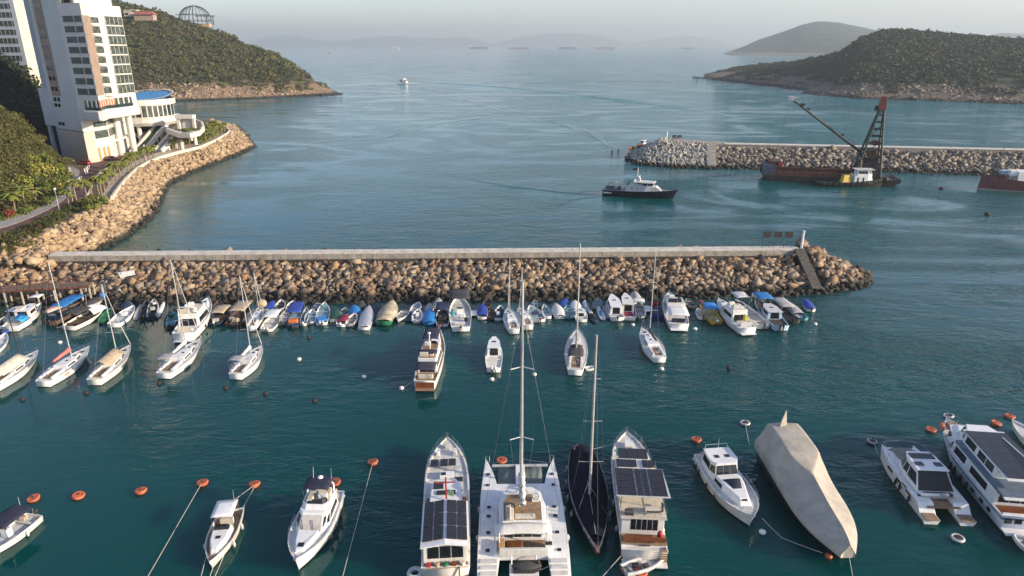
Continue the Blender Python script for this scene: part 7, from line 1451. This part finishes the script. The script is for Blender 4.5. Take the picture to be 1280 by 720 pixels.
t, h = sk('yellow long tailed boat with red bow and bright blue canopy', (876, 381), (896, 404), 2.5, hm=YEL, inside=mat('pale_yellow', (.45, .40, .18), .7), canopy=SKY, can=(.25, .62), canh=1.2, motm=WHITE, fs=.7, fb=1.0); bx(t, 'red_bow', (0, h.Y(.93), 1.1), (.7, 1.6, .15), REDP)
t, h, d = motor_yacht('long white motor yacht with a yellow cloth in its open stern', (897, 376), (935, 409), 3.6, fs=1.2, fb=1.9, cab=(.25, .72), cabh=1.3, fly=True, arch=False, zp=1.3, seats=LGREY); bx(t, 'yellow_cloth', (.5, h.Y(.17), 2.0), (.7, .7, .8), mat('yellow_cloth', (.45, .42, .05), .8))
sk('white boat with a pale hardtop behind the long white motor yacht', (919, 375), (955, 406), 2.7, hm=WHITE, inside=CREAM, canopy=LGREY, can=(.72, .98), canh=1.6, fs=.8, fb=1.1, motor=True, motm=BLACK, zp=.8)
t, h = sk('blue and white ferry boat with a blue canopy and pale cabin roof', (944, 374), (977, 407), 3.2, hm=PALEB, inside=DGREY, cabin=(.25, .60, 1.4, PALEB, LGREY), fs=1.0, fb=1.5, motm=BLACK, zp=1.0, name='ferry_boat', motors=2); awning(t, h.Y(.6), h.Y(.88), 1.35, 2.9, BLUE, 1.2, name='canopy'); b = MB(); b.ell((0, h.Y(.95), 2.0), (1.0, .8, .5), 10, 6); b.build('bow_cover', LGREY, t)
sk('dark workboat with flat grey canopy right of the ferry boat', (965, 377), (993, 402), 2.6, hm=DGREY, inside=BLACK, canopy=GREYT, can=(.3, .8), canh=1.2, motm=BLACK, motors=2)
sk('grey covered launch with black motor at the right end of the row', (980, 378), (1004, 399), 2.2, hm=AQUA, cover=GREYT, cov=(.25, 1), hump=.4, motm=BLACK)
sk('small boat under a bright blue cover floating apart below the steps', (1004, 376), (1014, 388), 1.9, cover=ROYAL, hump=.5, motm=BLACK)
# a second rank of small dinghies close to the rocks
for k, (px, m_, c_, lb) in enumerate([(150, DGREY, None, 'low charcoal dinghy close to the rocks behind the white open fishing boat'), (160, WHITE, NAVYB, 'dinghy under a navy cover close to the rocks behind the white open fishing boat'), (274, BROWN, None, 'small brown skiff behind the first tan sampan'), (300, NAVYB, BLUE, 'blue covered dinghy behind the second tan sampan'), (364, WHITE, None, 'white dinghy behind the royal blue canopied boat'), (398, DGREY, None, 'charcoal skiff in the shade behind the blue sampan'), (452, DGREY, DGREY, 'charcoal covered dinghy behind the silver wrapped boat'), (548, WHITE, GREYT, 'grey covered dinghy behind the navy canopied speedboat'),
    (609, DGREY, None, 'charcoal dinghy behind the royal blue covered boat'), (672, BROWN, None, 'brown dinghy behind the red motored skiff'), (705, NAVYB, ROYAL, 'royal blue covered dinghy behind the teal trimmed boat'), (747, GREYT, None, 'grey skiff close to the rocks behind the blue saddled jet ski'), (862, DGREY, None, 'charcoal skiff close to the rocks right of the flybridge cruiser'), (928, NAVYB, NAVYB, 'navy covered dinghy behind the pale hardtop boat'), (958, BROWN, None, 'brown skiff close to the rocks behind the ferry boat')]):
    sk(lb, (px + random.uniform(-2, 3), 378.5 - 3 * (px > 500)), (px - 2, 388 - 3 * (px > 500)), 1.7, hm=m_, inside=OPEN if k % 2 else DGREY, cover=c_, motor=k % 3 == 0, name='dinghy', cat='dinghy')
# ------------------------------------------------------------------ patrol vessel
t, L = boat('patrol_vessel', 'dark hulled patrol vessel with pale grey superstructure under way in the channel', 'patrol vessel', (847, 249), (755, 242), 0)
GSH = mat('ship_grey', (.46, .47, .48), .5, var=.06, scale=.5)
h = Hull(t, L, 5.6, 1.7, 2.9, NAVYH, NAVYH, tw=.9, tm=.45, pw=2.2, deck=GREYT, dd=.15, sheer=2, cap=NAVYH)
c = House(t, 'superstructure', [(2.2, h.Y(.30)), (2.2, h.Y(.55)), (1.3, h.Y(.82))], [(1.95, h.Y(.31)), (1.95, h.Y(.60)), (1.3, h.Y(.71))], 1.6, 3.6, GSH); c.win(0, .3, .38, .45, .6); c.win(0, .6, .66, .45, .6)
c = House(t, 'bridge', [(1.9, h.Y(.42)), (2.0, h.Y(.60)), (1.5, h.Y(.67))], [(1.8, h.Y(.42)), (2.1, h.Y(.61)), (1.6, h.Y(.69))], 3.6, 4.6, GSH); c.win(0, .25, .97, .25, .85); c.win(1, .05, .95, .25, .85); c.win(c.front, .03, .97, .25, .85)
bx(t, 'bridge_roof', (0, h.Y(.55), 4.7), (4.4, L * .28, .14), LGREY); bx(t, 'mast_block', (0, h.Y(.46), 5.4), (1.2, 1.6, 1.4), GSH, taper=.7); bx(t, 'radar_bar', (0, h.Y(.47), 6.2), (2.4, .3, .2), WHITE); tube(t, 'mast', [(0, h.Y(.45), 6), (0, h.Y(.45), 9)], .08, WHITE); dome(t, -.9, h.Y(.42), 5.2, .4); dome(t, .9, h.Y(.42), 5.1, .35)
bx(t, 'aft_screen', (0, h.Y(.31), 2.9), (3.8, .3, 2.2), DGRN, rx=-.5); bx(t, 'stern_boat', (0, h.Y(.13), 2.2), (1.8, L * .2, .8), DGREY); bx(t, 'stern_crane', (.8, h.Y(.17), 3.2), (.7, .7, 2.2), LGREY); tube(t, 'crane_jib', [(.8, h.Y(.17), 4.2), (.2, h.Y(.05), 3.4)], .2, LGREY); rail(t, h, .66, .99, 1.0, 6, r=.035, m=DGREY); rail(t, h, .0, .28, 1.0, 4, joined=False, r=.03)
b = MB(); b.box((h.hw(.07) * .96 + .05, h.Y(.07), .9), (.05, 2.6, .5)); b.build('hull_lettering', mat('white_lettering', (.5, .5, .5), .6, var=.7, scale=4), t); b = MB(); b.grid([[(0, h.Y(.44), 8.7), (0, h.Y(.38), 8.6)], [(0, h.Y(.44), 8.1), (0, h.Y(.38), 8.0)]], th=.03); b.build('ensign', REDP, t)
# ------------------------------------------------------------------ crane barge and tug
t, L = boat('crane_barge', 'rusty derrick barge with a tall dark A frame, red head and long boom', 'crane barge', (950, 222), (1113, 229.5), 0)
b = MB(); hw_ = 5.2; b.house([(-hw_, -L / 2), (hw_, -L / 2), (hw_, L / 2 - 2.5), (-hw_, L / 2 - 2.5)], [(-hw_, -L / 2 - 1), (hw_, -L / 2 - 1), (hw_, L / 2), (-hw_, L / 2)], -.4, 2.0); b.build('hull', DRUST, t)
for s in (-1, 1): bx(t, 'hold_side', (s * 4.6, L * .08, 2.7), (.5, L * .62, 1.6), RUST)
bx(t, 'hold_floor', (0, L * .08, 2.05), (8.8, L * .62, .1), RUST); bx(t, 'hold_end', (0, -L * .23, 2.8), (9, .5, 1.8), DRUST); bx(t, 'rubbing_strake', (5.25, 0, 1.2), (.3, L * .96, .35), BROWN)
bx(t, 'bow_house', (0, L * .44, 3.6), (8.0, L * .10, 3.4), mat('blue_grey_steel', (.08, .10, .14), .7, var=.3, scale=.7, stain=.3)); bx(t, 'bow_deck_house', (0, L * .40, 5.8), (6.5, L * .09, 1.4), RUST)
for k in range(4): bx(t, 'deck_gear', (-3 + 2 * k, L * (.36 + .03 * k), 5.4), (1.2, 1.4, 1.5), (REDP, DRUST, LGREY, RUST)[k])
bx(t, 'anchor_frame', (2, L * .49, 3.2), (3, 1.2, 2.6), DRUST)
# A frame over the stern
loc = lambda px, py, dx=0: Matrix.Rotation(-t.rotation_euler.z, 3, 'Z') @ (atY(px, py, t.location.y + dx) - t.location)
ft = loc(1101, 124); yA = ft.y; zA_ = ft.z; DGS = mat('dark_green_steel', (.022, .035, .030), .6, var=.25, scale=.8)
feet = [(-3.2, yA + 5.5, 2), (3.2, yA + 5.5, 2), (-3.2, yA - 2.5, 2), (3.2, yA - 2.5, 2)]
for f in feet: tube(t, 'frame_leg', [f, (f[0] * .18, yA + (.6 if f[1] > yA else -.6), zA_ - 2.5)], .42, DGS, 6, r1=.3)
for k in range(1, 10):
    q = k / 10; lp = lambda f: Vector(f).lerp(Vector((f[0] * .18, yA + (.6 if f[1] > yA else -.6), zA_ - 2.5)), q)
    for a, c_ in ((1, 3), (0, 2), (0, 1), (2, 3)): tube(t, 'brace', [lp(feet[a]), lp(feet[c_])], .22, DGS, 5)
for i in range(4): tube(t, 'diagonal', [Vector(feet[1]).lerp(Vector((.6, yA + .6, zA_ - 2.5)), i / 4), Vector(feet[3]).lerp(Vector((.6, yA - .6, zA_ - 2.5)), (i + 1) / 4)], .14, DGS, 5)
bx(t, 'frame_head', (0, yA, zA_ - 1.0), (2.0, 2.2, 4.4), mat('crane_red', (.20, .028, .028), .55, var=.2, scale=.6), taper=.75); bx(t, 'head_pulley', (0, yA + 1.7, zA_ - 2.6), (1, .9, 1.6), DRUST)
bx(t, 'winch_house', (0, yA + 1, 4.0), (6, 6.5, 4.2), mat('dark_winch', (.045, .04, .04), .8, var=.4, scale=.8)); bx(t, 'upper_winch', (0, yA + 1, 7.4), (4, 4.5, 2.4), DRUST); bx(t, 'cab', (1, yA + .5, 10), (2.2, 2.6, 2.2), RUST); bx(t, 'cab', (.5, yA, 13.5), (1.6, 1.8, 1.6), RUST); tube(t, 'ladder', [(3.0, yA - 2.6, 2), (.5, yA - .6, zA_ - 3)], .16, YEL, 4)
b0, b1 = loc(1081, 194), loc(989, 123); tube(t, 'boom', [b0, b1], .5, DGS, 8, r1=.34); bx(t, 'boom_head', tuple(b1), (1.4, 1.8, 1.4), LGREY); tube(t, 'boom_tip_strut', [b1, b1 + Vector((0, -2.4, .3))], .2, LGREY); tube(t, 'boom_foot', [b0, (b0.x, b0.y - 1.5, 2)], .5, YEL)
bx(t, 'boom_block', tuple(b1.lerp(b0, .14) + Vector((0, 0, .6))), (.9, 1.6, .8), DRUST); bx(t, 'boom_block', tuple(b1.lerp(b0, .22) + Vector((0, 0, .7))), (.6, 1.2, .5), DRUST)
hd2 = Vector((0, yA + 1, zA_ - 2.6))
for k in range(3): tube(t, 'topping_cable', [hd2 + Vector((0, 0, -.5 * k)), b1.lerp(b0, .10 + .04 * k)], .04, DST, 4)
for dx, q in ((0, .0), (1.5, .02)): p_ = b1.lerp(b0, q); tube(t, 'hoist_cable', [p_, (p_.x, p_.y + 3.5 * (1 if dx == 0 else -1.4), 3)], .035, DST, 4)
p_ = b1.lerp(b0, .16); tube(t, 'grab_cable', [p_, b0 + Vector((0, -1, 1))], .04, DST, 4); bx(t, 'cable_block', tuple(p_.lerp(b0 + Vector((0, -1, 1)), .6)), (.5, .9, .6), DRUST); tube(t, 'stern_roller', [(-4.5, -L / 2 - 1.2, 1.6), (4.5, -L / 2 - 1.2, 1.6)], .9, BLACK, 10)
t, L = boat('tug_boat', 'black hulled tug with white wheelhouse and yellow gear lying alongside the crane barge', 'tug', (1106, 232.5), (1018, 231), 0)
h = Hull(t, L, 5.2, 1.3, 2.9, BLACK, DRUST, tw=.9, tm=.45, pw=2.6, deck=GREENB, dd=.5, sheer=2.6, cap=BLACK)
c = House(t, 'wheelhouse', [(1.9, h.Y(.52)), (1.9, h.Y(.72)), (1.4, h.Y(.80))], [(1.8, h.Y(.53)), (1.8, h.Y(.71)), (1.35, h.Y(.77))], 1.2, 3.6, WHITE); c.win(0, .2, .32, .1, .75, name='door'); c.win(0, .6, .72, .1, .75, name='door')
c = House(t, 'bridge', [(1.7, h.Y(.56)), (1.7, h.Y(.72)), (1.2, h.Y(.78))], [(1.65, h.Y(.56)), (1.6, h.Y(.71)), (1.1, h.Y(.75))], 3.6, 5.5, WHITE); c.win(0, .08, .92, .35, .8, parts=3); c.win(1, .1, .9, .35, .8); c.win(c.front, .06, .94, .35, .8)
bx(t, 'roof', (0, h.Y(.66), 5.6), (3.9, L * .27, .15), LGREY); tube(t, 'mast', [(0, h.Y(.62), 5.6), (0, h.Y(.62), 8.5)], .1, YEL); bx(t, 'yellow_gear', (.6, h.Y(.42), 2.4), (2.4, 3.2, 2.6), YEL, rz=.2, taper=.6); tube(t, 'yellow_arm', [(.6, h.Y(.38), 1.5), (.6, h.Y(.50), 4.4)], .25, YEL)
for f in np.linspace(.1, .9, 11): b = MB(); b.torus((h.hw(f) * 1.0 + .1, h.Y(f), h.sh(f) * .62), .38, .15, 10, 6, rx=math.pi / 2, rz=math.pi / 2); b.build('tyre', BLACK, t)
b = MB(); b.ell((0, h.Y(.995), 2.2), (1.0, .9, .8), 10, 6, vmin=-1); b.build('bow_fender', BLACK, t); bx(t, 'towing_bitt', (0, h.Y(.3), 1.5), (1, .6, 1.2), DRUST)
# red cargo vessel at the right edge
t, L = boat('cargo_vessel', 'red hulled cargo vessel entering at the right edge, bow to the left', 'cargo vessel', (1223, 236.5), (1352, 240), 0)
REDH = mat('oxide_red_hull', (.17, .05, .05), .55, var=.2, scale=.4, stain=.3)
h = Hull(t, L, 7.5, 3.0, 5.2, REDH, mat('grey_boot', (.4, .38, .36), .7), tw=.9, tm=.4, pw=3.2, rake=-.02, dd=.9, sheer=3, deck=DRUST, stripe=REDH, cap=DRUST, flare=.75)
bx(t, 'wheelhouse', (0, h.Y(.62), 4.6), (5, 4, 3.6), WHITE); bx(t, 'hold_coaming', (0, h.Y(.40), 3.2), (4.5, L * .2, 1.6), LGREY); bx(t, 'blue_locker', (1.2, h.Y(.76), 5.6), (2.2, 2.6, 1.2), PALEB); bx(t, 'white_locker', (-.8, h.Y(.72), 5.8), (2.4, 2.2, 1.6), WHITE); tube(t, 'cargo_boom', [(0, h.Y(.68), 4), (.5, h.Y(.52), 7.2)], .22, YEL); tube(t, 'yellow_brace', [(0, h.Y(.60), 4), (0, h.Y(.68), 7)], .2, YEL)
mp = Vector((0, h.Y(.85), 0)); tube(t, 'mast', [(0, h.Y(.86), 4.5), (0, h.Y(.845), 14.5)], .14, DST, 6, r1=.08); rail(t, h, .70, .99, 1.0, 6, r=.035, m=DST); b = MB(); b.box((3.0, h.Y(.9), 4.4), (.08, 2.4, .55), rz=.5); b.build('bow_letters', mat('pale_lettering', (.45, .40, .38), .6, var=.7, scale=4), t)
for k in range(4): bx(t, 'deck_cargo', (-1.5 + k, h.Y(.5 - .04 * k), 4.2), (1.2, 1.3, 1.2), (DGREY, LGREY, RUST, WHITE)[k])
# small craft near the far breakwater head
sk('fishing boat with orange deck moored behind the tetrapod head', (796, 186), (806, 181.5), 3.2, hm=DGREY, inside=ORV, cabin=(.1, .4, 1.6), fs=1.2, fb=1.8, zp=0, motor=False, name='fishing_boat'); sk('small orange dinghy beside the tetrapod head', (786, 186), (792, 184.5), 1.8, hm=ORV, inside=ORV, motor=False, zp=0)
# ------------------------------------------------------------------ distant traffic
t, h, d = motor_yacht('white motor boat speeding out to sea past the headland', (499, 101.5), (508, 104), 5.0, fs=1.8, fb=2.6, zp=0, cab=(.2, .7), cabh=2.2)
FOAM = mat('foam', (.62, .64, .64), .9, var=.15, scale=.3)
def water_sheet(name, rows, m): b = MB(); b.grid(rows); return tag(b.build(name, m), kind='structure')
sk('tiny dark boat far out beyond the headland', (411, 66.5), (414.5, 66.3), 6, fs=3, fb=4, zp=0, hm=DST, inside=DST, motor=False, cabin=(.2, .6, 5), name='fishing_boat')
def ship(x0, x1, wl, hgt, label, m, house=.9):
    Y = 7500; a, c = atY(x0, wl + 2, Y), atY(x1, wl + 2, Y); L = c.x - a.x; t = thing('cargo_ship', label, 'ship', ((a.x + c.x) / 2, Y, 0)); zt = hgt * Y / F
    b = MB(); o = [(-L / 2, 0), (-L / 2 + L * .04, -16), (L / 2 - L * .1, -16), (L / 2, 0), (L / 2 - L * .1, 16), (-L / 2 + L * .04, 16)]; b.house([(x * .97, y * .8) for x, y in o], o, -2, zt * .45); b.build('hull', m, t)
    bx(t, 'bridge_house', (-L / 2 + L * (1 - house), 0, zt * .7), (L * .09, 26, zt * .62), WHITE, bevel=0)
    for k in range(4): tube(t, 'deck_crane', [(-L * .2 + L * .16 * k, 0, zt * .4), (-L * .2 + L * .16 * k, 0, zt * .75)], 2.5, m, 5)
SH = mat('distant_hull', (.05, .06, .09), .7); SHR = mat('distant_red_hull', (.16, .08, .07), .7)
ship(586, 610, 58, 3.4, 'long pale tanker on the horizon, leftmost of the large ships', SH); ship(634, 662, 58, 2.8, 'low long ship on the horizon with its bridge at the left end', SHR); ship(698, 722, 58, 3.6, 'darkest laden ship on the horizon, middle of the line', SH, .08); ship(744, 769, 58, 3.2, 'reddish ship on the horizon right of the darkest one', SHR, .92); ship(852, 868, 58, 2.2, 'faint small ship on the horizon near the far island', SH)
ship(490, 500, 58, 3.0, 'tiny white ship on the horizon above the speeding boat', LGREY)
# ------------------------------------------------------------------ mooring buoys and small floats
def buoy(px, py, label, m, r=.62, rope=False, tilt=.18):
    p = W(px, py, .15); t = thing('mooring_buoy', label, 'buoy', (p.x, p.y, .05), random.uniform(0, 6.28)); t.rotation_euler.x = random.uniform(-tilt, tilt)
    b = MB(); b.torus((0, 0, .14), r * .80, r * .22, 18, 8); b.build('rim', m, t); b = MB(); b.tube([(0, 0, -.3), (0, 0, .24)], r * .82, 16); b.build('drum', MATS['orange_buoy_paint'] if m is ORANGE else DGREY, t); b = MB(); b.torus((0, 0, .38), .13, .035, 10, 5, rx=1.57); b.build('eye', DRUST, t)
    return p
for px, py, lb in ((42, 623, 'orange mooring buoy nearest the open workboat at the left edge'), (98, 619.5, 'orange mooring buoy second from left in the lone left row'), (176, 613.5, 'orange mooring buoy third from left with nothing tied to it'), (253, 603.5, 'orange mooring buoy with a long rope running down left'), (318, 605, 'orange mooring buoy holding the small cream cabin boat'),
    (466, 577.5, 'orange mooring buoy with a rope running straight down, left of the houseboat'), (419, 603, 'orange mooring buoy partly hidden behind the flybridge motor yacht'), (627, 575.5, 'orange mooring buoy between the catamaran bows'), (870.5, 549.5, 'rusty orange mooring buoy above the white hardtop yacht'), (1163.5, 537, 'rusty orange mooring buoy left of the house yacht bow'), (1245, 529, 'dark orange mooring buoy beyond the house yacht, left one of two'), (1262, 520.5, 'orange mooring buoy beyond the house yacht, right one of two'), (801, 715, 'orange mooring buoy beside the grey dinghy at the bottom')):
    buoy(px, py, lb, ORANGE)
for px, py, lb, m in ((931.5, 529, 'black mooring buoy with a white ring behind the covered yacht', LGREY), (1090, 552, 'grey mooring buoy left of the power catamaran bow', GREYT), (1186, 520, 'grey white mooring buoy at the house yacht bow', LGREY), (1197, 673, 'weathered white mooring buoy below the power catamaran', LGREY)): buoy(px, py, lb, m)
FL = [(502, 485, 'white', 'white float left of the trawler stern'), (531, 484, 'white', 'white float under the trawler stern'), (615, 474, 'white', 'white float below the twin outboard boat'), (827, 461, 'white', 'white float behind the racing yacht'), (911, 460, 'dark', 'dark float in open water right of the racing yacht'), (393, 501, 'dark', 'dark float alone in the middle of the harbour'), (282, 485, 'dark', 'dark float below the second cruising yacht'), (199, 479, 'dark', 'dark float below the cruising yacht with the awning'), (108, 491, 'dark', 'dark float below the tan tented sailboat'), (28, 499, 'dark', 'dark float below the cream tented sailboat'), (332, 492, 'dark', 'pair like dark float right of the second cruising yacht'),
      (374, 449, 'white', 'tiny white float right of the sloop moorings'), (869, 411, 'white', 'white float right of the flybridge cruiser'), (1019, 405, 'white', 'tiny white float right of the row of small boats'), (791, 406, 'white', 'white float below the twin grey outboard boat'), (765, 189, 'dark', 'tiny dark float off the far breakwater head, left one of two'), (773, 187.5, 'dark', 'tiny dark float off the far breakwater head, right one of two'), (1177, 236, 'dark', 'dark buoy off the red cargo vessel, upper one'), (1234, 268, 'dark', 'dark buoy off the red cargo vessel, lower one'), (75, 428, 'white', 'white float beside the racing sailboat mast'), (953, 665, 'white', 'pale float below the white hardtop yacht bow'), (1036, 695, 'orange', 'small orange float at the covered yacht bow'), (455, 471, 'white', 'tiny pale float in the middle harbour left of the trawler'), (386, 422, 'dark', 'dark float below the grey green skiff'), (668, 468, 'white', 'tiny pale float left of the charcoal canopied yacht')]
for px, py, c_, lb in FL:
    p = W(px, py, .1); t = thing('float', lb, 'float', p); r_f = .34 if py > 300 else (.45 if py < 200 else .8); b = MB(); b.ell((0, 0, .02), (r_f, r_f, r_f * .8), 10, 6, vmin=-.8); b.build('ball', {'white': WHITE, 'dark': DRUST, 'orange': ORANGE}[c_], t); b = MB(); b.torus((0, 0, r_f * .85), .1, .03, 8, 4, rx=1.57); b.build('eye', DRUST, t)
# ------------------------------------------------------------------ mooring lines
def line(label, *pts, r=.028, sag=.0):
    q = [W(px, py, z) for px, py, z in pts]; b = MB(); out = []
    for a, c in zip(q[:-1], q[1:]):
        for k in range(6): f = k / 6; out.append(a.lerp(c, f) - Vector((0, 0, sag * 4 * f * (1 - f))))
    out.append(q[-1]); b.tube(out, r, 5); tag(b.build('mooring_rope', ROPE), label, 'rope', None)
line('long pale rope running down left from the orange buoy', (251, 606, .3), (184, 722, .05)); line('taut rope from orange buoy to the port stern of the cream cabin boat', (317, 607, .3), (277, 637, 1.1)); line('taut rope from orange buoy to the starboard stern of the cream cabin boat', (319, 607, .3), (303, 636, 1.1))
line('bow rope of the cream cabin boat running down left', (259, 690, 1.0), (251, 722, .05)); line('bow rope of the cream cabin boat running straight down', (271, 695, 1.0), (262, 722, .05)); line('bow rope of the cream cabin boat running down right of the others', (284, 685, 1.0), (268, 722, .05))
line('long rope running straight down from the orange buoy left of the houseboat', (465.5, 580, .3), (428, 722, .05)); line('rope from the trawler stern to the white float at left', (517, 476, 1.2), (503, 485, .15)); line('rope from the trawler stern to the white float beneath it', (541, 475, 1.2), (532, 484, .15))
line('slack rope between the white hardtop yacht and the covered yacht', (953, 648, 1.0), (977, 672, .1), (1028, 691, .6), sag=.05); line('bow rope of the covered yacht hanging to the water', (1061, 693, 1.6), (1066, 722, .05)); line('rope from the solar cruiser bow to the stern of the dark yacht', (776, 552, 2.2), (716, 565, 1.4), sag=.2); line('stern rope of the solar cruiser running down left', (787, 683, 1.0), (752, 722, .05)); line('stern rope of the sailing catamaran running right', (690, 706, 1.2), (655, 722, .1)); line('rope from the covered yacht stern to the black and white buoy', (932, 532, .3), (937, 558, 1.6)); line('rope from the power catamaran bow to the grey buoy', (1092, 553, .3), (1098, 568, 1.3))
# ------------------------------------------------------------------ wakes: low swells and foam on the water
def swell(pts, w, hgt, name='wake_swell'):
    q = [W(px, py, 0) for px, py in pts]; P = []
    for a, c in zip(q[:-1], q[1:]):
        for k in range(8): P.append(a.lerp(c, k / 8))
    P.append(q[-1]); rows = []
    for i, p in enumerate(P):
        d = (P[min(i + 1, len(P) - 1)] - P[max(i - 1, 0)]).normalized(); n = Vector((-d.y, d.x, 0)); e = math.sin(math.pi * min(1, (i + .3) / (len(P) * .25)) * .5) * min(1, (len(P) - 1 - i) / (len(P) * .4)); ww = w * (.5 + .6 * i / len(P))
        rows.append([tuple(p + n * ww * s + Vector((0, 0, .006 + hgt * e * math.exp(-(s * 2.2) ** 2)))) for s in (-1, -.66, -.4, -.2, 0, .2, .4, .66, 1)])
    return water_sheet(name, rows, WATER)
swell([(516, 102.3), (560, 104.5), (640, 110), (720, 118), (800, 127), (880, 138), (960, 152)], 7, .5)
swell([(497, 105), (484, 117), (470, 127), (455, 137), (430, 143)], 6, .45)
swell([(752, 243.5), (700, 240), (650, 234), (600, 226), (560, 214)], 2.2, .16); swell([(752, 245), (710, 250), (680, 262)], 1.6, .12)
b = MB(); q = [W(*p) for p in ((508, 103), (512, 104), (520, 104.3), (528, 105), (518, 105.2), (508, 104.8))]; b.add([(p.x, p.y, .35 - .03 * i) for i, p in enumerate(q)], [tuple(range(6))]); tag(b.build('wake_foam', FOAM), kind='structure')
b = MB(); q = [W(*p) for p in ((496, 102), (500, 103.5), (507, 104.6), (500, 105), (495, 103.6))]; b.add([(p.x, p.y, .5) for p in q], [tuple(range(5))]); tag(b.build('wake_foam', FOAM), kind='structure')
# pale calm streaks left by boats that passed
def streaks(pts, spread, n, seed, z):
    rg = random.Random(seed); q = [W(px, py, 0) for px, py in pts]; b = MB()
    def at(f):
        f = min(.9999, max(0, f)) * (len(q) - 1); i = int(f); g = f - i; a0, a1, a2, a3 = q[max(0, i - 1)], q[i], q[i + 1], q[min(len(q) - 1, i + 2)]
        return .5 * ((2 * a1) + (a2 - a0) * g + (2 * a0 - 5 * a1 + 4 * a2 - a3) * g * g + (3 * a1 - a0 - 3 * a2 + a3) * g ** 3)
    for k in range(n):
        f0 = rg.uniform(0, .7); f1 = min(1, f0 + rg.uniform(.15, .4)); off = rg.gauss(0, spread); wd = rg.uniform(.25, 1.0) * spread * .35; ph = rg.uniform(0, 6); rows = []
        for j in range(25):
            f = f0 + (f1 - f0) * j / 24; p = at(f); d = (at(f + .01) - at(f - .01)).normalized(); nn = Vector((-d.y, d.x, 0)); e = math.sin(math.pi * j / 24) ** .7; o = off + spread * .3 * math.sin(ph + j * .35)
            c = p + nn * o; rows.append([(c.x - nn.x * wd * e, c.y - nn.y * wd * e, z + k * .0006), (c.x + nn.x * wd * e, c.y + nn.y * wd * e, z + k * .0006)])
        b.grid(rows)
    tag(b.build('wake_streak', CALM), kind='structure')
streaks([(520, 104), (560, 116), (620, 136), (680, 150), (730, 166), (760, 186)], 5, 18, 1, .02)
streaks([(400, 180), (470, 170), (560, 150), (640, 140)], 6, 8, 3, .075)
streaks([(560, 112), (660, 104), (760, 101), (860, 103)], 9, 8, 4, .09)
